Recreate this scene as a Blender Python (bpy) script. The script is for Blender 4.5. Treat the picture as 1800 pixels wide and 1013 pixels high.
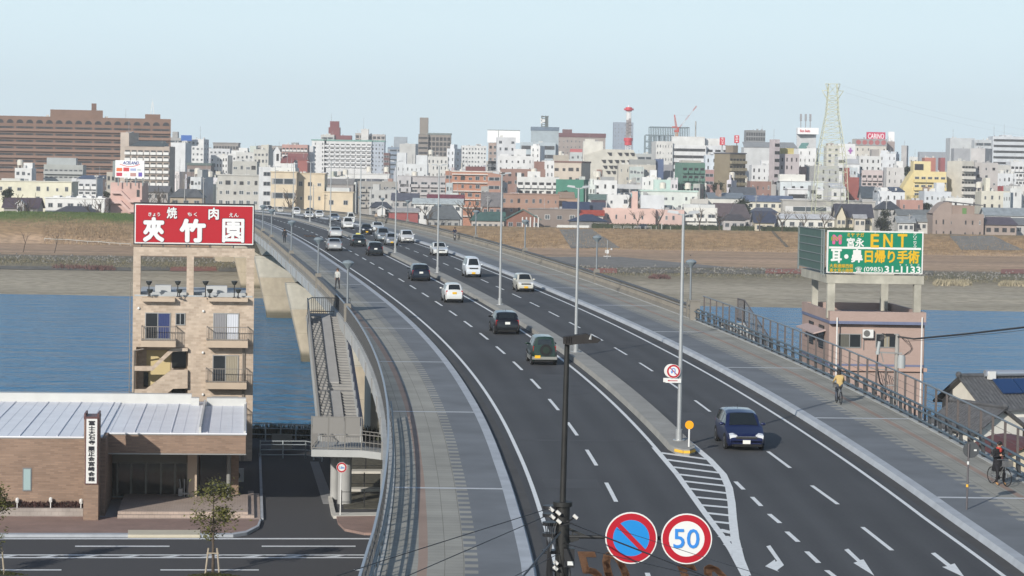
import bpy, bmesh, math, random
from mathutils import Vector, Matrix
R = math.radians
random.seed(7)
for o in list(bpy.data.objects): bpy.data.objects.remove(o)
S = bpy.context.scene
C = S.collection
# --- camera
F, CX, CY, ROLL, YH, ZC = 4400.0, 900.0, 506.5, R(1.0), 310.0, 19.8
PITCH = math.atan((CY - YH) / F)
cP, sP, cR, sR = math.cos(PITCH), math.sin(PITCH), math.cos(ROLL), math.sin(ROLL)
cd = bpy.data.cameras.new('camera'); cam = bpy.data.objects.new('camera', cd); C.objects.link(cam)
cd.sensor_width = 36; cd.lens = 36 * F / 1800; cd.clip_start = 1; cd.clip_end = 20000
_r, _u, _f = Vector((1, 0, 0)), Vector((0, sP, cP)), Vector((0, cP, -sP))
ax, ay, az = _r * cR + _u * sR, _u * cR - _r * sR, -_f
cam.matrix_world = Matrix(((ax.x, ay.x, az.x, 0), (ax.y, ay.y, az.y, 0), (ax.z, ay.z, az.z, ZC), (0, 0, 0, 1)))
S.camera = cam
S.render.resolution_x, S.render.resolution_y = 1024, 576
# --- sky, sun, exposure
SUN_EL, SUN_AZ = 23.0, 207.0          # azimuth clockwise from +Y: behind the camera, to the left
w = bpy.data.worlds.new('World'); S.world = w; w.use_nodes = True
nt = w.node_tree; bg = nt.nodes['Background']
sky = nt.nodes.new('ShaderNodeTexSky'); sky.sky_type = 'NISHITA'; sky.sun_disc = False
sky.sun_elevation = R(SUN_EL); sky.sun_rotation = R(SUN_AZ)
sky.altitude = 0; sky.air_density = 1.0; sky.dust_density = 0.8; sky.ozone_density = 1.6
nt.links.new(sky.outputs[0], bg.inputs[0]); bg.inputs[1].default_value = 0.10
# the pale milky band of air above the horizon, thinning out upwards
bg2 = nt.nodes.new('ShaderNodeBackground'); bg2.inputs[1].default_value = 1.0
wtc = nt.nodes.new('ShaderNodeTexCoord'); wsp = nt.nodes.new('ShaderNodeSeparateXYZ'); nt.links.new(wtc.outputs['Generated'], wsp.inputs[0])
wcr = nt.nodes.new('ShaderNodeValToRGB'); e = wcr.color_ramp.elements
e[0].position = 0.0; e[0].color = (.58, .70, .76, 1); e[1].position = 0.5; e[1].color = (.26, .42, .62, 1)
q = e.new(0.06); q.color = (.60, .745, .81, 1)
nt.links.new(wsp.outputs[2], wcr.inputs[0]); nt.links.new(wcr.outputs[0], bg2.inputs[0])
wmr = nt.nodes.new('ShaderNodeMapRange'); wmr.inputs[1].default_value = 0.05; wmr.inputs[2].default_value = 0.5
nt.links.new(wsp.outputs[2], wmr.inputs[0])
wmx = nt.nodes.new('ShaderNodeMixShader'); nt.links.new(wmr.outputs[0], wmx.inputs[0]); nt.links.new(bg2.outputs[0], wmx.inputs[1]); nt.links.new(bg.outputs[0], wmx.inputs[2])
nt.links.new(wmx.outputs[0], nt.nodes['World Output'].inputs['Surface'])
sl = bpy.data.lights.new('sun', 'SUN'); sl.energy = 3.8; sl.angle = R(0.53); sl.color = (1.0, 0.945, 0.86)
so = bpy.data.objects.new('sun', sl); C.objects.link(so)
sdir = Vector((math.sin(R(SUN_AZ)) * math.cos(R(SUN_EL)), math.cos(R(SUN_AZ)) * math.cos(R(SUN_EL)), math.sin(R(SUN_EL))))
so.rotation_euler = sdir.to_track_quat('Z', 'Y').to_euler(); so.location = sdir * 300
S.view_settings.view_transform = 'Standard'; S.view_settings.look = 'None'
S.view_settings.exposure = 0.35; S.view_settings.gamma = 1.0
S.render.engine = 'CYCLES'
S.cycles.max_bounces = 5; S.cycles.volume_bounces = 0; S.cycles.transparent_max_bounces = 8
S.cycles.use_denoising = True
# --- measuring: photo pixel -> place in the world
def ray(x, y):
 u, v = x - CX, CY - y
 a, b = u * cR - v * sR, u * sR + v * cR
 return Vector((a, F * cP + b * sP, -F * sP + b * cP))
def G(x, y, z=0.0):
 r = ray(x, y); t = (z - ZC) / r.z
 return Vector((r.x * t, r.y * t, z))
def at(x, y, Y):
 r = ray(x, y); t = Y / r.y
 return Vector((r.x * t, Y, ZC + r.z * t))
def lerp(tab, x):
 if x <= tab[0][0]: return tab[0][1]
 for (a, b), (c, d) in zip(tab, tab[1:]):
  if x <= c: return b + (d - b) * (x - a) / (c - a)
 return tab[-1][1]
def proj(p):
 Z = p[2] - ZC
 d = p[1] * cP - Z * sP; v = (p[1] * sP + Z * cP) * F / d; u = p[0] * F / d
 return CX + u * cR + v * sR, CY + u * sR - v * cR
# --- materials
MATS = {}
def mat(name, col, rough=0.75, metal=0.0, var=0.0, scale=1.0, bump=0.0, bscale=20.0, spec=0.4, coat=0.0, alpha=1.0):
 if name in MATS: return MATS[name]
 m = bpy.data.materials.new(name); m.use_nodes = True; t = m.node_tree; b = t.nodes['Principled BSDF']
 b.inputs['Base Color'].default_value = (*col, 1); b.inputs['Roughness'].default_value = rough
 b.inputs['Metallic'].default_value = metal; b.inputs['Specular IOR Level'].default_value = spec
 b.inputs['Coat Weight'].default_value = coat; b.inputs['Alpha'].default_value = alpha
 if coat: b.inputs['Coat Roughness'].default_value = 0.06
 if var > 0 or bump > 0:
  tc = t.nodes.new('ShaderNodeTexCoord')
 if var > 0:
  n = t.nodes.new('ShaderNodeTexNoise'); n.inputs['Scale'].default_value = scale; n.inputs['Detail'].default_value = 6
  n.inputs['Roughness'].default_value = 0.62
  t.links.new(tc.outputs['Object'], n.inputs['Vector'])
  cr = t.nodes.new('ShaderNodeValToRGB'); e = cr.color_ramp.elements
  e[0].position, e[1].position = 0.3, 0.7
  e[0].color = (*[max(0, c * (1 - var)) for c in col], 1); e[1].color = (*[min(1, c * (1 + var)) for c in col], 1)
  t.links.new(n.outputs['Fac'], cr.inputs[0]); t.links.new(cr.outputs[0], b.inputs['Base Color'])
 if bump > 0:
  n2 = t.nodes.new('ShaderNodeTexNoise'); n2.inputs['Scale'].default_value = bscale; n2.inputs['Detail'].default_value = 4
  t.links.new(tc.outputs['Object'], n2.inputs['Vector'])
  bp = t.nodes.new('ShaderNodeBump'); bp.inputs['Strength'].default_value = bump; bp.inputs['Distance'].default_value = 0.05
  t.links.new(n2.outputs['Fac'], bp.inputs['Height']); t.links.new(bp.outputs[0], b.inputs['Normal'])
 MATS[name] = m; return m
def brickmat(name, c1, c2, mortar, bw, bh, rough=0.8, msize=0.012, var=0.25, vscale=0.6, axis='XZ'):
 """tiles of bw x bh metres laid on a wall (both wall directions) or floor"""
 if name in MATS: return MATS[name]
 m = bpy.data.materials.new(name); m.use_nodes = True; t = m.node_tree; b = t.nodes['Principled BSDF']
 b.inputs['Roughness'].default_value = rough; b.inputs['Specular IOR Level'].default_value = 0.3
 tc = t.nodes.new('ShaderNodeTexCoord'); sp = t.nodes.new('ShaderNodeSeparateXYZ'); cb = t.nodes.new('ShaderNodeCombineXYZ')
 t.links.new(tc.outputs['Object'], sp.inputs[0])
 if axis == 'XZ':
  ad = t.nodes.new('ShaderNodeMath'); ad.operation = 'ADD'
  t.links.new(sp.outputs[0], ad.inputs[0]); t.links.new(sp.outputs[1], ad.inputs[1])
  t.links.new(ad.outputs[0], cb.inputs[0]); t.links.new(sp.outputs[2], cb.inputs[1])
 else:
  t.links.new(sp.outputs[0], cb.inputs[0]); t.links.new(sp.outputs[1], cb.inputs[1])
 br = t.nodes.new('ShaderNodeTexBrick'); br.inputs['Scale'].default_value = 1.0
 br.inputs['Brick Width'].default_value = bw; br.inputs['Row Height'].default_value = bh; br.inputs['Mortar Size'].default_value = msize
 br.inputs['Color1'].default_value = (*c1, 1); br.inputs['Color2'].default_value = (*c2, 1); br.inputs['Mortar'].default_value = (*mortar, 1)
 t.links.new(cb.outputs[0], br.inputs['Vector'])
 n = t.nodes.new('ShaderNodeTexNoise'); n.inputs['Scale'].default_value = vscale; n.inputs['Detail'].default_value = 5
 t.links.new(tc.outputs['Object'], n.inputs['Vector'])
 mr = t.nodes.new('ShaderNodeMapRange'); mr.inputs[3].default_value = 1 - var; mr.inputs[4].default_value = 1 + var
 mr.inputs[1].default_value = 0.3; mr.inputs[2].default_value = 0.7
 t.links.new(n.outputs['Fac'], mr.inputs[0])
 mx = t.nodes.new('ShaderNodeVectorMath'); mx.operation = 'SCALE'
 t.links.new(br.outputs['Color'], mx.inputs[0]); t.links.new(mr.outputs[0], mx.inputs['Scale'])
 t.links.new(mx.outputs[0], b.inputs['Base Color'])
 MATS[name] = m; return m
# --- mesh building
class MB:
 def __init__(s): s.v = []; s.f = []; s.m = []; s.uv = []
 def add(s, vs, fs, mi=0, T=None):
  n = len(s.v)
  s.v += [tuple(T @ Vector(p)) if T else tuple(p) for p in vs]
  s.f += [tuple(i + n for i in f) for f in fs]; s.m += [mi] * len(fs); return s
 def box(s, x0, y0, z0, x1, y1, z1, mi=0, T=None):
  return s.add([(x0, y0, z0), (x1, y0, z0), (x1, y1, z0), (x0, y1, z0), (x0, y0, z1), (x1, y0, z1), (x1, y1, z1), (x0, y1, z1)],
                     [(0, 3, 2, 1), (4, 5, 6, 7), (0, 1, 5, 4), (1, 2, 6, 5), (2, 3, 7, 6), (3, 0, 4, 7)], mi, T)
 def quad(s, a, b, c, d, mi=0): return s.add([a, b, c, d], [(0, 1, 2, 3)], mi)
 def cyl(s, p0, p1, r0, r1=None, n=10, mi=0, caps=True):
  r1 = r0 if r1 is None else r1
  p0, p1 = Vector(p0), Vector(p1); d = (p1 - p0)
  if d.length < 1e-6: return s
  q = d.to_track_quat('Z', 'Y').to_matrix()
  vs = []
  for p, r in ((p0, r0), (p1, r1)):
   for i in range(n):
    a = 2 * math.pi * i / n; vs.append(p + q @ Vector((r * math.cos(a), r * math.sin(a), 0)))
  fs = [(i, (i + 1) % n, n + (i + 1) % n, n + i) for i in range(n)]
  if caps: fs += [tuple(range(n - 1, -1, -1)), tuple(range(n, 2 * n))]
  return s.add(vs, fs, mi)
 def tube(s, pts, r, n=6, mi=0):
  for a, b in zip(pts, pts[1:]): s.cyl(a, b, r, r, n, mi)
  return s
 def bar(s, p0, p1, wx, wz, mi=0):
  """square bar from p0 to p1"""
  p0, p1 = Vector(p0), Vector(p1); d = p1 - p0
  u = Vector((0, 0, 1)) if abs(d.normalized().z) < 0.95 else Vector((0, 1, 0))
  a = d.cross(u).normalized() * wx / 2; b = a.cross(d).normalized() * wz / 2
  vs = [p0 - a - b, p0 + a - b, p0 + a + b, p0 - a + b, p1 - a - b, p1 + a - b, p1 + a + b, p1 - a + b]
  return s.add(vs, [(0, 3, 2, 1), (4, 5, 6, 7), (0, 1, 5, 4), (1, 2, 6, 5), (2, 3, 7, 6), (3, 0, 4, 7)], mi)
 def lathe(s, prof, c=(0, 0, 0), n=16, mi=0, T=None):
  vs = []; k = len(prof)
  for i in range(n):
   a = 2 * math.pi * i / n
   for r, z in prof: vs.append((c[0] + r * math.cos(a), c[1] + r * math.sin(a), c[2] + z))
  fs = []
  for i in range(n):
   j = (i + 1) % n
   for q in range(k - 1): fs.append((i * k + q, j * k + q, j * k + q + 1, i * k + q + 1))
  return s.add(vs, fs, mi, T)
 def ext(s, poly, vec, mi=0):
  """solid: polygon (3d points) pushed along vec"""
  n = len(poly); vec = Vector(vec); p = [Vector(q) for q in poly]
  return s.add(p + [q + vec for q in p], [tuple(range(n - 1, -1, -1)), tuple(range(n, 2 * n))] + [(i, (i + 1) % n, n + (i + 1) % n, n + i) for i in range(n)], mi)
 def ball(s, c, r, n=10, mi=0, sz=1.0):
  k = n // 2; return s.lathe([(r * math.sin(math.pi * i / k), -r * sz * math.cos(math.pi * i / k)) for i in range(k + 1)], c, n, mi)
 def mesh(s, name, mats, smooth=False):
  me = bpy.data.meshes.new(name); me.from_pydata(s.v, [], s.f); me.update()
  for m in (mats if isinstance(mats, (list, tuple)) else [mats]): me.materials.append(m)
  if len(me.materials) > 1: me.polygons.foreach_set('material_index', s.m)
  bm = bmesh.new(); bm.from_mesh(me); bmesh.ops.recalc_face_normals(bm, faces=bm.faces); bm.to_mesh(me); bm.free()
  if smooth:
   me.polygons.foreach_set('use_smooth', [True] * len(me.polygons))
   if smooth is not True: me.set_sharp_from_angle(angle=R(smooth))
  return me
 def build(s, name, mats, parent=None, smooth=False, loc=None):
  o = bpy.data.objects.new(name, s.mesh(name, mats, smooth)); C.objects.link(o)
  if parent: o.parent = parent
  if loc is not None: o.location = loc
  return o
def tag(o, label=None, cat=None, group=None, kind=None):
 if label: o['label'] = label
 if cat: o['category'] = cat
 if group: o['group'] = group
 if kind: o['kind'] = kind
 return o
def thing(name, label, cat, loc=(0, 0, 0), rz=0.0, group=None):
 o = bpy.data.objects.new(name, None); C.objects.link(o); o.location = loc; o.rotation_euler = (0, 0, rz)
 o.empty_display_size = 0.3
 return tag(o, label, cat, group)
def inst(me, name, parent, loc, scale=(1, 1, 1), rz=0.0):
 o = bpy.data.objects.new(name, me); C.objects.link(o); o.parent = parent; o.location = loc; o.scale = scale; o.rotation_euler = (0, 0, rz); return o
def struct(o): o['kind'] = 'structure'; return o
_dg = None
def text_mb(txt, x0, z0, x1, z1, y=0.0, th=0.02, bold=0.0, fit=True):
 """lettering standing in the XZ plane, stretched into the box x0..x1, z0..z1, thickness th towards -Y"""
 cu = bpy.data.curves.new('lettering', 'FONT'); cu.body = txt; cu.size = 1; cu.offset = 0; cu.extrude = 0.01; cu.resolution_u = 3
 cu.space_line = 1.0
 o = bpy.data.objects.new('lettering', cu); C.objects.link(o)
 dg = bpy.context.evaluated_depsgraph_get(); me = bpy.data.meshes.new_from_object(o.evaluated_get(dg))
 vs = [tuple(v.co) for v in me.vertices]; fs = [tuple(p.vertices) for p in me.polygons]
 bpy.data.objects.remove(o); bpy.data.curves.remove(cu); bpy.data.meshes.remove(me)
 m = MB()
 if not vs: return m
 ax0, ax1 = min(v[0] for v in vs), max(v[0] for v in vs); ay0, ay1 = min(v[1] for v in vs), max(v[1] for v in vs)
 fx = (x1 - x0) / max(1e-6, ax1 - ax0); fz = (z1 - z0) / max(1e-6, ay1 - ay0)
 b = bold * (z1 - z0)             # heavier strokes: overlapping copies shifted round a small circle
 x0, x1, z0, z1 = x0 + b, x1 - b, z0 + b, z1 - b; fx = (x1 - x0) / max(1e-6, ax1 - ax0); fz = (z1 - z0) / max(1e-6, ay1 - ay0)
 for k in range(8 if b > 0 else 1):
  dx, dz, dy = (b * math.cos(k * math.pi / 4), b * math.sin(k * math.pi / 4), k * .0015) if b > 0 else (0, 0, 0)
  m.add([(x0 + dx + (v[0] - ax0) * fx, y - (th + dy if v[2] > 0 else 0), z0 + dz + (v[1] - ay0) * fz) for v in vs], fs)
 return m
# --- the ground, the river and its banks
def sstep(a, b, x): t = min(1, max(0, (x - a) / (b - a))); return t * t * (3 - 2 * t)
LEFTB = [(455, -4.2), (461, -3.45), (500, -3.0), (548, -2.5), (572, -2.0), (586, -1.0), (592, -0.9), (640, -0.85), (684, -0.8), (705, 7.2), (713, 7.2), (734, 0), (760, 0)]
RIGHTB = [(455, -4.2), (461, -3.45), (500, -3.0), (548, -2.6), (574, -2.1), (588, -1.1), (594, -1.0), (660, -1.0), (735, -1.0), (751, 4.55), (760, 4.55), (775, 0), (780, 0)]
def terrain(x, y):
 near = 187 if x < -8 else 199
 if y <= near: return 0.0
 if y <= near + 6: return -4.4 * (y - near) / 6
 if y < 455: return -4.4
 k = sstep(-95, -45, x)
 z = lerp(LEFTB, y) * (1 - k) + lerp(RIGHTB, y) * k
 if 470 < y < 600: z += 0.22 * math.sin(x * 0.045 + y * 0.02) * math.sin(y * 0.11 + x * 0.013) * (1 if y < 575 else 0.3)
 # the shallow inlet on the right
 if x > 95 and 505 < y < 540: z -= 1.3 * sstep(95, 125, x) * (1 - abs(y - 522) / 18)
 return z
xs = [-4000, -1500, -600, -400, -300] + [-250 + 10 * i for i in range(70)] + [470, 600, 900, 1800, 4000]
ys = [-60, 60, 150, 187, 193, 199, 205, 300, 455, 461] + [470 + 7 * i for i in range(16)] + [586, 588, 592, 594, 620, 640, 660, 672, 684, 690, 697, 705, 713, 720, 727, 735, 743, 751, 760, 767, 775, 800, 1000, 1600, 3000, 6000, 12000]
m = MB(); nx = len(xs)
m.v = [(x, y, terrain(x, y)) for y in ys for x in xs]
m.f = [(j * nx + i, j * nx + i + 1, (j + 1) * nx + i + 1, (j + 1) * nx + i) for j in range(len(ys) - 1) for i in range(nx - 1)]
m.m = [0] * len(m.f)
gm = bpy.data.materials.new('riverside_ground'); gm.use_nodes = True; t = gm.node_tree; b = t.nodes['Principled BSDF']
b.inputs['Roughness'].default_value = 0.95; b.inputs['Specular IOR Level'].default_value = 0.1
tc = t.nodes.new('ShaderNodeTexCoord'); sp = t.nodes.new('ShaderNodeSeparateXYZ'); t.links.new(tc.outputs['Object'], sp.inputs[0])
def noise(scale, det=5, sx=1, sy=1):
 mp = t.nodes.new('ShaderNodeMapping'); mp.inputs['Scale'].default_value = (sx, sy, 1)
 n = t.nodes.new('ShaderNodeTexNoise'); n.inputs['Scale'].default_value = scale; n.inputs['Detail'].default_value = det
 t.links.new(tc.outputs['Object'], mp.inputs[0]); t.links.new(mp.outputs[0], n.inputs['Vector']); return n
def math_(op, a, b_):
 n = t.nodes.new('ShaderNodeMath'); n.operation = op
 for k, q in enumerate((a, b_)):
  if isinstance(q, (int, float)): n.inputs[k].default_value = q
  else: t.links.new(q, n.inputs[k])
 return n.outputs[0]
def maprange(v, a, b_, c=0, d=1, smooth=True):
 n = t.nodes.new('ShaderNodeMapRange'); n.inputs[1].default_value = a; n.inputs[2].default_value = b_; n.inputs[3].default_value = c; n.inputs[4].default_value = d
 n.interpolation_type = 'SMOOTHSTEP' if smooth else 'LINEAR'; t.links.new(v, n.inputs[0]); return n.outputs[0]
def mix(f, a, b_, mode='MIX'):
 n = t.nodes.new('ShaderNodeMix'); n.data_type = 'RGBA'; n.blend_type = mode
 if isinstance(f, float): n.inputs[0].default_value = f
 else: t.links.new(f, n.inputs[0])
 for k, q in ((6, a), (7, b_)):
  if isinstance(q, tuple): n.inputs[k].default_value = (*q, 1)
  else: t.links.new(q, n.inputs[k])
 return n.outputs[2]
yn = math_('ADD', sp.outputs[1], math_('MULTIPLY', math_('SUBTRACT', noise(0.02, 6, 1, 2).outputs[0], 0.5), 18.0))
# the levee on the left stands nearer: compare distances after shifting that side back
kx = maprange(sp.outputs[0], -95, -45, 0, 1)
ysh = math_('ADD', yn, math_('MULTIPLY', math_('SUBTRACT', 1.0, kx), 46.0))
BANDS = [(430, (.36, .32, .245)), (520, (.40, .35, .265)), (545, (.34, .295, .22)), (562, (.25, .215, .15)), (580, (.15, .14, .09)), (592, (.17, .15, .115)), (603, (.40, .275, .18)), (650, (.46, .315, .21)), (672, (.30, .21, .145)), (676, (.44, .30, .20)), (694, (.40, .27, .175)), (727, (.42, .285, .185)), (733, (.46, .32, .21)), (737, (.29, .195, .11)), (749, (.31, .205, .115)), (753, (.26, .20, .115))]
cr = t.nodes.new('ShaderNodeValToRGB'); e = cr.color_ramp.elements
lo, hi = 420.0, 780.0
while len(e) < len(BANDS): e.new(0.5)
for k, (yy, c) in enumerate(BANDS): e[k].position = (yy - lo) / (hi - lo); e[k].color = (*c, 1)
# near the water the bank distances are not shifted
yuse = mix(maprange(sp.outputs[1], 596, 636, 0, 1), yn, ysh)
t.links.new(maprange(yuse, lo, hi, 0, 1, False), cr.inputs[0])
col = cr.outputs[0]
patch = maprange(noise(0.05, 7, 0.35, 1.4).outputs[0], 0.42, 0.68)
col = mix(math_('MULTIPLY', patch, 0.35), col, (.15, .125, .08))
fine = maprange(noise(0.8, 6, 0.6, 1.0).outputs[0], 0.3, 0.7, 0.75, 1.22)
sc = t.nodes.new('ShaderNodeVectorMath'); sc.operation = 'SCALE'; t.links.new(col, sc.inputs[0]); t.links.new(fine, sc.inputs['Scale']); col = sc.outputs[0]
# fresh green on the crest of the left levee
grn = math_('MULTIPLY', math_('MULTIPLY', maprange(sp.outputs[1], 697, 702, 0, 1), maprange(sp.outputs[1], 716, 722, 1, 0)), math_('SUBTRACT', 1.0, kx))
grn = math_('MULTIPLY', grn, maprange(noise(0.06, 5, 0.5, 1).outputs[0], 0.38, 0.62, 0.25, 1))
col = mix(grn, col, (.075, .125, .03))
# town ground beyond the levee, asphalt on this side
col = mix(maprange(sp.outputs[1], 762, 778, 0, 1), col, (.13, .125, .12))
col = mix(maprange(sp.outputs[1], 186, 188, 1, 0), col, (.075, .075, .078))
t.links.new(col, b.inputs['Base Color'])
g = m.build('ground', gm, smooth=True); struct(g)
# water of the river
wm = bpy.data.materials.new('river_water'); wm.use_nodes = True; t = wm.node_tree; b = t.nodes['Principled BSDF']
b.inputs['Base Color'].default_value = (.016, .145, .295, 1); b.inputs['Specular IOR Level'].default_value = 0.10; b.inputs['Roughness'].default_value = 0.18; b.inputs['IOR'].default_value = 1.33
tc = t.nodes.new('ShaderNodeTexCoord')
n1 = noise(1.0, 6, 0.7, 1.0); n2 = noise(0.16, 5, 0.6, 1.3)
hh = math_('ADD', math_('MULTIPLY', n1.outputs[0], 0.5), math_('MULTIPLY', n2.outputs[0], 1.3))
bp = t.nodes.new('ShaderNodeBump'); bp.inputs['Strength'].default_value = 1.0; bp.inputs['Distance'].default_value = 1.8
t.links.new(hh, bp.inputs['Height']); t.links.new(bp.outputs[0], b.inputs['Normal'])
WZ = -3.5
m = MB(); m.quad((-1500, 186, WZ), (1500, 186, WZ), (1500, 600, WZ), (-1500, 600, WZ))
struct(m.build('water', wm))
# --- the road: its line, offsets from the left edge of the median
PROF = [(20, 6.2), (40, 6.74), (76, 7.7), (112, 8.66), (147, 9.58), (184, 10.4), (226, 11.0), (290, 11.4), (361, 11.2), (430, 10.5), (500, 9.6), (560, 8.9), (640, 8.4)]
def zd(Y): return sum(lerp(PROF, (Y + d) / 1.257) for d in (-16, -8, 0, 8, 16)) / 5
PC = [-3.62858691e-11, 3.30560810e-08, -9.69155345e-06, 6.11919269e-04, 1.00945411e-02, 6.51129055]
TAIL = [(230, -7.57), (240, -9.02), (260, -11.89), (280, -14.70), (340, -23.2), (400, -32.0), (451, -39.6), (520, -50.6), (600, -64.5), (680, -79.5), (760, -95.5)]
def mx(Y):
 if Y < 78: return 7.53 + (78 - Y) * 0.008
 if Y <= 280:
  r = 0.0
  for c in PC: r = r * Y + c
  return r
 return sum(lerp(TAIL, Y + d) for d in (-20, -10, 0, 10, 20)) / 5
def tang(Y):
 d = (mx(Y + 4) - mx(Y - 4)) / 8; return Vector((d, 1, 0)).normalized()
def off(Y, o, dz=0.0):
 tn = tang(Y); nrm = Vector((tn.y, -tn.x, 0))
 return Vector((mx(Y) + nrm.x * o, Y + nrm.y * o, zd(Y) + dz))
def head(Y): tn = tang(Y); return math.atan2(-tn.x, tn.y)      # rotation about z of the road's direction
def roadpix(x, y):
 """point of the road surface seen at this pixel"""
 r = ray(x, y); f = lambda Y: ZC + r.z / r.y * Y - zd(Y)
 a = 30.0
 while a < 745 and f(a + 2) > 0: a += 2
 lo, hi = a, a + 2
 for _ in range(30):
  mm = (lo + hi) / 2
  if f(mm) > 0: lo = mm
  else: hi = mm
 return Vector((r.x / r.y * lo, lo, zd(lo)))
def onroad(p):
 """distance along and offset of a point"""
 Y = p.y
 for _ in range(8):
  q = off(Y, 0); tn = tang(Y); Y += (p - q).dot(tn) * 0.9
 q = off(Y, 0); tn = tang(Y); return Y, (p - q).dot(Vector((tn.y, -tn.x, 0)))
Y0, Y1 = 40, 745
def stations(a, b, st=3.0): n = max(1, int(round((b - a) / st))); return [a + (b - a) * i / n for i in range(n + 1)]
fn = lambda q, Y: q(Y) if callable(q) else q
def strip(m, o1, o2, dz, a=Y0, b=Y1, st=3.0, mi=0, dz2=None):
 ss = stations(a, b, st); vs = []
 for Y in ss: vs += [off(Y, fn(o1, Y), dz), off(Y, fn(o2, Y), dz if dz2 is None else dz2)]
 return m.add(vs, [(2 * i, 2 * i + 1, 2 * i + 3, 2 * i + 2) for i in range(len(ss) - 1)], mi)
def beam(m, prof, a, b, st=4.0, mi=0, caps=True):
 """sweep a closed profile [(offset, dz)] along the road"""
 ss = stations(a, b, st); k = len(prof); vs = []
 for Y in ss: vs += [off(Y, fn(o, Y), fn(z, Y)) for o, z in prof]
 fs = [(i * k + q, i * k + (q + 1) % k, (i + 1) * k + (q + 1) % k, (i + 1) * k + q) for i in range(len(ss) - 1) for q in range(k)]
 if caps: fs += [tuple(range(k)), tuple(range(len(vs) - k, len(vs)))[::-1]]
 return m.add(vs, fs, mi)
LK = lambda Y: lerp([(40, -6.2), (78, -6.58), (91, -6.78), (103, -6.9), (130, -6.98)], Y)
LW = lambda Y: lerp([(40, -5.6), (80, -5.94), (91, -6.06), (110, -6.15)], Y)
RK = lambda Y: lerp([(40, 9.6), (80, 9.05), (90, 8.78), (110, 8.58), (140, 8.42), (200, 8.15), (300, 8.0)], Y)
RW = lambda Y: lerp([(40, 8.9), (79, 8.3), (90, 7.96), (110, 7.72), (125, 7.58), (160, 7.4), (300, 7.25)], Y)
LR, RR = -11.5, 13.6
def roadmat(name, col):
 """asphalt with paler worn wheel tracks, darker oil lines and blotches that follow the lanes (UV: offset, distance)"""
 m = bpy.data.materials.new(name); m.use_nodes = True; t = m.node_tree; b = t.nodes['Principled BSDF']; L = t.links
 b.inputs['Roughness'].default_value = 0.85; b.inputs['Specular IOR Level'].default_value = 0.25
 uv = t.nodes.new('ShaderNodeUVMap'); s = t.nodes.new('ShaderNodeSeparateXYZ'); L.new(uv.outputs[0], s.inputs[0])
 def M(op, a, c=0.0):
  n = t.nodes.new('ShaderNodeMath'); n.operation = op
  for k, q in enumerate((a, c)):
   if isinstance(q, (int, float)): n.inputs[k].default_value = q
   else: L.new(q, n.inputs[k])
  return n.outputs[0]
 def N(scale, sx, sy, det=6):
  mp = t.nodes.new('ShaderNodeMapping'); mp.inputs['Scale'].default_value = (sx, sy, 1); n = t.nodes.new('ShaderNodeTexNoise'); n.inputs['Scale'].default_value = scale; n.inputs['Detail'].default_value = det
  L.new(uv.outputs[0], mp.inputs[0]); L.new(mp.outputs[0], n.inputs['Vector']); return n.outputs[0]
 wave = M('COSINE', M('MULTIPLY', M('ADD', s.outputs[0], 3.1), 2 * math.pi / 1.55))        # wheel tracks twice per lane
 tr = M('MULTIPLY', wave, -0.075)
 f = M('ADD', M('ADD', 1.0, tr), M('MULTIPLY', M('SUBTRACT', N(1.0, .9, .05), .5), .5))
 f = M('ADD', f, M('MULTIPLY', M('SUBTRACT', N(.12, 1, 1), .5), .5)); f = M('ADD', f, M('MULTIPLY', M('SUBTRACT', N(9.0, 1, 1, 3), .5), .34))
 sc = t.nodes.new('ShaderNodeVectorMath'); sc.operation = 'SCALE'; sc.inputs[0].default_value = col; L.new(f, sc.inputs['Scale']); L.new(sc.outputs[0], b.inputs['Base Color']); return m
asphalt = roadmat('asphalt', (.064, .066, .070))
# streaks along the wheel tracks
rd = MB(); ss = stations(Y0, Y1, 3); uvs = []
for Y in ss:
 for j in range(9): o_ = LK(Y) + .002 + (RK(Y) - LK(Y) - .004) * j / 8; rd.v.append(tuple(off(Y, o_))); uvs.append((o_, Y))
rd.f = [(i * 9 + j, i * 9 + j + 1, (i + 1) * 9 + j + 1, (i + 1) * 9 + j) for i in range(len(ss) - 1) for j in range(8)]; rd.m = [0] * len(rd.f)
rd = rd.build('road', asphalt); ul = rd.data.uv_layers.new(name='UVMap')
for lp in rd.data.loops: ul.data[lp.index].uv = uvs[lp.vertex_index]
struct(rd)
# seams and patches in the asphalt
patchm = mat('asphalt_patch', (.056, .057, .060), 0.8, var=0.15, scale=0.5)
pm = MB()
for a, b, o1, o2 in ((111.5, 111.9, -6, 0.2), (138, 138.3, 1.8, 7.4), (151, 151.25, 1.8, 8.2), (171, 171.4, -6.4, 0.3), (97, 99.5, -5.6, -3.4), (195.8, 196.3, -6.9, 8.2), (310, 310.4, -6.9, 8), (402, 402.5, -6.9, 8), (118, 123, 2.2, 4.0), (131, 141, -2.6, -.6), (160, 163, 4.9, 6.6), (205, 205.4, -6.4, .3), (190, 190.4, 1.8, 8)):
 strip(pm, o1, o2, 0.004, a, b, 2)
struct(pm.build('road_patches', patchm))
white = mat('road_paint', (.66, .68, .68), 0.7, var=0.10, scale=6.0)
wm_ = MB()
strip(wm_, lambda Y: LW(Y) - .08, lambda Y: LW(Y) + .08, 0.008, 40, 700)
strip(wm_, lambda Y: RW(Y) - .08, lambda Y: RW(Y) + .08, 0.008, 40, 700)
strip(wm_, -.08, .09, 0.008, 76.5, 700)
strip(wm_, 1.74, 1.88, 0.008, 109, 700)
struct(wm_.build('road_edge_lines', white))
dm = MB()
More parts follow.
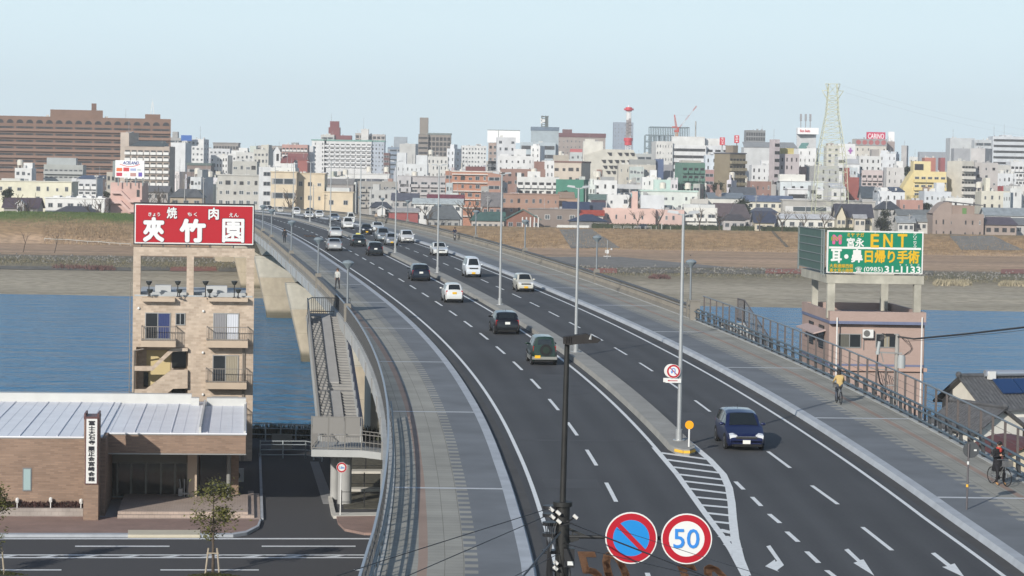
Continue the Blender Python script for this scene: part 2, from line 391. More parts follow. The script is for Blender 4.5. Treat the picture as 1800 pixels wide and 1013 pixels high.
for k in range(-4, 60):
 Y = 96.1 + 9.95 * k
 if 60 < Y < 640: strip(dm, -3.18, -3.02, 0.008, Y - 2.5, Y + 2.5, 2.5)
for k in range(0, 52):
 Y = 126.0 + 9.95 * k
 if Y < 640: strip(dm, 4.40, 4.54, 0.008, Y - 2.5, Y + 2.5, 2.5)
struct(dm.build('lane_dashes', white))
def pxpoly(pts, dz=0.008): return [roadpix(x, y) + Vector((0, 0, dz)) for x, y in pts]
def pxline(m, pts, wd):
 ps = pxpoly(pts); n = len(ps); vs = []
 for i, p in enumerate(ps):
  d = (ps[min(i + 1, n - 1)] - ps[max(i - 1, 0)]).normalized(); s = Vector((d.y, -d.x, 0)) * wd / 2
  vs += [p - s, p + s]
 m.add(vs, [(2 * i, 2 * i + 1, 2 * i + 3, 2 * i + 2) for i in range(n - 1)])
hm = MB()
rb = [(1166, 743), (1214, 780), (1247, 808), (1271, 834), (1281.5, 858), (1286, 885), (1288, 912), (1292, 948), (1301, 984), (1312, 1012)]
pxline(hm, rb, 0.30)
lb = [(1150, 787), (1190, 834), (1235, 897), (1280, 957), (1310, 1013)]
pxline(hm, lb, 0.24)
def onl(pts, y):
 for (a, b), (c, d) in zip(pts, pts[1:]):
  if b <= y <= d: return a + (c - a) * (y - b) / (d - b)
 return pts[-1][0]
LY = [796, 808, 821, 834, 846, 859, 874, 888, 902, 917, 931, 943, 957]; RY = [808, 820, 832, 844, 855, 868, 880, 893, 907, 921, 938, 952, 966]
for a, b in zip(LY, RY): pxline(hm, [(onl(lb, a) + 1, a), (onl(rb, b) - 1, b)], 0.42)
struct(hm.build('hatched_markings', white))
tm = MB()
for a, b, c, d in ((1293, 847, 1307, 861), (1322, 874, 1338, 890), (1352, 904, 1371, 920), (1383, 935, 1403, 953), (1418, 970, 1439, 990), (1427 + 26, 1003, 1475, 1020)): pxline(tm, [(a, b), (c, d)], 0.17)
for a, b, c, d in ((1350, 794, 1389, 823), (1427, 854, 1473, 887), (1516, 927, 1568, 968)): pxline(tm, [(a, b), (c, d)], 0.16)
struct(tm.build('turning_lane_dashes', white))
am = MB()
for pl in ([(1347, 961), (1354, 959), (1378, 994), (1366, 1003), (1370, 1006), (1345, 996), (1362, 984), (1363, 988), (1366, 987)],):
 ps = pxpoly(pl); am.add(ps, [tuple(range(len(ps)))])
for pl in ([(1484, 967), (1491, 965), (1512, 985), (1518, 984), (1537, 1013), (1500, 990), (1507, 988)], [(1636, 973), (1644, 972), (1671, 993), (1678, 991), (1696, 1016), (1656, 997), (1665, 996)]):
 ps = pxpoly(pl); am.add(ps, [tuple(range(len(ps)))])
struct(am.build('lane_arrows', white))
# the orange 50 painted in both lanes
orange = mat('orange_road_paint', (.36, .17, .07), 0.8, var=0.18, scale=5)
om = MB()
def paint50(Yc, o, wd, ln, m_):
 tb = text_mb('50', -wd / 2, -ln / 2, wd / 2, ln / 2, bold=0.006)
 m_.add([off(Yc + v[2], o + v[0], 0.009) for v in tb.v], tb.f)
paint50(78.6, -4.45, 1.55, 8.0, om); paint50(76.4, -1.35, 1.55, 8.0, om)
paint50(338, -4.5, 1.5, 6, om); paint50(338, -1.3, 1.5, 6, om)
struct(om.build('speed_markings', orange))
# median with its kerbs
conc = mat('median_concrete', (.27, .265, .245), 0.9, var=0.16, scale=0.5, bump=0.15, bscale=6)
mm_ = MB(); beam(mm_, [(.5, 0), (.56, .27), (1.6, .27), (1.66, 0)], 109.0, 700, 4)
nb = [off(109, .5), off(109, 1.66), off(107.6, 1.5), off(107.0, 1.2), off(107.0, .95), off(107.6, .65)]
mm_.ext([p for p in nb], (0, 0, .27))
med = mm_.build('median_strip', conc); struct(med)
ym = MB(); ym.quad(off(106.985, .93, .1), off(106.985, 1.22, .1), off(106.985, 1.22, .22), off(106.985, .93, .22)); ym.quad(off(106.985, 1.24, .1), off(107.58, 1.53, .1), off(107.58, 1.53, .22), off(106.985, 1.24, .22)); ym.quad(off(107.58, .61, .1), off(106.985, .91, .1), off(106.985, .91, .22), off(107.58, .61, .22))
struct(ym.build('yellow_median_marker', mat('yellow_sheet', (.70, .40, .04), .6)))
# kerbs
kstone = mat('kerb_stone', (.36, .385, .415), 0.75, var=0.14, scale=0.8)
km = MB(); beam(km, [(LK, -.05), (lambda Y: LK(Y) - .12, .2), (lambda Y: LK(Y) - .5, .205), (lambda Y: LK(Y) - .5, -.05)], Y0, 700, 3)
struct(km.build('left_kerb', kstone))
km = MB(); beam(km, [(RK, -.05), (lambda Y: RK(Y) + .12, .2), (lambda Y: RK(Y) + .5, .205), (lambda Y: RK(Y) + .5, -.05)], Y0, 700, 3)
struct(km.build('right_kerb', kstone))
# gutter strip of darker concrete beside each kerb
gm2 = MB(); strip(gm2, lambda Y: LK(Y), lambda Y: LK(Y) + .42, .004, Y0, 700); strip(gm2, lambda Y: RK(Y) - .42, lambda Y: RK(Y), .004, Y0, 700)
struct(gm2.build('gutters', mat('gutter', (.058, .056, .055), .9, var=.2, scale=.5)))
# pavements: dark asphalt lane, sawtooth edge, pale tiles, reddish guiding line
def pavemat(name, ub, saw, red0, red1):
 m = bpy.data.materials.new(name); m.use_nodes = True; t = m.node_tree; b = t.nodes['Principled BSDF']; L = t.links
 b.inputs['Roughness'].default_value = 0.85; b.inputs['Specular IOR Level'].default_value = 0.25
 uv = t.nodes.new('ShaderNodeUVMap'); s = t.nodes.new('ShaderNodeSeparateXYZ'); L.new(uv.outputs[0], s.inputs[0])
 def M(op, a, c):
  n = t.nodes.new('ShaderNodeMath'); n.operation = op
  for k, q in enumerate((a, c)):
   if isinstance(q, (int, float)): n.inputs[k].default_value = q
   else: L.new(q, n.inputs[k])
  return n.outputs[0]
 def X(f, a, c):
  n = t.nodes.new('ShaderNodeMix'); n.data_type = 'RGBA'; L.new(f, n.inputs[0])
  for k, q in ((6, a), (7, c)):
   if isinstance(q, tuple): n.inputs[k].default_value = (*q, 1)
   else: L.new(q, n.inputs[k])
  return n.outputs[2]
 u, v = s.outputs[0], s.outputs[1]
 st = M('GREATER_THAN', M('FRACT', M('DIVIDE', v, 1.1), 0), 0.5)
 tile = M('GREATER_THAN', u, M('ADD', M('MULTIPLY', st, saw), ub))
 red = M('MULTIPLY', M('GREATER_THAN', u, red0), M('LESS_THAN', u, red1))
 br = t.nodes.new('ShaderNodeTexBrick'); br.inputs['Scale'].default_value = 1; br.inputs['Brick Width'].default_value = 0.6; br.inputs['Row Height'].default_value = 0.55
 br.inputs['Mortar Size'].default_value = 0.012; br.offset = 0.0
 br.inputs['Color1'].default_value = (.30, .295, .262, 1); br.inputs['Color2'].default_value = (.272, .268, .24, 1); br.inputs['Mortar'].default_value = (.17, .16, .14, 1)
 L.new(uv.outputs[0], br.inputs['Vector'])
 n = t.nodes.new('ShaderNodeTexNoise'); n.inputs['Scale'].default_value = 0.35; n.inputs['Detail'].default_value = 7; L.new(uv.outputs[0], n.inputs['Vector'])
 mr = t.nodes.new('ShaderNodeMapRange'); mr.inputs[1].default_value = .3; mr.inputs[2].default_value = .7; mr.inputs[3].default_value = .82; mr.inputs[4].default_value = 1.15; L.new(n.outputs[0], mr.inputs[0])
 c = X(tile, (.155, .167, .18), br.outputs[0]); c = X(red, c, (.29, .215, .175))
 sc = t.nodes.new('ShaderNodeVectorMath'); sc.operation = 'SCALE'; L.new(c, sc.inputs[0]); L.new(mr.outputs[0], sc.inputs['Scale'])
 L.new(sc.outputs[0], b.inputs['Base Color']); return m
def pavement(name, o1, o2, mt, a, b, sgn):
 ss = stations(a, b, 3); m = MB(); uvs = []
 for Y in ss:
  p, q = fn(o1, Y), fn(o2, Y); m.v += [tuple(off(Y, p, .2)), tuple(off(Y, q, .2))]; uvs += [(0, Y), (abs(q - p), Y)]
 m.f = [(2 * i, 2 * i + 1, 2 * i + 3, 2 * i + 2) for i in range(len(ss) - 1)]; m.m = [0] * len(m.f)
 o = m.build(name, mt); me = o.data; ul = me.uv_layers.new(name='UVMap')
 for lp in me.loops: ul.data[lp.index].uv = uvs[lp.vertex_index]
 return struct(o)
pavement('left_pavement', lambda Y: LK(Y) - .5, LR - .05, pavemat('pavement_a', 1.35, .42, 2.95, 3.25), Y0, 700, -1)
pavement('right_pavement', lambda Y: RK(Y) + .5, RR + .05, pavemat('pavement_b', 1.75, .45, 3.15, 3.42), Y0, 700, 1)
cm = MB()
for px, py in ((785, 868), (765, 732), (740, 643), (700, 583), (650, 536.7), (620, 505), (590, 482), (560, 461), (530, 445)):
 Y, o = onroad(roadpix(px, py)); strip(cm, lambda Y: LK(Y) - .5, LR + .02, .206, Y - .16, Y + .16, .4)
for px, py in ((1700, 884), (1480, 742), (1330, 652), (1190, 588), (1100, 541), (1010, 510), (940, 486)):
 Y, o = onroad(roadpix(px, py)); strip(cm, lambda Y: RK(Y) + .5, RR - .02, .206, Y - .16, Y + .16, .4)
struct(cm.build('pavement_cross_lines', mat('pale_stone', (.46, .48, .50), .8, var=.1, scale=2)))
# --- the bridge itself
bconc = mat('bridge_concrete', (.37, .345, .29), 0.9, var=0.14, scale=0.28, bump=0.1, bscale=3)
pconc = bpy.data.materials.new('pier_concrete'); pconc.use_nodes = True; t = pconc.node_tree; b = t.nodes['Principled BSDF']; b.inputs['Roughness'].default_value = .9
tc = t.nodes.new('ShaderNodeTexCoord'); sp = t.nodes.new('ShaderNodeSeparateXYZ'); t.links.new(tc.outputs['Object'], sp.inputs[0])
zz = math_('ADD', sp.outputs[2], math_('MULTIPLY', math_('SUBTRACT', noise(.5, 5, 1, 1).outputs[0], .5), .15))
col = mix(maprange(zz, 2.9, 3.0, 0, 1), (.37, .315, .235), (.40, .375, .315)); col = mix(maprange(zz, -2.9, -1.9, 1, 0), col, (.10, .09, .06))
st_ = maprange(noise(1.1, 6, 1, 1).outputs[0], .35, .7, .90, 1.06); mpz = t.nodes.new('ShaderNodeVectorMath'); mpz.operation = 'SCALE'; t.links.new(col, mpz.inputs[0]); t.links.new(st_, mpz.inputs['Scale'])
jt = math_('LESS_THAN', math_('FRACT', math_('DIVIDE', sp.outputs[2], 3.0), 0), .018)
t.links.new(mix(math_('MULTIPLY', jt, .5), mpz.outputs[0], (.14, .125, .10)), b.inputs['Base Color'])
fconc = mat('fascia_concrete', (.36, .37, .365), 0.9, var=0.16, scale=0.35)
br = thing('road_bridge', 'long concrete girder bridge carrying the curving dual carriageway across the river', 'bridge', (0, 300, 0))
PIERS = [221, 310, 402, 494, 586]
def depth(Y):
 d = min(abs(Y - p) for p in PIERS); return 1.9 + 2.3 * max(0, 1 - d / 42.0) ** 1.6
LO = Vector((0, -300, 0))
def built(m, name, mats, par, **k):
 o = m.build(name, mats, par, **k); o.location = -par.location; return o
gm_ = MB(); beam(gm_, [(-9.6, -.75), (-8.0, lambda Y: -.75 - depth(Y)), (9.6, lambda Y: -.75 - depth(Y)), (11.6, -.75)], 197, 690, 4)
beam(gm_, [(-9.6, -.75), (-8.2, -2.4), (9.6, -2.4), (11.6, -.75)], 44, 196.6, 4)
built(gm_, 'girder', bconc, br)
dk = MB(); beam(dk, [(-11.95, .24), (-11.95, -.62), (-9.4, -.76), (11.4, -.76), (14.25, -.62), (14.25, .24), (13.55, .24), (13.55, -.03), (-11.45, -.03), (-11.45, .24)], Y0, 700, 4)
built(dk, 'deck_slab', fconc, br)
for k in range(60):
 Y = 100 + k * 9.0
 sd = MB(); sd.bar(off(Y, -11.97, -.6), off(Y, -11.97, .2), .10, .05); built(sd, 'fascia_joint', mat('fascia_joint', (.2, .2, .195), .9), br)
for Y in PIERS:
 ztop = zd(Y) - .75 - depth(Y); zb = -6.0; tn = tang(Y); nn = Vector((tn.y, -tn.x, 0)); c0 = Vector((mx(Y), Y, 0))
 p = MB(); rings = []
 for z, hl, hw in ((ztop, 10.2, 2.1), (ztop - .8, 10.1, 2.1), (-2.5, 8.2, 1.7), (zb, 7.9, 1.6)):
  ring = []
  for i in range(24):
   a = 2 * math.pi * i / 24; ex = 0.45
   cx_ = math.copysign(abs(math.cos(a)) ** ex, math.cos(a)) * hl; cy_ = math.copysign(abs(math.sin(a)) ** ex, math.sin(a)) * hw
   q = c0 + nn * (cx_ + 1.0) + tn * cy_; ring.append((q.x, q.y, z))
  rings.append(ring)
 for r_ in rings: p.v += r_
 for k in range(3): p.f += [(k * 24 + i, k * 24 + (i + 1) % 24, (k + 1) * 24 + (i + 1) % 24, (k + 1) * 24 + i) for i in range(24)]
 p.f += [tuple(range(24))]; p.m = [0] * len(p.f)
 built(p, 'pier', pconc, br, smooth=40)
ab = MB(); beam(ab, [(-9.0, -2.41), (-9.0, -9.4), (10, -9.4), (10, -2.41)], 187, 193, 3); built(ab, 'abutment', bconc, br)
for Y in (100, 118, 142, 166):
 for o in (-6.5, 1.0, 8.5):
  p = MB(); q = off(Y, o); p.cyl((q.x, q.y, -.05), (q.x, q.y, zd(Y) - 2.35), .6, n=14); built(p, 'column', bconc, br, smooth=40)
# --- railings
dark = mat('dark_rail', (.05, .052, .055), .5, var=.2, scale=3)
steel = mat('blue_grey_rail', (.075, .105, .13), .5, .1)
beige = mat('beige_balustrade', (.205, .19, .165), .8, var=.15, scale=.5)
toprail = mat('balustrade_top', (.09, .09, .09), .6)
def polyrail(m, o, dz, a, b, r, st=4, n=6, mi=0): m.tube([off(Y, o, dz) for Y in stations(a, b, st)], r, n, mi)
lf = thing('bridge_fence', 'dark fence of closely set upright bars along the near left edge of the bridge', 'fence', off(120, -11.7, .24))
b_ = MB(); Y = 117.0
while Y < 186:
 b_.bar(off(Y, -11.74, .24), off(Y, -11.74, 1.28), .05, .10); Y += .30
built(b_, 'slats', dark, lf)
b_ = MB(); polyrail(b_, -11.74, .34, 117, 186, .035); polyrail(b_, -11.74, .8, 66, 117, .03); built(b_, 'bottom_rail', dark, lf)
b_ = MB(); beam(b_, [(-11.78, 1.28), (-11.70, 1.28), (-11.70, 1.34), (-11.78, 1.34)], 66, 186, 3); built(b_, 'top_rail', mat('pale_handrail', (.30, .34, .38), .45, .2), lf)
Y = 66.0
while Y < 117: p = MB(); p.bar(off(Y, -11.74, .24), off(Y, -11.74, 1.28), .05, .07); built(p, 'post', dark, lf); Y += 1.3
lg = thing('guard_rail', 'triple blue grey pipe guard rail along the left pavement by the near fence', 'guard rail', off(90, LR, .2))
b_ = MB()
for z in (.50, .86, 1.06): polyrail(b_, -11.52, z, 60, 117, .038)
built(b_, 'pipes', steel, lg)
Y = 60.0
while Y < 117.1:
 p = MB(); p.bar(off(Y, -11.54, .2), off(Y, -11.54, 1.02), .05, .05); built(p, 'post', dark, lg); Y += 2.0
lb_ = thing('bridge_balustrade', 'beige concrete balustrade of upright bars along the far left edge of the bridge', 'balustrade', off(300, LR, .2))
b_ = MB(); Y = 186.4
while Y < 690:
 b_.bar(off(Y, -11.70, .2), off(Y, -11.70, 1.12), .14, .14); Y += .34 + max(0, Y - 300) * .004
built(b_, 'slats', beige, lb_)
b_ = MB(); beam(b_, [(-11.8, .26), (-11.55, .26), (-11.55, .62), (-11.8, .62)], 186.4, 690, 4); built(b_, 'plinth', beige, lb_)
b_ = MB(); beam(b_, [(-11.82, 1.1), (-11.52, 1.1), (-11.52, 1.2), (-11.82, 1.2)], 186.4, 690, 4); built(b_, 'top_rail', toprail, lb_)
lb2 = thing('bridge_balustrade', 'beige concrete balustrade with lamp pillars along the far right pavement of the bridge', 'balustrade', off(300, RR, .2))
b_ = MB(); Y = 179.5
while Y < 690:
 b_.bar(off(Y, 13.78, .2), off(Y, 13.78, 1.1), .15, .14); Y += .34 + max(0, Y - 300) * .004
built(b_, 'slats', beige, lb2)
b_ = MB(); beam(b_, [(13.64, .2), (13.94, .2), (13.94, .5), (13.64, .5)], 179.5, 690, 4); built(b_, 'plinth', beige, lb2)
b_ = MB(); beam(b_, [(13.62, 1.08), (13.94, 1.08), (13.94, 1.18), (13.62, 1.18)], 179.5, 690, 4); built(b_, 'top_rail', toprail, lb2)
b_ = MB(); polyrail(b_, 13.66, .92, 179.5, 690, .04); built(b_, 'handrail', mat('grey_handrail', (.22, .22, .22), .5), lb2)
RS = 178.0
rg = thing('guard_rail', 'blue grey pipe guard rail along the near right pavement in front of the tall fence', 'guard rail', off(120, RR, .2))
b_ = MB()
for z, r, o in ((.42, .05, 13.6), (.88, .055, 13.55), (1.05, .055, 13.75)): polyrail(b_, o, z, 60, RS, r, 3)
built(b_, 'pipes', steel, rg)
Y = 60.0
while Y <= RS:
 p = MB(); p.bar(off(Y, 13.72, .2), off(Y, 13.66, 1.02), .12, .30); built(p, 'post', dark, rg); Y += 2.0
rf = thing('tall_fence', 'tall see-through fence with slim brown posts behind the right guard rail', 'fence', off(120, 14.1, .2))
bronze = mat('bronze_posts', (.10, .085, .08), .5)
b_ = MB(); polyrail(b_, 14.14, 2.0, 60, RS, .045, 3); built(b_, 'top_rail', mat('fence_top', (.16, .18, .20), .45, .2), rf)
Y = 60.0
while Y <= RS:
 p = MB(); p.bar(off(Y, 14.14, .2), off(Y, 14.14, 2.0), .10, .08); built(p, 'post', bronze, rf); Y += 2.1
b_ = MB()
for z in (.55, .9, 1.25, 1.6): polyrail(b_, 14.15, z, 60, RS, .010, 6, 4)
built(b_, 'wires', bronze, rf)
# the pillar where the balustrade ends, and the stair screens outside the fence
pl = thing('end_pillar', 'squat concrete pillar where the right balustrade meets the pipe rail', 'pillar', off(179.0, 13.75, .2))
p = MB(); p.box(-.35, -.4, 0, .35, .4, 1.35); p.box(-.4, -.45, 1.35, .4, .45, 1.45); o = p.build('pillar', beige, pl)
sc = thing('stair_screen', 'sloping see-through screen beside the steps down from the right pavement', 'screen', off(172, 15.5, 0))
frm = MB(); pan = MB()
a0, a1, a2 = at(1297, 525, 176), at(1309, 528, 174), at(1357, 601, 164)
for p_, q_ in ((a0, a1), (a1, a2)):
 lowp, lowq = p_ - Vector((0, 0, 1.5)), q_ - Vector((0, 0, 1.5))
 frm.tube([lowp, p_, q_, lowq, lowp], .05)
 for k in range(1, 6): frm.tube([p_.lerp(q_, k / 6), lowp.lerp(lowq, k / 6)], .025)
 pan.ext([lowp, lowq, q_, p_], (.02, .03, 0))
built(frm, 'frame', bronze, sc); built(pan, 'mesh_panel', mat('screen_mesh', (.24, .25, .26), .6, alpha=.4), sc)
stp = MB()
for k in range(26):
 u = k / 26; a = a1.lerp(a2, u) - Vector((0, 0, 1.6)); c = a - Vector((1.75, 0, 0))
 stp.box(c.x, c.y - .35, c.z - .15, a.x, c.y + .35, c.z)
built(stp, 'steps', fconc, sc)
# --- tall lamps on the median, pedestrian lamps on the railings
galv = mat('galvanised_steel', (.42, .43, .43), .35, .5, var=.06, scale=2)
pb = MB(); pb.cyl((0, 0, 0), (0, 0, 10), .105, .06, 10)
pme = pb.mesh('pole', galv, 40)
pb = MB(); pb.cyl((0, 0, 0), (0, 0, .04), .28, n=10); pb.cyl((0, 0, .04), (0, 0, .5), .16, n=10); bme = pb.mesh('base', galv, 40)
pb = MB()
for s in (-1, 1):
 pb.bar((s * .05, 0, 9.95), (s * .3, 0, 10.02), .06, .06)
 pb.add([(s * .22, -.14, 9.98), (s * .72, -.1, 10.05), (s * .72, .1, 10.05), (s * .22, .14, 9.98), (s * .25, -.1, 10.12), (s * .66, -.07, 10.16), (s * .66, .07, 10.16), (s * .25, .1, 10.12)],
           [(0, 1, 2, 3), (4, 5, 6, 7), (0, 1, 5, 4), (1, 2, 6, 5), (2, 3, 7, 6), (3, 0, 4, 7)])
hme = pb.mesh('lamp_head', mat('lamp_shell', (.45, .46, .46), .4, .3), 40)
TALL = [(1181, 775), (1008, 620), (874, 537), (766, 480), (691, 445), (636, 419), (593, 400), (560, 390), (534, 383), (511, 378)]
def spot_on(o, py, a=50, b=700):
 """distance along the road at which offset o shows on row py"""
 best = min((abs(proj(off(a + k * .5, o, .25))[1] - py), a + k * .5) for k in range(int((b - a) * 2))); return best[1]
TLABEL = ['tall steel street lamp on the median tip with a no U-turn sign', 'tall steel street lamp on the median behind the dark hooded lamp', 'tall steel street lamp on the median behind the black wagon', 'tall steel street lamp on the median beside the dark blue hatchback']
FARL = ['fifth', 'sixth', 'seventh', 'eighth', 'ninth', 'tenth']
tys = []
for k, (px, py) in enumerate(TALL):
 Y = spot_on(1.1, py)
 if tys and Y - tys[-1] < 30: Y = tys[-1] + 40
 tys.append(Y); p = off(Y, 1.1, .27)
 o = thing('street_lamp', TLABEL[k] if k < 4 else f'slim steel street lamp on the far median, {FARL[k-4]} counting from the median tip', 'street lamp', p, head(Y), 'tall lamps along the bridge median')
 inst(pme, 'pole', o, (0, 0, 0)); inst(bme, 'base', o, (0, 0, 0))
 if k: inst(hme, 'lamp_head', o, (0, 0, 0))
 else: inst(hme, 'lamp_head', o, (0, 0, 0))
print('tall lamps', [round(y) for y in tys])
# the pedestrian lamps: post on a pillar, saucer shaped head
pb = MB(); pb.cyl((0, 0, 1.2), (0, 0, 3.75), .085, .07, 10); ppost = pb.mesh('post', mat('lamp_post_grey', (.20, .22, .235), .45, .3), 40)
pb = MB(); pb.box(-.24, -.24, 0, .24, .24, 1.22); pb.box(-.21, -.21, 1.22, .21, .21, 1.28); ppil = pb.mesh('pillar', beige)
pb = MB(); pb.lathe([(0, 3.7), (.12, 3.7), (.16, 3.8), (.38, 4.0), (.42, 4.08), (.30, 4.22), (0, 4.28)], n=14); phead = pb.mesh('lamp_head', mat('lamp_glass_grey', (.22, .26, .28), .25, .1), 50)
def pedlamp(Y, o, label, pillar=True):
 t_ = thing('pavement_lamp', label, 'lamp', off(Y, o, .2), head(Y), 'low saucer lamps along the bridge railings')
 inst(ppost, 'post', t_, (0, 0, 0)); inst(phead, 'lamp_head', t_, (0, 0, 0)); inst(ppil, 'pillar', t_, (0, 0, 0))
ry = [181.0, 220.5, 263.5, 305, 346, 387, 428, 470]
for k, Y in enumerate(ry): pedlamp(Y, 13.82, ['saucer topped pavement lamp on the pillar beside the steel pipe rail', 'saucer topped pavement lamp on the right balustrade before the weather mast'][k] if k < 2 else f'saucer topped pavement lamp on the right balustrade, {["third", "fourth", "fifth", "sixth", "seventh", "eighth"][k-2]} from the pipe rail')
def y_for_x(o, px, a, b):
 return min((abs(proj(off(a + k * .5, o, 1.5))[0] - px), a + k * .5) for k in range(int((b - a) * 2)))[1]
for k, px in enumerate((611, 559, 512, 477, 462)):
 Y = y_for_x(-11.68, px, 150, 640)
 pedlamp(Y, -11.68, ['saucer topped pavement lamp on the left railing at the stair head', 'saucer topped pavement lamp on the left balustrade beyond the stair head', 'saucer topped pavement lamp on the left balustrade near the dark walker', 'saucer topped pavement lamp on the left balustrade behind the red sign', 'farthest saucer topped pavement lamp on the left balustrade'][k])
# --- frames for measuring rotated buildings
class Frame:
 def __init__(s, x, y, yaw, z=0.0):
  s.o = Vector((x, y, z)); a = R(yaw); s.rz = a; s.ex = Vector((math.cos(a), math.sin(a), 0)); s.ey = Vector((-math.sin(a), math.cos(a), 0))
 def pl(s, px, py, yl=0.0):
  """local (x, z) of the pixel on the plane yl behind the front"""
  r = ray(px, py); c = Vector((0, 0, ZC)); t = ((s.o - c).dot(s.ey) + yl) / r.dot(s.ey); p = c + r * t - s.o
  return p.dot(s.ex), p.z
 def gr(s, px, py, z=0.0):
  p = G(px, py, z + s.o.z) - s.o; return p.dot(s.ex), p.dot(s.ey)
glass = mat('window_glass', (.022, .026, .03), .08, spec=.6)
dkglass = mat('dark_interior', (.012, .013, .013), .25)
alu = mat('aluminium_frame', (.33, .33, .32), .4, .5)
blk = mat('black_metal', (.018, .018, .02), .45)
wht = mat('white_paint', (.64, .64, .62), .5)
# --- the tan apartment building with the red sign
TB = Frame(0, 172.5, 6.1); x_, z_ = TB.pl(339, 700); TB.o = TB.o + TB.ex * x_
c1 = lambda cx, cy, yl=0.0: TB.pl(200 + cx / 2.664, 340 + cy / 2.664, yl)
tan_ = brickmat('tan_tiles', (.49, .40, .315), (.36, .285, .22), (.42, .35, .28), .34, .16, msize=.012, var=.10, vscale=1.2)
tan2 = mat('tan_render', (.43, .345, .26), .85, var=.08, scale=.8)
tb = thing('apartment_building', 'narrow tan tiled apartment building with balconies below the big red sign', 'building', TB.o, TB.rz)
def rect(m, a, b, y0, y1, mi=0): m.box(min(a[0], b[0]), y0, min(a[1], b[1]), max(a[0], b[0]), y1, max(a[1], b[1]), mi)
wl = MB(); xl, zt = c1(90, 481); xr = c1(657, 481)[0]
xs_, zs_ = c1(348, 722)
wl.box(xl, 0, zs_, xr, 9, zt); wl.box(xs_, 0, 0, xr, 9, zs_); wl.box(xl, 1.5, 0, xs_, 9, zs_); wl.box(xl, 0, 0, xl + .25, 1.5, zs_)
wl.build('wall', tan_, tb)
fr = MB(); zb = c1(0, 250)[1]; zo = c1(0, 290)[1]
for a, b in ((90, 125), (341, 374), (620, 657)): fr.box(c1(a, 400)[0], .02, zt, c1(b, 400)[0], .75, zo)
fr.box(xl, .02, zo, xr, .75, zb)
fr.build('sign_frame', tan_, tb)
p = MB(); p.box(xl + .3, .9, zt + .003, xr - .3, 8.7, zt + .25); p.box(xl + .1, -.02, zt + .003, xr - .1, .02, zt + .10); p.build('roof', mat('roof_membrane', (.36, .38, .39), .8, var=.1, scale=.6), tb)
p = MB()
for a, b in ((190, 265), (430, 530)): p.box(c1(a, 470)[0], 1.2, zt + .25, c1(b, 470)[0], 2.2, zt + .7)
p.build('roof_units', mat('grey_unit', (.42, .43, .43), .6), tb)
for a, b, lab in ((132, 287, 0), (442, 628, 1)):
 p = MB(); rect(p, c1(a, 487), c1(b, 507), -.55, 0); p.build('ledge', tan2, tb)
def win(par, fr_, a, b, panes=2, yl=0.0, curtain=None, name='window', fm=None, fw=.06):
 """sliding window: frame part with its pane as sub-part; a, b are local corners"""
 x0, x1, z0, z1 = min(a[0], b[0]), max(a[0], b[0]), min(a[1], b[1]), max(a[1], b[1]); p = MB(); y = yl
 p.box(x0, y - .06, z0, x0 + fw, y, z1); p.box(x1 - fw, y - .06, z0, x1, y, z1); p.box(x0 + fw, y - .06, z0, x1 - fw, y, z0 + fw); p.box(x0 + fw, y - .06, z1 - fw, x1 - fw, y, z1)
 for k in range(1, panes): xm = x0 + (x1 - x0) * k / panes; p.box(xm - fw / 2, y - .055, z0 + fw, xm + fw / 2, y - .005, z1 - fw)
 o = p.build(name, fm or alu, par)
 q = MB(); q.box(x0 + fw, y - .03, z0 + fw, x1 - fw, y - .002, z1 - fw); q.build('pane', glass, o)
 if curtain:
  q = MB(); f0, f1, cm_ = curtain; u0, u1 = x0 + fw + (x1 - x0 - 2 * fw) * f0, x0 + fw + (x1 - x0 - 2 * fw) * f1; n = 14
  for k in range(n):
   a_, b_ = u0 + (u1 - u0) * k / n, u0 + (u1 - u0) * (k + 1) / n; ya, yb = (y - .034, y - .05) if k % 2 else (y - .05, y - .034)
   q.quad((a_, ya, z0 + fw), (b_, yb, z0 + fw), (b_, yb, z1 - fw), (a_, ya, z1 - fw))
  q.build('curtain', cm_, o)
 return o
blue_c = mat('blue_curtain', (.03, .045, .13), .9); white_c = mat('white_curtain', (.50, .52, .56), .9); grey_c = mat('grey_curtain', (.22, .22, .23), .9); beige_c = mat('beige_curtain', (.28, .25, .19), .9)
o = win(tb, TB, c1(147, 558), c1(265, 684), 2, curtain=(.52, 1, blue_c)); win(tb, TB, c1(289, 560), c1(334, 618), 2, curtain=None)
o = win(tb, TB, c1(466, 560), c1(585, 690), 2, curtain=(0, .5, grey_c))
q = MB(); a, b = c1(531, 566), c1(583, 686)
for k in range(10):
 u0 = a[0] + (b[0] - a[0]) * k / 10; u1 = a[0] + (b[0] - a[0]) * (k + 1) / 10; q.quad((u0, -.05 if k % 2 else -.035, b[1]), (u1, -.035 if k % 2 else -.05, b[1]), (u1, -.035 if k % 2 else -.05, a[1]), (u0, -.05 if k % 2 else -.035, a[1]))
q.build('curtain', white_c, o)
win(tb, TB, c1(463, 757), c1(583, 888), 2, curtain=(.5, 1, beige_c)); win(tb, TB, c1(460, 950), c1(580, 1060), 2)
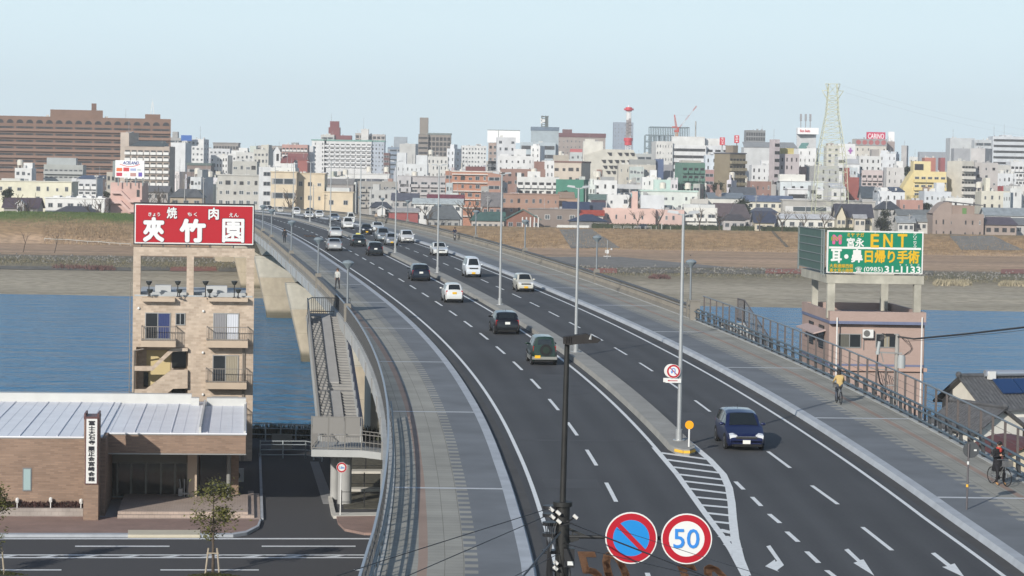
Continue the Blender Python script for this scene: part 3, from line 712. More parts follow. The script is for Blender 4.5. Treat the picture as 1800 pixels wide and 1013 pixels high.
def balcony(par, a, b, slab_bot, dep=.95, m=None):
 """a: top left of the rail, b: bottom right; slab below"""
 x0, x1, z1, z0 = a[0], b[0], a[1], b[1]
 o = MB(); o.box(x0, -dep, slab_bot, x1, 0, z0); o = o.build('balcony', tan2, par)
 p = MB()
 for z in (z1, z0 + .08): p.bar((x0, -dep + .03, z), (x1, -dep + .03, z), .05, .05); p.bar((x0 + .03, -dep + .03, z), (x0 + .03, 0, z), .05, .05); p.bar((x1 - .03, -dep + .03, z), (x1 - .03, 0, z), .05, .05)
 n = int((x1 - x0) / .16)
 for k in range(n + 1): xx = x0 + .03 + (x1 - x0 - .06) * k / n; p.bar((xx, -dep + .03, z0), (xx, -dep + .03, z1), .022, .022)
 for k in range(1, 6): yy = -dep + .03 + (dep - .03) * k / 6; p.bar((x0 + .03, yy, z0), (x0 + .03, yy, z1), .022, .022); p.bar((x1 - .03, yy, z0), (x1 - .03, yy, z1), .022, .022)
 p.build('railing', mat('taupe_rail', (.19, .17, .15), .5), o)
def bc(cx, cy): return c1(cx, cy, -.95)
balcony(tb, bc(128, 624), bc(290, 692), bc(0, 718)[1]); balcony(tb, bc(434, 627), bc(628, 692), bc(0, 718)[1]); balcony(tb, bc(430, 822), bc(622, 888), bc(0, 913)[1])
balcony(tb, bc(430, 1010), bc(622, 1075), bc(0, 1100)[1])
# stairwell: inner yellow wall, dark doorways, sloping parapets
P_ = lambda pts, y: [(c1(*q)[0], y, c1(*q)[1]) for q in pts]
st = MB(); st.ext(P_([(98, 808), (182, 808), (268, 724), (347, 724), (347, 738), (278, 740), (182, 830), (98, 830)], -.3), (0, .35, 0))
st.ext(P_([(98, 916), (150, 916), (270, 826), (346, 826), (346, 912), (278, 914), (226, 956), (98, 956)], -.3), (0, .35, 0))
st.ext(P_([(98, 985), (200, 985), (240, 1000), (346, 1000), (346, 1060), (98, 1060)], -.3), (0, .35, 0))
st.build('stair_parapet', tan_, tb)
yw = MB(); yw.box(c1(158, 0)[0], 1.44, c1(0, 912)[1], c1(272, 0)[0], 1.49, c1(0, 740)[1]); yw.build('inner_wall', mat('cream_wall', (.50, .41, .22), .8), tb)
for a, b in (((270, 742), (336, 826)), ((268, 916), (334, 960)), ((136, 845), (158, 914))):
 d = MB(); rect(d, c1(*a), c1(*b), 1.40, 1.43); d.build('doorway', dkglass, tb)
p = MB()
for cx in (605, 612): p.cyl((c1(cx, 700)[0], -.08, 0), (c1(cx, 720)[0], -.08, bc(0, 718)[1]), .045, n=6)
p.tube([(c1(96, 720)[0], -.1, c1(0, 735)[1]), (c1(96, 720)[0], -.1, .3)], .05); p.tube([(c1(96, 720)[0], -.1, c1(0, 735)[1]), (c1(140, 720)[0], -.1, c1(0, 727)[1])], .05)
p.tube([(c1(82, 0)[0], -.05, c1(0, 415)[1]), (c1(82, 0)[0], -.05, .3)], .025); p.tube([(c1(82, 0)[0], -.05, c1(0, 415)[1]), (c1(91, 0)[0], -.05, c1(0, 415)[1])], .025)
p.build('pipes', mat('pipe_taupe', (.22, .19, .16), .6), tb)
p = MB()
for cx, cy in ((117, 538), (420, 552), (418, 746), (418, 942)): p.ball((c1(cx, cy)[0], -.06, c1(cx, cy)[1]), .10, 8)
p.build('vent_caps', wht, tb, smooth=True)
cb_ = MB(); cb_.tube([(c1(52, 950)[0], -.5, c1(0, 955)[1]), (c1(66, 950)[0], -.3, c1(0, 966)[1]), (c1(95, 940)[0], -.1, c1(0, 945)[1])], .05)
for k in range(5): cb_.tube([(c1(82 + 5 * k, 0)[0], -.15, c1(0, 930)[1]), (c1(98 - 4 * k, 0)[0], -.2, c1(0, 972)[1])], .03)
cb_.build('cable_bundle', blk, tb)
# the red sign
sg = thing('roof_sign', 'red restaurant sign with large white brush lettering above the tan apartment building', 'sign', TB.o, TB.rz)
a, b = c1(94, 42, -.1), c1(658, 248, -.1)
p = MB(); p.box(a[0], -.1, b[1], b[0], .55, a[1]); p.build('box', blk, sg)
a2, b2 = c1(99, 49, -.1), c1(653, 242, -.1); p = MB(); p.box(a2[0], -.12, b2[1], b2[0], -.101, a2[1]); p.build('border', wht, sg)
a3, b3 = c1(104, 54, -.1), c1(648, 236, -.1); p = MB(); p.box(a3[0], -.14, b3[1], b3[0], -.121, a3[1]); p.build('face', mat('sign_red', (.38, .005, .014), .45), sg)
l1, l2 = MB(), MB()
for tx, x0, y0, x1, y1, bo in (('夾', 136, 112, 238, 228, .05), ('竹', 307, 120, 432, 230, .055), ('園', 507, 120, 612, 230, .03), ('焼', 248, 65, 297, 118, .022), ('肉', 443, 68, 493, 123, .03), ('きょう', 162, 90, 217, 107, .02), ('ちく', 345, 90, 390, 107, .02), ('えん', 540, 93, 585, 111, .02)):
 A, B = c1(x0, y1, -.15), c1(x1, y0, -.15); e_ = .035 if y1 - y0 > 30 else .0
 t1 = text_mb(tx, A[0], A[1], B[0], B[1], -.172, .02, bo); l1.add(t1.v, t1.f)
 if e_: t2 = text_mb(tx, A[0] - e_, A[1] - e_, B[0] + e_, B[1] + e_, -.150, .012, bo + .012); l2.add(t2.v, t2.f)
l1.build('lettering', mat('sign_white', (.66, .66, .65), .5), sg); l2.build('lettering_outline', mat('sign_outline', (.03, .006, .03), .5), sg)
p = MB()
for cx in (130, 230, 340, 356, 450, 560, 630): p.bar((c1(cx, 250)[0], .3, zb), (c1(cx, 250)[0], .3, b[1] + .02), .08, .08)
p.build('brackets', alu, sg)
for k, (ax_, ay_, bx_, by_) in enumerate(((165, 418, 170, 456), (300, 418, 308, 456), (430, 418, 450, 456), (565, 418, 583, 456))):
 fl = thing('floodlight', ['black twin floodlight at the left end of the ledge under the red sign', 'black twin floodlight left of the middle post under the red sign', 'black twin floodlight right of the middle post under the red sign', 'black twin floodlight at the right end of the ledge under the red sign'][k], 'floodlight', TB.o, TB.rz, 'floodlights under the red sign')
 p = MB(); q = MB()
 for (cx, cy), dy in (((ax_, ay_), -.35), ((bx_, by_), -.55)):
  x, z = c1(cx, cy, dy); p.cyl((x, dy, zt + .02), (x, dy, z - .12), .035, n=6); q.lathe([(0, 0), (.1, 0), (.2, .16), (.22, .26), (.17, .27), (0, .24)], (x, dy, z - .16), 12)
  p.bar((x - .1, dy, zt + .02), (x + .1, dy, zt + .02), .2, .05)
 p.build('stand', blk, fl); q.build('lamp', mat('flood_shell', (.03, .035, .035), .3), fl, smooth=40)
# --- the brown assembly hall in front of it
HF = Frame(0, 147.0, 6.1); x_, z_ = HF.pl(300, 800); HF.o = HF.o + HF.ex * x_
c2 = lambda cx, cy, yl=0.0: HF.pl(cx / 3.0413, 680 + cy / 3.0413, yl)
g2 = lambda cx, cy, z=0.0: HF.gr(cx / 3.0413, 680 + cy / 3.0413, z)
hall = thing('assembly_hall', 'low brown tiled assembly hall with a white metal roof and a glazed entrance', 'building', HF.o, HF.rz)
brown = brickmat('brown_tiles', (.285, .195, .14), (.205, .138, .10), (.22, .165, .13), .45, .10, var=.12, vscale=.5)
roofw = mat('white_metal_roof', (.74, .75, .78), .45, var=.07, scale=.5)
HX0 = -42.0; zf0, zf1 = c2(700, 357)[1], c2(700, 252)[1]; xR = c2(1314, 300)[0]; xT = c2(540, 300)[0]
YW = -3.0                                          # front of the left wing
zw = c2(230, 272, YW)[1]; xw = c2(450, 400, YW)[0]
w_ = MB(); w_.box(HX0, YW, 0, xw + 1.2, 20, zw)
w_.box(xT, 0, zf0, xR, 4.6, zf1)                   # canopy fascia block
w_.box(xw + 1.2, 4.6, 0, xR - .4, 20, zf1); w_.build('wall', brown, hall)
rf_ = MB(); rf_.box(HX0, YW - .05, zw + .003, xw + 1.0, 20.05, zw + .07); rf_.box(xT + .05, -.06, zf1 + .003, xR + .05, 20.06, zf1 + .07)
rf_.build('roof', roofw, hall)
sm = MB(); k = 0; xx = HX0
while xx < xR - .2:
 z_b = (zw if xx < xw + .9 else zf1) + .07; y_b = (YW if xx < xw + .9 else 0)
 hgt = .045 if k % 3 == 0 else .012; wd_ = .022 if k % 3 == 0 else .012
 sm.box(xx - wd_, y_b + .1, z_b + .002, xx + wd_, 18.2, z_b + hgt); k += 1; xx += .70
sm.build('roof_seams', mat('roof_seam', (.62, .63, .67), .5), hall)
pp = MB(); pp.box(HX0, 18.4, zw, xT + 4.8, 19.2, zw + .62); pp.box(xT + 4.8, 17.2, zf1, c2(1065, 100, 18)[0], 18.2, zf1 + .55); pp.box(c2(1063, 240)[0], .2, zf1 + .071, c2(1075, 240)[0], 17.6, zf1 + .42); pp.box(c2(1080, 240)[0], 17.2, zf1 + .071, xR, 18.2, zf1 + .55); pp.box(xR - .12, .2, zf1 + .071, xR, 17.2, zf1 + .2)
pp.build('parapet', mat('pale_flashing', (.50, .50, .48), .5, var=.06), hall)
fl_ = MB(); fl_.box(xT, -.03, zf1 - .06, xR + .03, -.001, zf1 + .001); fl_.box(xT, -.03, zf0 - .05, xR + .03, -.001, zf0 + .02); fl_.box(HX0, YW - .03, zw - .06, xw, YW - .001, zw + .001); fl_.build('roof_trim', alu, hall)
# entrance glazing, doors one by one
YG = 4.4; zd0, zd1, zd2 = c2(800, 592, YG)[1], c2(800, 405, YG)[1], c2(800, 362, YG)[1]
ed = [555, 628, 700, 780, 860, 935, 1002]
for a, b in zip(ed, ed[1:]):
 x0, x1 = c2(a, 500, YG)[0], c2(b, 500, YG)[0]; d = MB(); f = .05
 d.box(x0, YG - .08, zd0, x0 + f, YG, zd1); d.box(x1 - f, YG - .08, zd0, x1, YG, zd1); d.box(x0 + f, YG - .08, zd1 - f, x1 - f, YG, zd1); d.box(x0 + f, YG - .08, zd0, x1 - f, YG, zd0 + .10)
 o = d.build('door', mat('bronze_frame', (.20, .19, .16), .4, .3), hall); q = MB(); q.box(x0 + f, YG - .05, zd0 + .1, x1 - f, YG - .02, zd1 - f); q.build('pane', mat('brown_glass', (.035, .03, .018), .06, spec=.7), o)
q = MB(); q.box(c2(545, 0, YG)[0], YG - .06, zd1, c2(1003, 0, YG)[0], YG - .01, zf0 + .02); q.build('transom', mat('transom_panel', (.24, .22, .18), .5), hall)
pl_ = MB(); a, b = c2(1003, 360, 3), c2(1050, 608, 3); pl_.box(a[0], 3, 0, b[0], 3.8, zf0); pl_.build('pillar', mat('pale_pillar', (.50, .40, .31), .8), hall)
q = MB(); a, b = c2(1072, 365, 4.3), c2(1215, 600, 4.3); q.box(a[0], 4.25, .3, b[0], 4.55, zf0); q.build('dark_glazing', glass, hall)
q = MB(); x = c2(1222, 500, 3)[0]; q.cyl((x, 3, .3), (x, 3, zf0), .13, n=10); x = c2(1056, 500, 3.4)[0]; q.bar((x, 3.6, .3), (x, 3.6, zf0), .08, .08); q.build('column', mat('grey_column', (.20, .20, .19), .6), hall, smooth=40)
# slit window of the left wing
a, b = c2(122, 433, YW), c2(168, 558, YW); q = MB(); rect(q, a, b, YW - .04, YW - .001); o = q.build('window', mat('slate_frame', (.16, .17, .18), .5), hall)
a, b = c2(127, 440, YW), c2(163, 551, YW); q = MB(); rect(q, a, b, YW - .055, YW - .041); q.build('pane', mat('frosted_glass', (.30, .40, .40), .25), o)
# sign tower
tw = thing('sign_tower', 'narrow brown tiled sign tower with an upright white name panel at the hall entrance', 'sign', HF.o, HF.rz)
YT = -5.0; a, b = c2(450, 160, YT), c2(524, 712, YT); q = MB(); q.box(a[0], YT, 0, b[0], YT + 1.8, a[1] - .15); q.build('tower', brown, tw)
q = MB(); q.box(a[0] - .02, YT - .02, a[1] - .15, b[0] + .02, YT + 1.82, a[1]); q.box(a[0], YT, a[1], a[0] + .1, YT + 1.8, a[1] + .18); q.box(b[0] - .1, YT, a[1], b[0], YT + 1.8, a[1] + .18); q.build('cap', mat('maroon_cap', (.11, .05, .05), .5), tw)
q = MB(); rect(q, c2(457, 164, YT), c2(522, 522, YT), YT - .06, YT - .001); q.build('panel_frame', mat('maroon_cap', (0, 0, 0)), tw)
q = MB(); rect(q, c2(463, 171, YT), c2(517, 516, YT), YT - .09, YT - .061); q.build('panel', wht, tw)
lt = MB(); yy = 181.0
for ch in '冨士大石寺': A, B = c2(474, yy + 24, YT), c2(508, yy + 1, YT); t_ = text_mb(ch, A[0], A[1], B[0], B[1], YT - .105, .012, .03); lt.add(t_.v, t_.f); yy += 25.6
yy = 317.0
for ch in '顕正会宮崎会館': A, B = c2(472, yy + 25, YT), c2(506, yy + 1, YT); t_ = text_mb(ch, A[0], A[1], B[0], B[1], YT - .105, .012, .03); lt.add(t_.v, t_.f); yy += 27
lt.build('lettering', mat('ink', (.012, .012, .02), .6), tw)
# planter, plaza, steps
tilep = brickmat('plaza_tiles', (.40, .32, .27), (.36, .29, .245), (.28, .23, .2), .3, .3, axis='XY', var=.1)
def hset(m, name, mats, **k):
 o = m.build(name, mats, **k); o.location = HF.o; o.rotation_euler = (0, 0, HF.rz); return o
pz = MB(); x0 = g2(640, 640, .45)[0]; x1 = c2(1325, 690)[0]; yf = g2(900, 668, .45)[1]
pz.box(x0, yf, 0, x1, 4.2, .45); pz.box(x0, yf - .35, 0, x1 + .35, yf, .30); pz.box(x0, yf - .70, 0, x1 + .7, yf - .35, .15); pz.box(x1, yf, 0, x1 + .35, 7, .30); pz.box(x1 + .35, yf - .35, 0, x1 + .7, 7, .15)
struct(hset(pz, 'plaza', tilep))
q = MB(); q.box(c2(527, 600, 0)[0], yf - .6, 0, x0 - .01, 4.2, .12); struct(hset(q, 'entrance_ramp', mat('grey_paving', (.30, .27, .25), .85, var=.08)))
pt = thing('planter', 'long low block planter with dark red clipped plants along the hall wall', 'planter', HF.o, HF.rz)
q = MB(); y0_ = g2(200, 706)[1]; q.box(HX0, y0_, 0, c2(444, 650, y0_)[0], y0_ + .3, c2(200, 650, y0_)[1]); q.build('wall', brickmat('grey_blocks', (.34, .30, .27), (.30, .265, .24), (.25, .22, .2), .4, .2), pt)
h = MB(); random.seed(3); xe = c2(440, 640, y0_)[0]; zp = c2(200, 650, y0_)[1]
for k in range(2600):
 x, y, z = random.uniform(-22, xe), random.uniform(y0_ + .3, YW - .1), zp - .1 + random.random() * .42; a = random.random() * 6.28; s_ = .07
 h.add([(x - s_ * math.cos(a), y - s_ * math.sin(a), z - .04), (x + s_ * math.cos(a), y + s_ * math.sin(a), z - .04), (x + random.uniform(-.05, .05), y + random.uniform(-.05, .05), z + .1)], [(0, 1, 2)])
h.box(-22, y0_ + .35, .1, xe, YW - .15, zp + .02)
h.build('foliage', mat('dark_red_leaves', (.045, .02, .017), .8, var=.5, scale=6), pt)
for k, (cx, cy) in enumerate(((92, 612), (271, 610), (433, 618))):
 o = MB(); x, z = c2(cx, cy, y0_ + .15); o.cyl((x, y0_ + .15, zp), (x, y0_ + .15, z), .03, n=6); o.cyl((x, y0_ + .05, z - .02), (x, y0_ + .28, z + .10), .09, .11, 8)
 o = hset(o, 'spotlight', wht); tag(o, ['small white spotlight on the planter farthest from the sign tower', 'small white spotlight in the middle of the planter', 'small white spotlight on the planter beside the sign tower'][k], 'spotlight', 'spotlights along the planter')
# umbrella stands and a barrier at the entrance
o = MB(); x, z = c2(568, 600, 3); o.box(x - .25, 3, .13, x + .15, 3.3, .2)
for d in (-.12, 0, .1): o.cyl((x + d, 3.1, .2), (x + d + .05, 3.15, 1.55), .035, n=6)
o = hset(o, 'umbrella_stand', wht); tag(o, 'white umbrella stand at the left of the hall doors', 'stand')
o = MB(); x, z = c2(985, 600, 3)
for d in (-.3, 0, .25): o.cyl((x + d * .6, 3, .45), (x + d, 3, 1.5), .05, n=6)
o.box(x - .3, 2.8, .6, x + .3, 3.2, .68); o.box(x - .35, 2.8, .5, x - .1, 3.2, .95)
o = hset(o, 'wheelchair_rack', mat('chrome_grey', (.25, .25, .26), .3, .7)); tag(o, 'grey metal rack beside the pale entrance pillar', 'rack')
for k, cx in enumerate((1270, 1190)):
 a = thing('air_conditioner', ['pale outdoor air conditioner under the canopy end', 'pale outdoor air conditioner behind the dark glazing'][k], 'air conditioner', HF.o, HF.rz); x, z = c2(cx, 400, 9); q = MB(); q.box(x - .4, 9, .6, x + .4, 9.35, 1.4); q.build('case', mat('grey_unit', (0, 0, 0)), a); q = MB(); q.cyl((x - .08, 8.97, 1.0), (x - .08, 9.02, 1.0), .26, n=14); q.build('fan_grille', blk, a)
# --- the street below, its pavements and markings
def gp(m, pts, z, mi=0):
 v = [G(x, y, 0) + Vector((0, 0, z)) for x, y in pts]; m.add(v, [tuple(range(len(v)))], mi)
def gslab(pts, z, name, mt):
 m = MB(); v = [G(x, y, 0) for x, y in pts]; m.ext([q + Vector((0, 0, -.05)) for q in v], (0, 0, z + .05)); return struct(m.build(name, mt))
redpave = brickmat('red_pavers', (.30, .20, .165), (.25, .17, .145), (.20, .15, .13), .22, .11, axis='XY', var=.12)
gslab([(-260, 912), (150, 912), (172, 913), (212, 913.5), (452, 914), (456, 918), (452, 928), (432, 938), (408, 942), (-260, 942)], .14, 'street_pavement', redpave)
gslab([(-260, 942.1), (408, 942.1), (432, 938.1), (452, 928.1), (456.1, 918), (459, 918), (455, 930), (434, 941), (410, 945), (-260, 945)], .16, 'street_kerb', kstone)
gslab([(225, 937), (352, 937), (352, 945.5), (225, 945.5)], .165, 'dropped_kerb', mat('cream_kerb', (.50, .46, .36), .8, var=.06))
gslab([(590, 906), (700, 906), (700, 942), (640, 941), (606, 934), (594, 922)], .14, 'corner_pavement', redpave)
sm_ = MB()
gp(sm_, [(-200, 946.5), (690, 946.5), (690, 948.6), (-200, 948.6)], .012)
for y in (975.3, 980.0): gp(sm_, [(-200, y), (690, y), (690, y + 1.7), (-200, y + 1.7)], .012)
for k in range(-3, 10): x = 12 + k * 72; gp(sm_, [(x - 22, 979.8), (x + 14, 976.4), (x + 24, 976.4), (x + 2, 979.8)], .012)
for a, b, y in ((132, 298, 959.8), (460, 625, 959.8), (-100, 108, 1001.5), (282, 455, 1001.5), (622, 660, 1001.5)): gp(sm_, [(a, y), (b, y), (b, y + 1.9), (a, y + 1.9)], .012)
struct(sm_.build('street_markings', white))
# driveway edges and barrier
gslab([(455, 800), (458, 915), (463, 915), (459, 800)], .14, 'driveway_kerb', kstone)
gslab([(545, 812), (560, 812), (588, 886), (568, 886)], .02, 'drain_strip', mat('drain_concrete', (.24, .24, .24), .9, var=.1))
gslab([(577, 877), (583, 876), (590, 906), (686, 905), (686, 911), (586, 912), (582, 905)], .16, 'island_kerb', mat('white_kerb', (.52, .50, .45), .8, var=.1))
gravel = mat('gravel', (.085, .08, .06), .95, var=.5, scale=3)
gslab([(598, 800), (720, 800), (720, 895), (604, 895)], .03, 'gravel_bed', gravel)
for y in (830, 862): gslab([(585, y), (720, y), (720, y + 4), (585, y + 4)], .2, 'bed_kerb', mat('white_kerb', (0, 0, 0)))
bs = thing('road_barrier', 'pale pipe barrier across the end of the driveway by the river', 'barrier', G(500, 803))
q = MB(); L = G(500, 803)
for a, b in (((457, 806), (537, 806)), ((537, 806), (566, 812))):
 A, B = G(*a), G(*b)
 for z in (.25, .6, .95, 1.2): q.tube([A + Vector((0, 0, z)) - L, B + Vector((0, 0, z)) - L], .035)
 for t_ in (0, .5, 1): pnt = A.lerp(B, t_) - L; q.cyl(pnt, pnt + Vector((0, 0, 1.25)), .05, n=8)
q.build('pipes', mat('pale_pipe', (.36, .40, .42), .5, .2), bs)
q = MB(); A = G(477, 790); q.box(A.x - .0, A.y, 0, A.x + 1.45, A.y + .2, 1.1, 0); o = q.build('concrete_block', conc); tag(o, 'grey concrete block standing behind the driveway barrier', 'block')
fb = MB(); A, B = G(440, 775), G(600, 779)
for z in (.5, .95, 1.3): fb.tube([A + Vector((0, 0, z)), B + Vector((0, 0, z))], .035)
for k in range(7): pnt = A.lerp(B, k / 6); fb.cyl(pnt, pnt + Vector((0, 0, 1.35)), .05, n=6)
o = fb.build('river_fence', mat('pale_pipe', (0, 0, 0))); tag(o, 'thin pipe fence along the top of the near river bank', 'fence')
# dark grass on top of the near bank
def tuft(m, x, y, z, h, w_=.05, lean=.15):
 a = random.random() * 6.28; dx, dy = math.cos(a) * w_, math.sin(a) * w_; lx, ly = random.uniform(-lean, lean) * h, random.uniform(-lean, lean) * h
 m.add([(x - dx, y - dy, z), (x + dx, y + dy, z), (x + lx, y + ly, z + h)], [(0, 1, 2)])
bgm = MB(); random.seed(5)
for k in range(9000):
 x = random.uniform(-30, -8); y = random.uniform(185.5, 189.5); tuft(bgm, x, y, terrain(x, y), random.uniform(.3, 1.25), .07, .4)
o = bgm.build('bank_grass', mat('dark_bank_grass', (.03, .035, .014), .9, var=.5, scale=1)); o['kind'] = 'stuff'
bf = thing('wire_fence', 'dark post and rail fence beside the gravel under the bridge', 'fence', G(640, 895)); L = G(640, 895)
for (a, b) in (((600, 893), (720, 893)), ((600, 860), (720, 860)), ((604, 828), (720, 828))):
 A, B = G(*a) - L, G(*b) - L; q = MB()
 for z in (.35, .95): q.tube([A + Vector((0, 0, z)), B + Vector((0, 0, z))], .02)
 for k in range(4): pnt = A.lerp(B, k / 3); q.cyl(pnt, pnt + Vector((0, 0, 1.05)), .035, n=6)
 q.build('fence_run', blk, bf)
# --- stairs down from the bridge, left
sw = thing('bridge_stairs', 'grey outdoor staircase with a bicycle ramp descending beside the bridge', 'stairs', (-13, 166, 0)); SL = -sw.location
sgrey = mat('stair_concrete', (.24, .235, .225), .9, var=.15, scale=.9); sdark = mat('stair_rail_blue', (.035, .045, .075), .45); srail = mat('stair_rail_grey', (.17, .165, .155), .5)
tl, trr = at(543, 560, 180), at(600, 560, 180); bl_, brr = at(566, 716, 152.5), at(634, 716, 152.5)
tl.z = trr.z = 9.5; bl_.z = brr.z = 3.55
N = 46; q = MB(); rmp = MB()
for k in range(N):
 u0, u1 = k / N, (k + 1) / N
 if .615 < u0 < .66: zk = tl.z + (bl_.z - tl.z) * .64
 else: zk = tl.z + (bl_.z - tl.z) * u0
 A0, B0, A1, B1 = tl.lerp(bl_, u0), trr.lerp(brr, u0), tl.lerp(bl_, u1), trr.lerp(brr, u1)
 q.ext([(A0.x, A0.y, zk - .30), (B0.x, B0.y, zk - .30), (B1.x, B1.y, zk - .30), (A1.x, A1.y, zk - .30)], (0, 0, .30))
built(q, 'steps', sgrey, sw)
for u0, u1 in ((.01, .6), (.67, .995)):
 A0, B0, A1, B1 = tl.lerp(bl_, u0), trr.lerp(brr, u0), tl.lerp(bl_, u1), trr.lerp(brr, u1); z = Vector((0, 0, .22))
 rmp.ext([A0.lerp(B0, .36) + z, A0.lerp(B0, .64) + z, A1.lerp(B1, .64) + z, A1.lerp(B1, .36) + z], (0, 0, -.12))
built(rmp, 'bicycle_ramp', mat('ramp_concrete', (.30, .295, .285), .9, var=.1), sw)
q = MB(); q.ext([tl + Vector((-.15, 0, .25)), bl_ + Vector((-.15, 0, .25)), bl_ + Vector((-.15, 0, -.75)), tl + Vector((-.15, 0, -.75))], (.15, 0, 0)); q.ext([trr + Vector((0, 0, .25)), brr + Vector((0, 0, .25)), brr + Vector((0, 0, -.75)), trr + Vector((0, 0, -.75))], (.15, 0, 0)); built(q, 'stringers', fconc, sw)
q = MB()
for z in (1.15, 1.0): q.tube([tl + Vector((-.1, 0, z + .1)), bl_ + Vector((-.1, 0, z + .1))], .05)
for k in range(60): pnt = tl.lerp(bl_, k / 59) + Vector((-.1, 0, .2)); q.bar(pnt, pnt + Vector((0, 0, 1.0)), .05, .05)
built(q, 'railing', srail, sw)
q = MB(); q.bar(trr + Vector((.1, 0, 1.0)), brr + Vector((.1, 0, 1.0)), .16, .28)
for k in range(16): pnt = trr.lerp(brr, k / 15) + Vector((.1, 0, .2)); q.bar(pnt, pnt + Vector((0, 0, .9)), .08, .08)
built(q, 'railing', sdark, sw)
# top landing joined to the deck and its back railing
q = MB(); q.box(tl.x - .2, 179.6, 9.15, -11.6, 183.5, 9.5); built(q, 'landing', sgrey, sw)
q = MB()
for z in (.15, 1.15): q.tube([(tl.x - .1, 179.8, 9.5 + z), (tl.x - .1, 183.4, 9.5 + z), (trr.x + .4, 183.4, 9.5 + z)], .04)
for k in range(20): xx = tl.x - .1 + (trr.x + .5 - tl.x) * k / 19; q.bar((xx, 183.4, 9.5), (xx, 183.4, 10.65), .035, .035)
built(q, 'back_railing', srail, sw)
# lower landing, solid screens, second run under the bridge
zl = 3.4; q = MB(); xa, xb = bl_.x - .25, brr.x + .35; q.box(xa, 147.9, zl - .42, xb, 152.6, zl); q.ext([(xb, 147.9, zl), (xb, 147.9, zl - .42), (xb + 3.2, 147.9, zl - .75), (xb + 3.2, 147.9, zl - .33)], (0, 2.4, 0)); built(q, 'lower_landing', fconc, sw)
pnl = mat('screen_panel', (.20, .195, .185), .5)
q = MB()
for k in range(3): x0 = xa + .05 + (xb - xa - .1) * k / 3; x1 = xa + .0 + (xb - xa - .1) * (k + 1) / 3; q.box(x0, 147.94, zl + .95, x1, 147.98, zl + 1.95)
built(q, 'screen', pnl, sw)
q = MB()
for z in (.1, .85, 1.95): q.bar((xa, 147.96, zl + z), (xb, 147.96, zl + z), .05, .06)
for k in range(4): x = xa + (xb - xa) * k / 3; q.bar((x, 147.96, zl), (x, 147.96, zl + 2.0), .07, .07)
n = 18
for k in range(n): x = xa + (xb - xa) * k / n; q.bar((x, 147.96, zl + .1), (x, 147.96, zl + .85), .025, .025)
for z in (.5, .95, 1.15): q.bar((xb, 147.96, zl + z), (xb + 3.2, 147.96, zl + z - .33), .05, .05)
for k in range(14): x = xb + 3.2 * k / 13; q.bar((x, 147.96, zl - .33 * k / 13), (x, 147.96, zl + 1.1 - .33 * k / 13), .025, .025)
for z in (.1, 1.2): q.bar((xa, 147.96, zl + z), (xa, 152.5, zl + z), .05, .05)
for k in range(16): y = 147.96 + 4.5 * k / 15; q.bar((xa, y, zl), (xa, y, zl + 1.2), .025, .025)
built(q, 'landing_railing', srail, sw)
for px, Y in ((605, 149.5), (588, 151.5)):
 A = at(px, 890, Y); q = MB(); q.cyl((A.x, Y, 0), (A.x, Y, zl - .4), .42 if px > 600 else .28, n=16); built(q, 'column', mat('column_grey', (.33, .33, .32), .8, var=.1), sw, smooth=40)
# --- pink building with the clinic board
PB = Frame(0, 180.0, 2.0); x_, z_ = PB.pl(1458, 560); PB.o = PB.o + PB.ex * x_
c5 = lambda cx, cy, yl=0.0: PB.pl(1420 + cx / 5.0654, 500 + cy / 5.0654, yl)
pink = brickmat('pink_tiles', (.37, .275, .24), (.345, .255, .22), (.33, .25, .22), .20, .10, msize=.008, var=.07, vscale=.3)
pb_ = thing('corner_building', 'pink tiled building with blue stripes carrying the clinic board', 'building', PB.o, PB.rz)
xr = c5(1035, 600)[0]; xr2 = c5(1054, 300, -.5)[0]; zt = c5(600, 245, -.5)[1]; zb_ = c5(600, 356, -.5)[1]; DP = 13.0
q = MB(); q.box(0, 0, 0, xr, DP, zb_ - .001); q.build('wall', pink, pb_)
q = MB(); q.box(-.05, -.5, zb_, xr2, -.25, zt); q.box(-.05, DP - .2, zb_, xr2, DP, zt); q.box(-.05, -.25, zb_, .2, DP - .2, zt); q.box(xr2 - .25, -.25, zb_, xr2, DP - .2, zt); q.box(.2, -.25, zb_, xr2 - .25, DP - .2, zt - .55); q.build('parapet', pink, pb_)
blu = mat('blue_stripe_tiles', (.13, .15, .24), .6, var=.1, scale=2)
z0, z1 = c5(0, 348, -.5)[1], c5(0, 322, -.5)[1]; q = MB(); q.box(-.07, -.52, z0, xr2 + .02, -.501, z1); q.box(-.07, -.501, z0, -.051, DP, z1); q.build('stripe', blu, pb_)
z0, z1 = c5(0, 722, -.1)[1], c5(0, 704, -.1)[1]; q = MB(); q.box(-.02, -.022, z0, xr + .02, -.001, z1); q.box(-.022, -.001, z0, -.001, DP, z1); q.build('stripe', blu, pb_)
q = MB(); z = c5(0, 742)[1]; q.box(0, -.25, z - .16, xr + .2, -.002, z + .10); q.build('ledge', mat('pink_soffit', (.40, .27, .22), .8), pb_)
win(pb_, PB, c5(268, 438), c5(472, 566), 2, curtain=(0, .5, mat('sage_curtain', (.10, .10, .085), .9))); win(pb_, PB, c5(604, 438), c5(808, 566), 2, curtain=(.35, .6, beige_c))
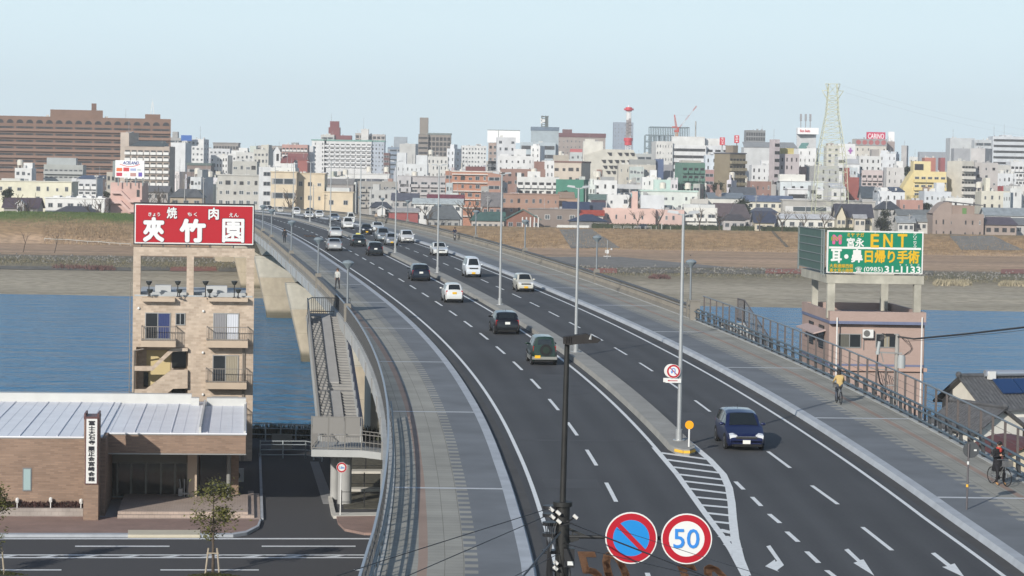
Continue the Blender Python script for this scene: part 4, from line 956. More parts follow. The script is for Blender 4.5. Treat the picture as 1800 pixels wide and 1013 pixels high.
# windows of the left face (built in its own plane)
q = MB()
for a, b in ((7.2, 9.4), (2.2, 4.6)): q.box(-.05, a, z1 + .9, -.001, b, z1 + 2.6)
q.build('side_window', dkglass, pb_)
q = MB(); q.ext([(-.001, 1.5, zb_ - .55), (-.001, 10, zb_ - .55), (-.9, 10, zb_ - .8), (-.9, 1.5, zb_ - .8)], (0, 0, -.1)); q.build('awning', mat('awning_pink', (.42, .33, .31), .7), pb_)
q = MB()
for cx in (263, 1020): x, z = c5(cx, 295, -.62); q.cyl((x, -.6, 0), (x, -.6, z), .055, n=8)
q.build('downpipes', wht, pb_)
ac = thing('air_conditioner', 'white air conditioner mounted between the windows of the pink building', 'air conditioner', PB.o, PB.rz); q = MB(); a, b = c5(492, 402, -.35), c5(583, 476, -.35); rect(q, a, b, -.38, -.05); q.build('case', wht, ac)
q = MB(); x, z = c5(526, 438, -.38); q.cyl((x, -.385, z), (x, -.39, z), .24, n=16); q.build('fan_grille', mat('grille_dark', (.12, .12, .115), .6), ac); q = MB(); q.bar((a[0], -.2, b[1] - .03), (b[0], -.2, b[1] - .03), .35, .04); q.bar((a[0] + .1, -.1, b[1]), (a[0] + .1, -.1, b[1] - .9), .03, .03); q.build('bracket', alu, ac)
# concrete frame and the board on the roof
cfr = mat('weathered_concrete', (.37, .355, .30), .9, var=.25, scale=.7)
q = MB(); zc0, zc1 = PB.pl(1540, 499, .3)[1], PB.pl(1540, 484, .3)[1]
for px, yl, wd in ((1461, .3, .55), (1613, .3, .5), (1433, DP - 1.2, .45), (1555, DP - 1.2, .55)):
 x = PB.pl(px, 520, yl)[0]; q.box(x - wd / 2, yl, zt - .55, x + wd / 2, yl + .5, zc0)
xA, xB = PB.pl(1453, 490, .3)[0], PB.pl(1624, 490, .3)[0]; q.box(xA, .25, zc0, xB, .85, zc1); q.box(xA, .85, zc0, xA + .5, DP - .4, zc1); q.box(xA + .5, DP - 1.2, zc0, xB, DP - .4, zc1); q.build('sign_frame', cfr, pb_)
cl = thing('clinic_sign', 'green clinic billboard with yellow and white lettering on the pink building roof', 'billboard', PB.o, PB.rz)
k5 = lambda cx, cy, yl=0.0: PB.pl(1380 + cx / 2.979, 380 + cy / 2.979, yl)
a, b = k5(222, 74, 0), k5(720, 305, 0); q = MB(); q.box(a[0], 0, b[1], b[0], .22, a[1]); q.build('border', wht, cl)
a2, b2 = k5(229, 82), k5(713, 298); q = MB(); q.box(a2[0], -.02, b2[1], b2[0], -.001, a2[1]); q.build('face', mat('sign_green', (.0, .185, .10), .5), cl)
LM = {'w': MB(), 'y': MB(), 'g': MB(), 'p': MB()}
def put(tx, x0, y0, x1, y1, c, bo=.02):
 A, B = k5(x0, y1), k5(x1, y0); t_ = text_mb(tx, A[0], A[1], B[0], B[1], -.024, .014, bo); LM[c].add(t_.v, t_.f)
put('E', 447, 94, 493, 165, 'y', .03); put('N', 513, 94, 565, 165, 'y', .03); put('T', 588, 94, 640, 165, 'y', .03); put('宮永', 322, 114, 414, 162, 'w', .03); put('ミヤ ナガ', 325, 88, 413, 108, 'y', .02)
for k, ch in enumerate('クリニッ'): put(ch, 671, 88 + k * 16.5, 688, 102 + k * 16.5, 'w')
put('ク', 671, 153, 688, 168, 'w'); put('耳', 238, 173, 298, 244, 'w', .04); put('・', 309, 200, 332, 224, 'w', .03); put('鼻', 345, 173, 408, 243, 'w', .035); put('日帰り手術', 416, 181, 704, 245, 'y', .035)
put('大島通線西側', 232, 251, 355, 270, 'y', .012); put('東大宮小南側', 232, 275, 355, 294, 'y', .012); put('☎', 367, 266, 402, 294, 'w', .01); put('(0985)', 412, 267, 512, 297, 'w', .012); put('31-1133', 520, 264, 710, 298, 'w', .04)
put('イ', 598, 251, 608, 261, 'w'); put('イ', 628, 251, 638, 261, 'w'); put('ミ', 655, 251, 666, 261, 'w'); put('ミ', 692, 251, 703, 261, 'w')
put('イ', 465, 86, 477, 91, 'w'); put('エ', 535, 86, 548, 91, 'w'); put('ティ', 605, 86, 622, 91, 'w')
A, B = k5(230, 170), k5(712, 167); LM['w'].box(A[0], -.035, A[1], B[0], -.021, B[1])
put('M', 247, 98, 297, 148, 'p', .09); put('ENT', 241, 108, 300, 128, 'g', .02)
for c_, nm, col_ in (('w', 'white_lettering', (.66, .66, .63)), ('y', 'yellow_lettering', (.62, .38, .01)), ('p', 'emblem', (.55, .10, .25))): LM[c_].build(nm, mat('paint_' + nm, col_, .5), cl)
LM['g'].v = [(x, y - .015, z) for x, y, z in LM['g'].v]; LM['g'].build('emblem_lettering', mat('paint_olive', (.25, .30, .02), .5), cl)
# its second face, seen from behind on the left
bk = mat('board_back', (.065, .115, .10), .7, var=.1); q = MB(); zb2 = b[1]
q.box(a[0] - .1, .9, zb2 + .1, a[0], DP, a[1]); q.build('side_panel', bk, cl)
q = MB()
for k in range(6): z = zb2 + .1 + (a[1] - zb2 - .1) * k / 5; q.bar((a[0] - .13, .9, z), (a[0] - .13, DP, z), .06, .06)
for y in (.6, 1.6, DP - .2, DP): q.bar((a[0] - .13, y, zb2 - .2), (a[0] - .13, y, a[1] + .05), .10, .10)
q.bar((a[0], 1.5, zb2), (a[0] + 1.5, .3, a[1]), .07, .07)
q.build('framework', mat('grey_steel', (.20, .23, .23), .5, .2), cl)
# --- tiled houses at the lower right
tile_r = mat('roof_tiles', (.085, .088, .094), .6, var=.3, scale=2.5, bump=.5, bscale=7)
def tileroof(m, x0, x1, y0, y1, z0, zr, ov=.5, th=.14):
 """gable roof, ridge along x, with rows of round tiles"""
 ym = (y0 + y1) / 2; sl = (zr - z0) / (ym - y0)
 for s, ye in ((-1, y0 - ov), (1, y1 + ov)):
  ze = z0 - ov * sl
  m.ext([(x0 - ov, ye, ze), (x1 + ov, ye, ze), (x1 + ov, ym, zr), (x0 - ov, ym, zr)], (0, 0, th))
  n = int((x1 - x0 + 2 * ov) / .30)
  for k in range(n + 1): xx = x0 - ov + (x1 - x0 + 2 * ov) * k / n; m.cyl((xx, ye, ze + th), (xx, ym, zr + th), .055, n=5, caps=False)
 m.cyl((x0 - ov - .1, ym, zr + th + .08), (x1 + ov + .1, ym, zr + th + .08), .16, n=8)
 for xx in (x0 - ov, x1 + ov): m.ball((xx, ym, zr + th + .15), .25, 8)
T1 = Frame(0, 170.0, 20.0); x_, z_ = T1.pl(1724, 716); T1.o = T1.o + T1.ex * (x_ + .45)
h1 = thing('tiled_house', 'old house with a dark tiled roof carrying blue solar panels by the river', 'house', T1.o, T1.rz)
ZE, ZR = T1.pl(1760, 716, -.4)[1], T1.pl(1740, 665, 3.2)[1]
q = MB(); q.box(0, 0, 0, 11, 6.4, ZE); q.ext([(0, 0, ZE), (0, 6.4, ZE), (0, 3.2, ZR)], (11, 0, 0)); q.build('wall', mat('white_plaster', (.62, .60, .54), .9, var=.08), h1)
q = MB(); tileroof(q, 0, 11, 0, 6.4, ZE, ZR); q.build('roof', tile_r, h1, smooth=40)
q = MB(); q.box(-.02, -.9, ZE - 1.1, 11, 0, ZE - 1.0); q.ext([(-.3, -1.5, ZE - 1.5), (11, -1.5, ZE - 1.5), (11, 0, ZE - .9), (-.3, 0, ZE - .9)], (0, 0, .1)); q.build('lean_to_roof', mat('grey_sheet_roof', (.27, .28, .30), .5, var=.1), h1)
q = MB(); q.box(.3, -1.1, .2, 10.6, -.95, ZE - 1.6); q.build('porch', mat('dark_timber', (.06, .045, .035), .7, var=.3), h1)
sp_ = thing('solar_heater', 'blue solar water heater with a silver tank lying on the tiled roof', 'solar panel', T1.o, T1.rz)
sl = (ZR - ZE) / 3.2
for x0 in (2.0, 3.75):
 q = MB(); q.ext([(x0, 1.0, ZE + 1.0 * sl + .28), (x0 + 1.65, 1.0, ZE + 1.0 * sl + .28), (x0 + 1.65, 2.6, ZE + 2.6 * sl + .28), (x0, 2.6, ZE + 2.6 * sl + .28)], (0, -.04, .08)); q.build('panel', mat('solar_blue', (.012, .04, .12), .12, spec=.7), sp_)
q = MB(); q.cyl((1.6, 3.0, ZR + .38), (5.4, 3.0, ZR + .38), .26, n=12); q.build('tank', mat('silver_tank', (.50, .54, .60), .25, .6), sp_, smooth=40); q = MB(); q.box(1.75, 2.55, ZR - .05, 2.3, 2.9, ZR + .55); q.build('valve_box', wht, sp_)
T2 = Frame(0, 157.0, 28.0); x_, z_ = T2.pl(1712, 775); T2.o = T2.o + T2.ex * (x_ + .3)
h2 = thing('tiled_house', 'low house with a mossy tiled gable roof close behind the tall fence', 'house', T2.o, T2.rz)
ZE2, ZR2 = 2.7, 4.0
q = MB(); q.box(0, 0, 0, 4.0, 5, ZE2); q.ext([(0, 0, ZE2), (4.0, 0, ZE2), (2.0, 0, ZR2)], (0, 5, 0)); q.build('wall', mat('white_plaster', (0, 0, 0)), h2)
q = MB(); q2 = MB(); tileroof(q2, 0, 5, 0, 4.0, ZE2, ZR2); q.add([(v[1], v[0], v[2]) for v in q2.v], q2.f); q.build('roof', tile_r, h2, smooth=40)
q = MB(); q.box(-.06, -.05, 0, 4.06, -.001, 1.5); q.build('timber_skirt', mat('brown_timber', (.13, .07, .045), .8, var=.3, scale=3), h2)
T3 = Frame(0, 147.0, 12.0); x_, z_ = T3.pl(1752, 800); T3.o = T3.o + T3.ex * x_
h3 = thing('red_roofed_shed', 'cream shed with a rusty red curved sheet roof in front of the tiled house', 'shed', T3.o, T3.rz)
q = MB(); q.box(0, 0, 0, 5.5, 5, 2.6); q.build('wall', mat('cream_stucco', (.50, .44, .32), .85, var=.1), h3)
q = MB(); pr = [(-.4 + 6.3 * k / 8, 2.6 + 1.25 * math.sin(math.pi * k / 8)) for k in range(9)]
q.ext([(x, -.4, z) for x, z in pr] + [(x, -.4, z + .12) for x, z in reversed(pr)], (0, 5.8, 0)); q.build('roof', mat('rusty_red_sheet', (.105, .034, .03), .6, var=.25, scale=2), h3)
q = MB(); q.ext([(x * .86 + .4, -.02, 2.6 + (z - 2.6) * .9) for x, z in pr], (0, .1, 0)); q.build('gable', mat('cream_stucco', (0, 0, 0)), h3)
# --- cars
tyre = mat('tyre', (.015, .015, .016), .9); rimm = mat('wheel_rim', (.35, .35, .36), .3, .8)
cglass = mat('car_glass', (.012, .016, .018), .05, spec=.7); headm = mat('headlight', (.62, .64, .66), .12, spec=.8); tailm = mat('tail_light', (.42, .012, .012), .2)
platew = mat('plate_white', (.68, .68, .64), .5); platey = mat('plate_yellow', (.72, .42, .02), .5); blackp = mat('black_plastic', (.02, .02, .021), .55); chrome = mat('chrome', (.6, .6, .6), .15, .9)
underm = mat('car_underside', (.01, .01, .01), .9)
KIND = {
 'sedan': dict(L=4.5, W=1.70, H=1.42, top=[(0, .60), (.02, .70), (.26, .90), (.295, .93), (.44, 1.38), (.54, 1.42), (.66, 1.38), (.82, 1.03), (.96, .99), (.985, .92), (1, .66)], belt=.91, ws=(.305, .435), rw=(.675, .805), side=[(.33, .53), (.55, .73)], wh=(.19, .79), r=.31, split=1),
 'hatch': dict(L=3.95, W=1.69, H=1.50, top=[(0, .60), (.02, .74), (.20, .95), (.235, .99), (.39, 1.44), (.5, 1.51), (.82, 1.46), (.955, 1.03), (.98, .95), (1, .60)], belt=.98, ws=(.245, .385), rw=(.835, .945), side=[(.27, .52), (.54, .72), (.735, .83)], wh=(.19, .83), r=.31, split=1),
 'wagon': dict(L=4.55, W=1.70, H=1.59, top=[(0, .56), (.02, .70), (.17, .94), (.21, 1.0), (.37, 1.50), (.5, 1.59), (.7, 1.585), (.87, 1.51), (.965, 1.06), (.985, .95), (1, .6)], belt=1.0, ws=(.22, .37), rw=(.88, .96), side=[(.25, .46), (.48, .66), (.675, .85)], wh=(.2, .81), r=.32, split=1),
 'offroad': dict(L=3.40, W=1.50, H=1.70, top=[(0, .70), (.015, .95), (.29, 1.03), (.31, 1.08), (.40, 1.63), (.46, 1.69), (.95, 1.68), (.975, 1.12), (.99, 1.0), (1, .60)], belt=1.07, ws=(.315, .395), rw=(.955, .973), side=[(.36, .62), (.65, .92)], wh=(.18, .82), r=.34, split=0),
 'kei': dict(L=3.39, W=1.475, H=1.49, top=[(0, .58), (.02, .78), (.17, .95), (.21, 1.0), (.37, 1.44), (.47, 1.50), (.86, 1.47), (.965, 1.0), (.985, .9), (1, .6)], belt=.97, ws=(.22, .365), rw=(.875, .957), side=[(.25, .52), (.54, .82)], wh=(.18, .83), r=.28, split=1),
 'van': dict(L=3.39, W=1.475, H=1.88, top=[(0, .62), (.03, .95), (.06, 1.08), (.16, 1.70), (.24, 1.85), (.5, 1.88), (.95, 1.85), (.98, 1.2), (.99, 1.0), (1, .6)], belt=1.12, ws=(.068, .165), rw=(.955, .977), side=[(.11, .33), (.36, .62), (.64, .92)], wh=(.15, .80), r=.28, split=1),
 'minivan': dict(L=4.6, W=1.69, H=1.80, top=[(0, .62), (.02, .85), (.12, 1.02), (.15, 1.08), (.29, 1.65), (.38, 1.79), (.93, 1.77), (.975, 1.15), (.988, 1.0), (1, .6)], belt=1.10, ws=(.158, .29), rw=(.937, .972), side=[(.19, .40), (.42, .64), (.66, .90)], wh=(.19, .80), r=.31, split=1),
}
MSH = {}
def carparts(kind):
 if kind in MSH: return MSH[kind]
 K = KIND[kind]; L, W = K['L'], K['W']; n = 48; hw = W / 2; z0 = .19
 def ztop(t): return sum(lerp(K['top'], min(1, max(0, t + d))) for d in (-.012, 0, .012)) / 3
 def sec(t):
  zt = ztop(t); ed = abs(2 * t - 1); w_ = hw * (1 - .16 * ed ** 9 - .02 * ed ** 2); zb = min(K['belt'], zt - .05); zz = z0 + (.14 * max(0, ed - .86) / .14)
  wt = w_ - .05 - max(0, zt - zb) * .26
  return [(w_ * .90, zz), (w_ * .99, zz + .14), (w_, zb * .72), (w_ - .015, zb), (max(wt, .3), max(zt - .07, zb + .015)), (max(wt - .13, .25), zt - .008), (0, zt + .015)]
 ts = [0, .006] + [k / n for k in range(1, n)] + [.994, 1]
 Yt = lambda t: L / 2 - t * L
 m = MB(); rows = []
 for t in ts:
  s_ = sec(t); full = [(x, Yt(t), z) for x, z in s_] + [(-x, Yt(t), z) for x, z in s_[-2::-1]]; rows.append(full)
 k = len(rows[0])
 for r_ in rows: m.v += r_
 for i in range(len(rows) - 1):
  m.f += [(i * k + q, i * k + q + 1, (i + 1) * k + q + 1, (i + 1) * k + q) for q in range(k - 1)] + [(i * k + k - 1, i * k, (i + 1) * k, (i + 1) * k + k - 1)]
 m.f += [tuple(range(k)), tuple(range((len(rows) - 1) * k, len(rows) * k))[::-1]]
 m.m = [0] * len(m.f)
 P = {'body': m}
 def deckglass(a, b, inset=.10):
  q = MB(); N = 8; vs = []
  for i in range(N + 1):
   t = a + (b - a) * i / N; s_ = sec(t); zt = s_[5][1]; x = s_[5][0] - .02; d = (ztop(t - .01) - ztop(t + .01)) / (.02 * L); nn = Vector((0, -d, 1)).normalized() if True else 0
   o = Vector((0, nn.y * -1, nn.z)) * .014
   o = Vector((0, d, 1)).normalized() * .014 if False else Vector((0, -(ztop(t - .01) - ztop(t + .01)) / (.02 * L), 1)).normalized() * .014
   for fx in (-1, -.5, 0, .5, 1): vs.append(Vector((x * fx, Yt(t), zt + .022 * (1 - fx * fx))) + o)
  q.add(vs, [(i * 5 + j, i * 5 + j + 1, (i + 1) * 5 + j + 1, (i + 1) * 5 + j) for i in range(N) for j in range(4)]); return q
 P['windscreen'] = deckglass(*K['ws']); P['rear_window'] = deckglass(*K['rw'])
 sw_ = []
 for (a, b) in K['side']:
  for s in (-1, 1):
   q = MB(); N = 6; vs = []
   for i in range(N + 1):
    t = a + (b - a) * i / N; s_ = sec(t); p3, p4 = s_[3], s_[4]
    for f in (.12, .93): vs.append((s * (p3[0] + (p4[0] - p3[0]) * f + .010), Yt(t), p3[1] + (p4[1] - p3[1]) * f))
   q.add(vs, [(2 * i, 2 * i + 1, 2 * i + 3, 2 * i + 2) for i in range(N)]); sw_.append(q)
 P['side'] = sw_
 # wheel with rim, built round the axle
 q = MB(); q.lathe([(K['r'] - .07, -.09), (K['r'] - .02, -.09), (K['r'], -.06), (K['r'], .06), (K['r'] - .02, .09), (K['r'] - .07, .09), (K['r'] - .07, -.09)], n=18, T=Matrix.Rotation(R(90), 4, 'Y')); P['tyre'] = q
 q = MB(); q.lathe([(0, -.07), (K['r'] - .075, -.075), (K['r'] - .075, .075), (0, .07)], n=14, T=Matrix.Rotation(R(90), 4, 'Y')); P['rim'] = q
 q = MB(); q.cyl((-.05, 0, 0), (.05, 0, 0), K['r'] + .055, n=18); P['arch'] = q
 P['sec'], P['Yt'], P['zt'] = sec, Yt, ztop
 MSH[kind] = P; return P
CM = {}
def cmesh(key, f, *a):
 if key not in CM: CM[key] = f(*a)
 return CM[key]
def car(kind, pos, rz, col, label, plate='w', metal=.25, lower=None, spare=False, dome=None, facing=None):
 P = carparts(kind); K = KIND[kind]; L, W = K['L'], K['W']
 cm = mat('car_paint_%.3f_%.3f_%.3f' % col, col, .32, metal, coat=.7, spec=.5)
 t_ = thing('car', label, 'car', pos, rz, 'cars driving over the bridge')
 b = inst(cmesh((kind, 'b', col), lambda: P['body'].mesh('body', cm, 38)), 'body', t_, (0, 0, 0))
 inst(cmesh((kind, 'ws'), lambda: P['windscreen'].mesh('windscreen', cglass, True)), 'windscreen', t_, (0, 0, 0))
 inst(cmesh((kind, 'rw'), lambda: P['rear_window'].mesh('rear_window', cglass, True)), 'rear_window', t_, (0, 0, 0))
 for i, q in enumerate(P['side']): inst(cmesh((kind, 'sw', i), lambda: q.mesh('side_window', cglass, True)), 'side_window', t_, (0, 0, 0))
 ty = cmesh((kind, 'ty'), lambda: P['tyre'].mesh('tyre', tyre, 40)); ri = cmesh((kind, 'ri'), lambda: P['rim'].mesh('rim', rimm, 40)); ar = cmesh((kind, 'ar'), lambda: P['arch'].mesh('wheel_arch', underm, 40))
 for tw_ in K['wh']:
  for s in (-1, 1):
   y = P['Yt'](tw_); x = s * (W / 2 - .085)
   inst(ar, 'wheel_arch', t_, (s * (W / 2 - .042), y, K['r'] + .02))
   o = inst(ty, 'wheel', t_, (x, y, K['r'])); inst(ri, 'rim', o, (s * .02, 0, 0))
 yf, yr = L / 2, -L / 2; hz = K['top'][1][1]
 q = cmesh((kind, 'hl'), lambda: MB().ext([(-.17, 0, -.07), (.17, 0, -.09), (.19, 0, .06), (.02, 0, .09), (-.15, 0, .05)], (0, -.28, .05)).mesh('headlight', headm))
 for s in (-1, 1): o = inst(q, 'headlight', t_, (s * (W / 2 - .29), yf - .035, hz - .06), (s, 1, 1))
 tz = .98 if kind in ('van', 'minivan', 'offroad') else .80
 hgt = .34 if kind in ('hatch', 'wagon', 'kei') else (.30 if kind in ('van', 'minivan', 'offroad') else .15); wd = .13 if hgt > .2 else .34
 q = cmesh((kind, 'tl'), lambda: MB().box(-wd / 2, -.01, -hgt / 2, wd / 2, .30, hgt / 2).mesh('tail_light', tailm))
 def surf_y(z, x):       # rear face at height z
  for i in range(200):
   t = 1 - i * .002
   if P['zt'](t) >= z + .03 and P['sec'](t)[2][0] > x: return P['Yt'](t)
  return yr + .3
 for s in (-1, 1): x = W / 2 - wd / 2 - .075; inst(q, 'tail_light', t_, (s * x, surf_y(tz + hgt * .4, x + wd * .45) - .012, tz))
 q = cmesh((plate,), lambda: MB().box(-.165, -.012, -.0825, .165, .012, .0825).mesh('number_plate', platey if plate == 'y' else platew))
 inst(q, 'number_plate', t_, (0 if kind != 'offroad' else 0, yf + .012, .42)); inst(q, 'number_plate', t_, (0 if kind != 'offroad' else -.42, yr - .015 if kind != 'offroad' else yr - .088, (.78 if kind in ('hatch', 'wagon', 'kei') else .62) if kind != 'offroad' else .52))
 q = cmesh((kind, 'gr'), lambda: MB().box(-W * .27, -.02, -.055, W * .27, .02, .055).mesh('grille', blackp)); inst(q, 'grille', t_, (0, yf + .002, hz - .09))
 q = cmesh((kind, 'bar'), lambda: MB().box(-W * .26, -.012, -.016, W * .26, .012, .016).mesh('grille_bar', chrome)); inst(q, 'grille_bar', t_, (0, yf + .02, hz - .05))
 q = cmesh((kind, 'bp'), lambda: MB().box(-W * .40, -.02, -.05, W * .34, .012, .05).mesh('bumper_intake', underm)); inst(q, 'bumper_intake', t_, (0, yf + .003, .27)); inst(q, 'bumper_intake', t_, (0, yr + .004, .26))
 q = cmesh(('mir', col), lambda: MB().ball((0, 0, 0), .09, 10, sz=.7).mesh('mirror', cm, True))
 for s in (-1, 1): inst(q, 'mirror', t_, (s * (W / 2 + .07), P['Yt'](K['ws'][0] + .075), K['belt'] + .06), (1.35, .75, 1.1))
 if lower: 
  q = MB(); q.box(-W / 2 * .97, yr - .07, .36, W / 2 * .97, yr + .2, .52); q.box(-W / 2 * .97, yf - .2, .34, W / 2 * .97, yf + .06, .56); q.box(-W / 2 - .012, yr + .95, .28, -W / 2 + .05, yf - .95, .50); q.box(W / 2 - .05, yr + .95, .28, W / 2 + .012, yf - .95, .50); q.build('lower_trim', mat('silver_trim', lower, .4, .5), t_)
 if spare:
  q = MB(); q.lathe([(0, -.10), (.22, -.10), (.33, -.07), (.345, 0), (.33, .07), (0, .07)], n=22, T=Matrix.Translation((.06, yr - .10, .92)) @ Matrix.Rotation(R(90), 4, 'X')); q.build('spare_wheel', tyre, t_, smooth=40)
  q = MB(); q.lathe([(0, 0), (.17, 0), (.2, .02), (0, .02)], n=18, T=Matrix.Translation((.06, yr - .18, .92)) @ Matrix.Rotation(R(90), 4, 'X')); q.build('spare_cover', mat('dark_green_cover', (.012, .026, .018), .4), t_)
 if dome: q = MB(); q.ext([(-.3, .1, 0), (.3, .1, 0), (.22, .1, .15), (-.22, .1, .15)], (0, -.2, 0)); o = q.build('taxi_sign', mat('taxi_yellow', (.6, .55, .15), .4), t_); o.location = (0, .1, K['H'] + .005)
 if kind in ('wagon', 'hatch', 'minivan'):
  q = MB(); q.bar((0, -.6, K['H'] - .01), (0, -.78, K['H'] + .16), .015, .015); q.build('aerial', blackp, t_)
 return t_
navy, blackc, whitec, silver = (.006, .012, .062), (.005, .006, .008), (.70, .71, .69), (.42, .44, .46)
def drive(px, py, kind, col, label, away=True, **k):
 p = roadpix(px, py); Y, o = onroad(p); Lh = KIND[kind]['L'] / 2; c = off(Y + Lh, o)
 p1, p0 = off(Y + Lh + 1, o), off(Y + Lh - 1, o); tilt = math.atan2(p1.z - p0.z, (p1 - p0).length)
 t_ = car(kind, c, head(Y + Lh) + (0 if away else math.pi), col, label, **k); t_.rotation_euler = (tilt if away else -tilt, 0, t_.rotation_euler[2]); return t_
drive(957, 643, 'offroad', (.004, .026, .015), 'dark green off-road car with silver bumpers and a spare wheel on its back', plate='y', lower=(.34, .34, .31), spare=True)
drive(892, 589, 'hatch', blackc, 'black hatchback driving away just ahead of the green off-road car')
drive(798.7, 533, 'kei', whitec, 'small white hatchback driving away beside the median with a yellow plate', plate='y')
drive(740.3, 494.8, 'hatch', (.006, .012, .024), 'dark blue hatchback driving away ahead of the small white hatchback')
drive(660.5, 450.3, 'hatch', (.008, .011, .015), 'black hatchback with bright red lights driving away behind the taxi')
drive(631.8, 434, 'sedan', (.012, .018, .02), 'dark taxi with a yellow roof sign driving away', dome=True)
drive(589, 442, 'sedan', (.50, .50, .49), 'silver saloon driving away in the lane nearest the left pavement', metal=.6)
drive(591, 418.8, 'sedan', (.62, .62, .60), 'pale silver saloon farthest ahead among the cars driving away', metal=.4)
drive(1312, 794, 'wagon', navy, 'dark blue estate car coming towards the camera past the median tip', away=False)
drive(924.7, 513.5, 'kei', (.62, .60, .52), 'small cream hatchback coming along the right kerb with a yellow plate', away=False, plate='y')
drive(832.5, 488, 'van', (.66, .70, .74), 'tall white and pale blue microvan coming along the inner lane', away=False, plate='y')
drive(775, 450, 'sedan', whitec, 'white coupe saloon coming in the kerb lane behind the cream hatchback', away=False)
drive(717, 427.5, 'wagon', (.72, .72, .70), 'low white estate car coming along the kerb beside a silver car', away=False)
drive(689, 432, 'kei', silver, 'small silver hatchback coming ahead of the grey van', away=False, plate='y', metal=.6)
drive(674.5, 425, 'minivan', (.30, .34, .37), 'grey blue minivan coming close behind the small silver hatchback', away=False, metal=.6)
drive(665.6, 408, 'sedan', (.68, .69, .67), 'white saloon coming in the kerb lane behind the low white estate', away=False)
drive(645, 413, 'kei', blackc, 'black minicar with a yellow plate coming along the inner lane', away=False, plate='y')
drive(612.7, 403, 'minivan', (.72, .72, .70), 'white people carrier coming beside the far median lamps', away=False)
drive(617, 393, 'van', (.66, .66, .62), 'white microvan coming behind the white people carrier', away=False)
drive(589, 389.7, 'sedan', (.34, .40, .46), 'silver blue saloon coming far along the bridge', away=False, metal=.5)
drive(562, 383.8, 'hatch', (.70, .70, .68), 'white hatchback coming in the kerb lane before the cream school', away=False)
drive(544, 384.5, 'sedan', (.72, .72, .71), 'white saloon coming in the inner lane with a blue car behind it', away=False)
drive(546, 376, 'sedan', (.03, .07, .16), 'blue saloon half hidden behind a white saloon far along the bridge', away=False)
drive(522, 378.5, 'minivan', (.72, .72, .70), 'white tall car coming over the far crest of the bridge', away=False)
drive(493, 374.5, 'kei', (.60, .58, .52), 'off-white minicar at the far end of the bridge', away=False)
drive(467, 372, 'sedan', (.55, .56, .56), 'silver saloon entering the bridge at its far end', away=False, metal=.4)
drive(474.5, 371.8, 'kei', (.03, .035, .05), 'dark minicar beside the silver saloon at the far bridge end', away=False)
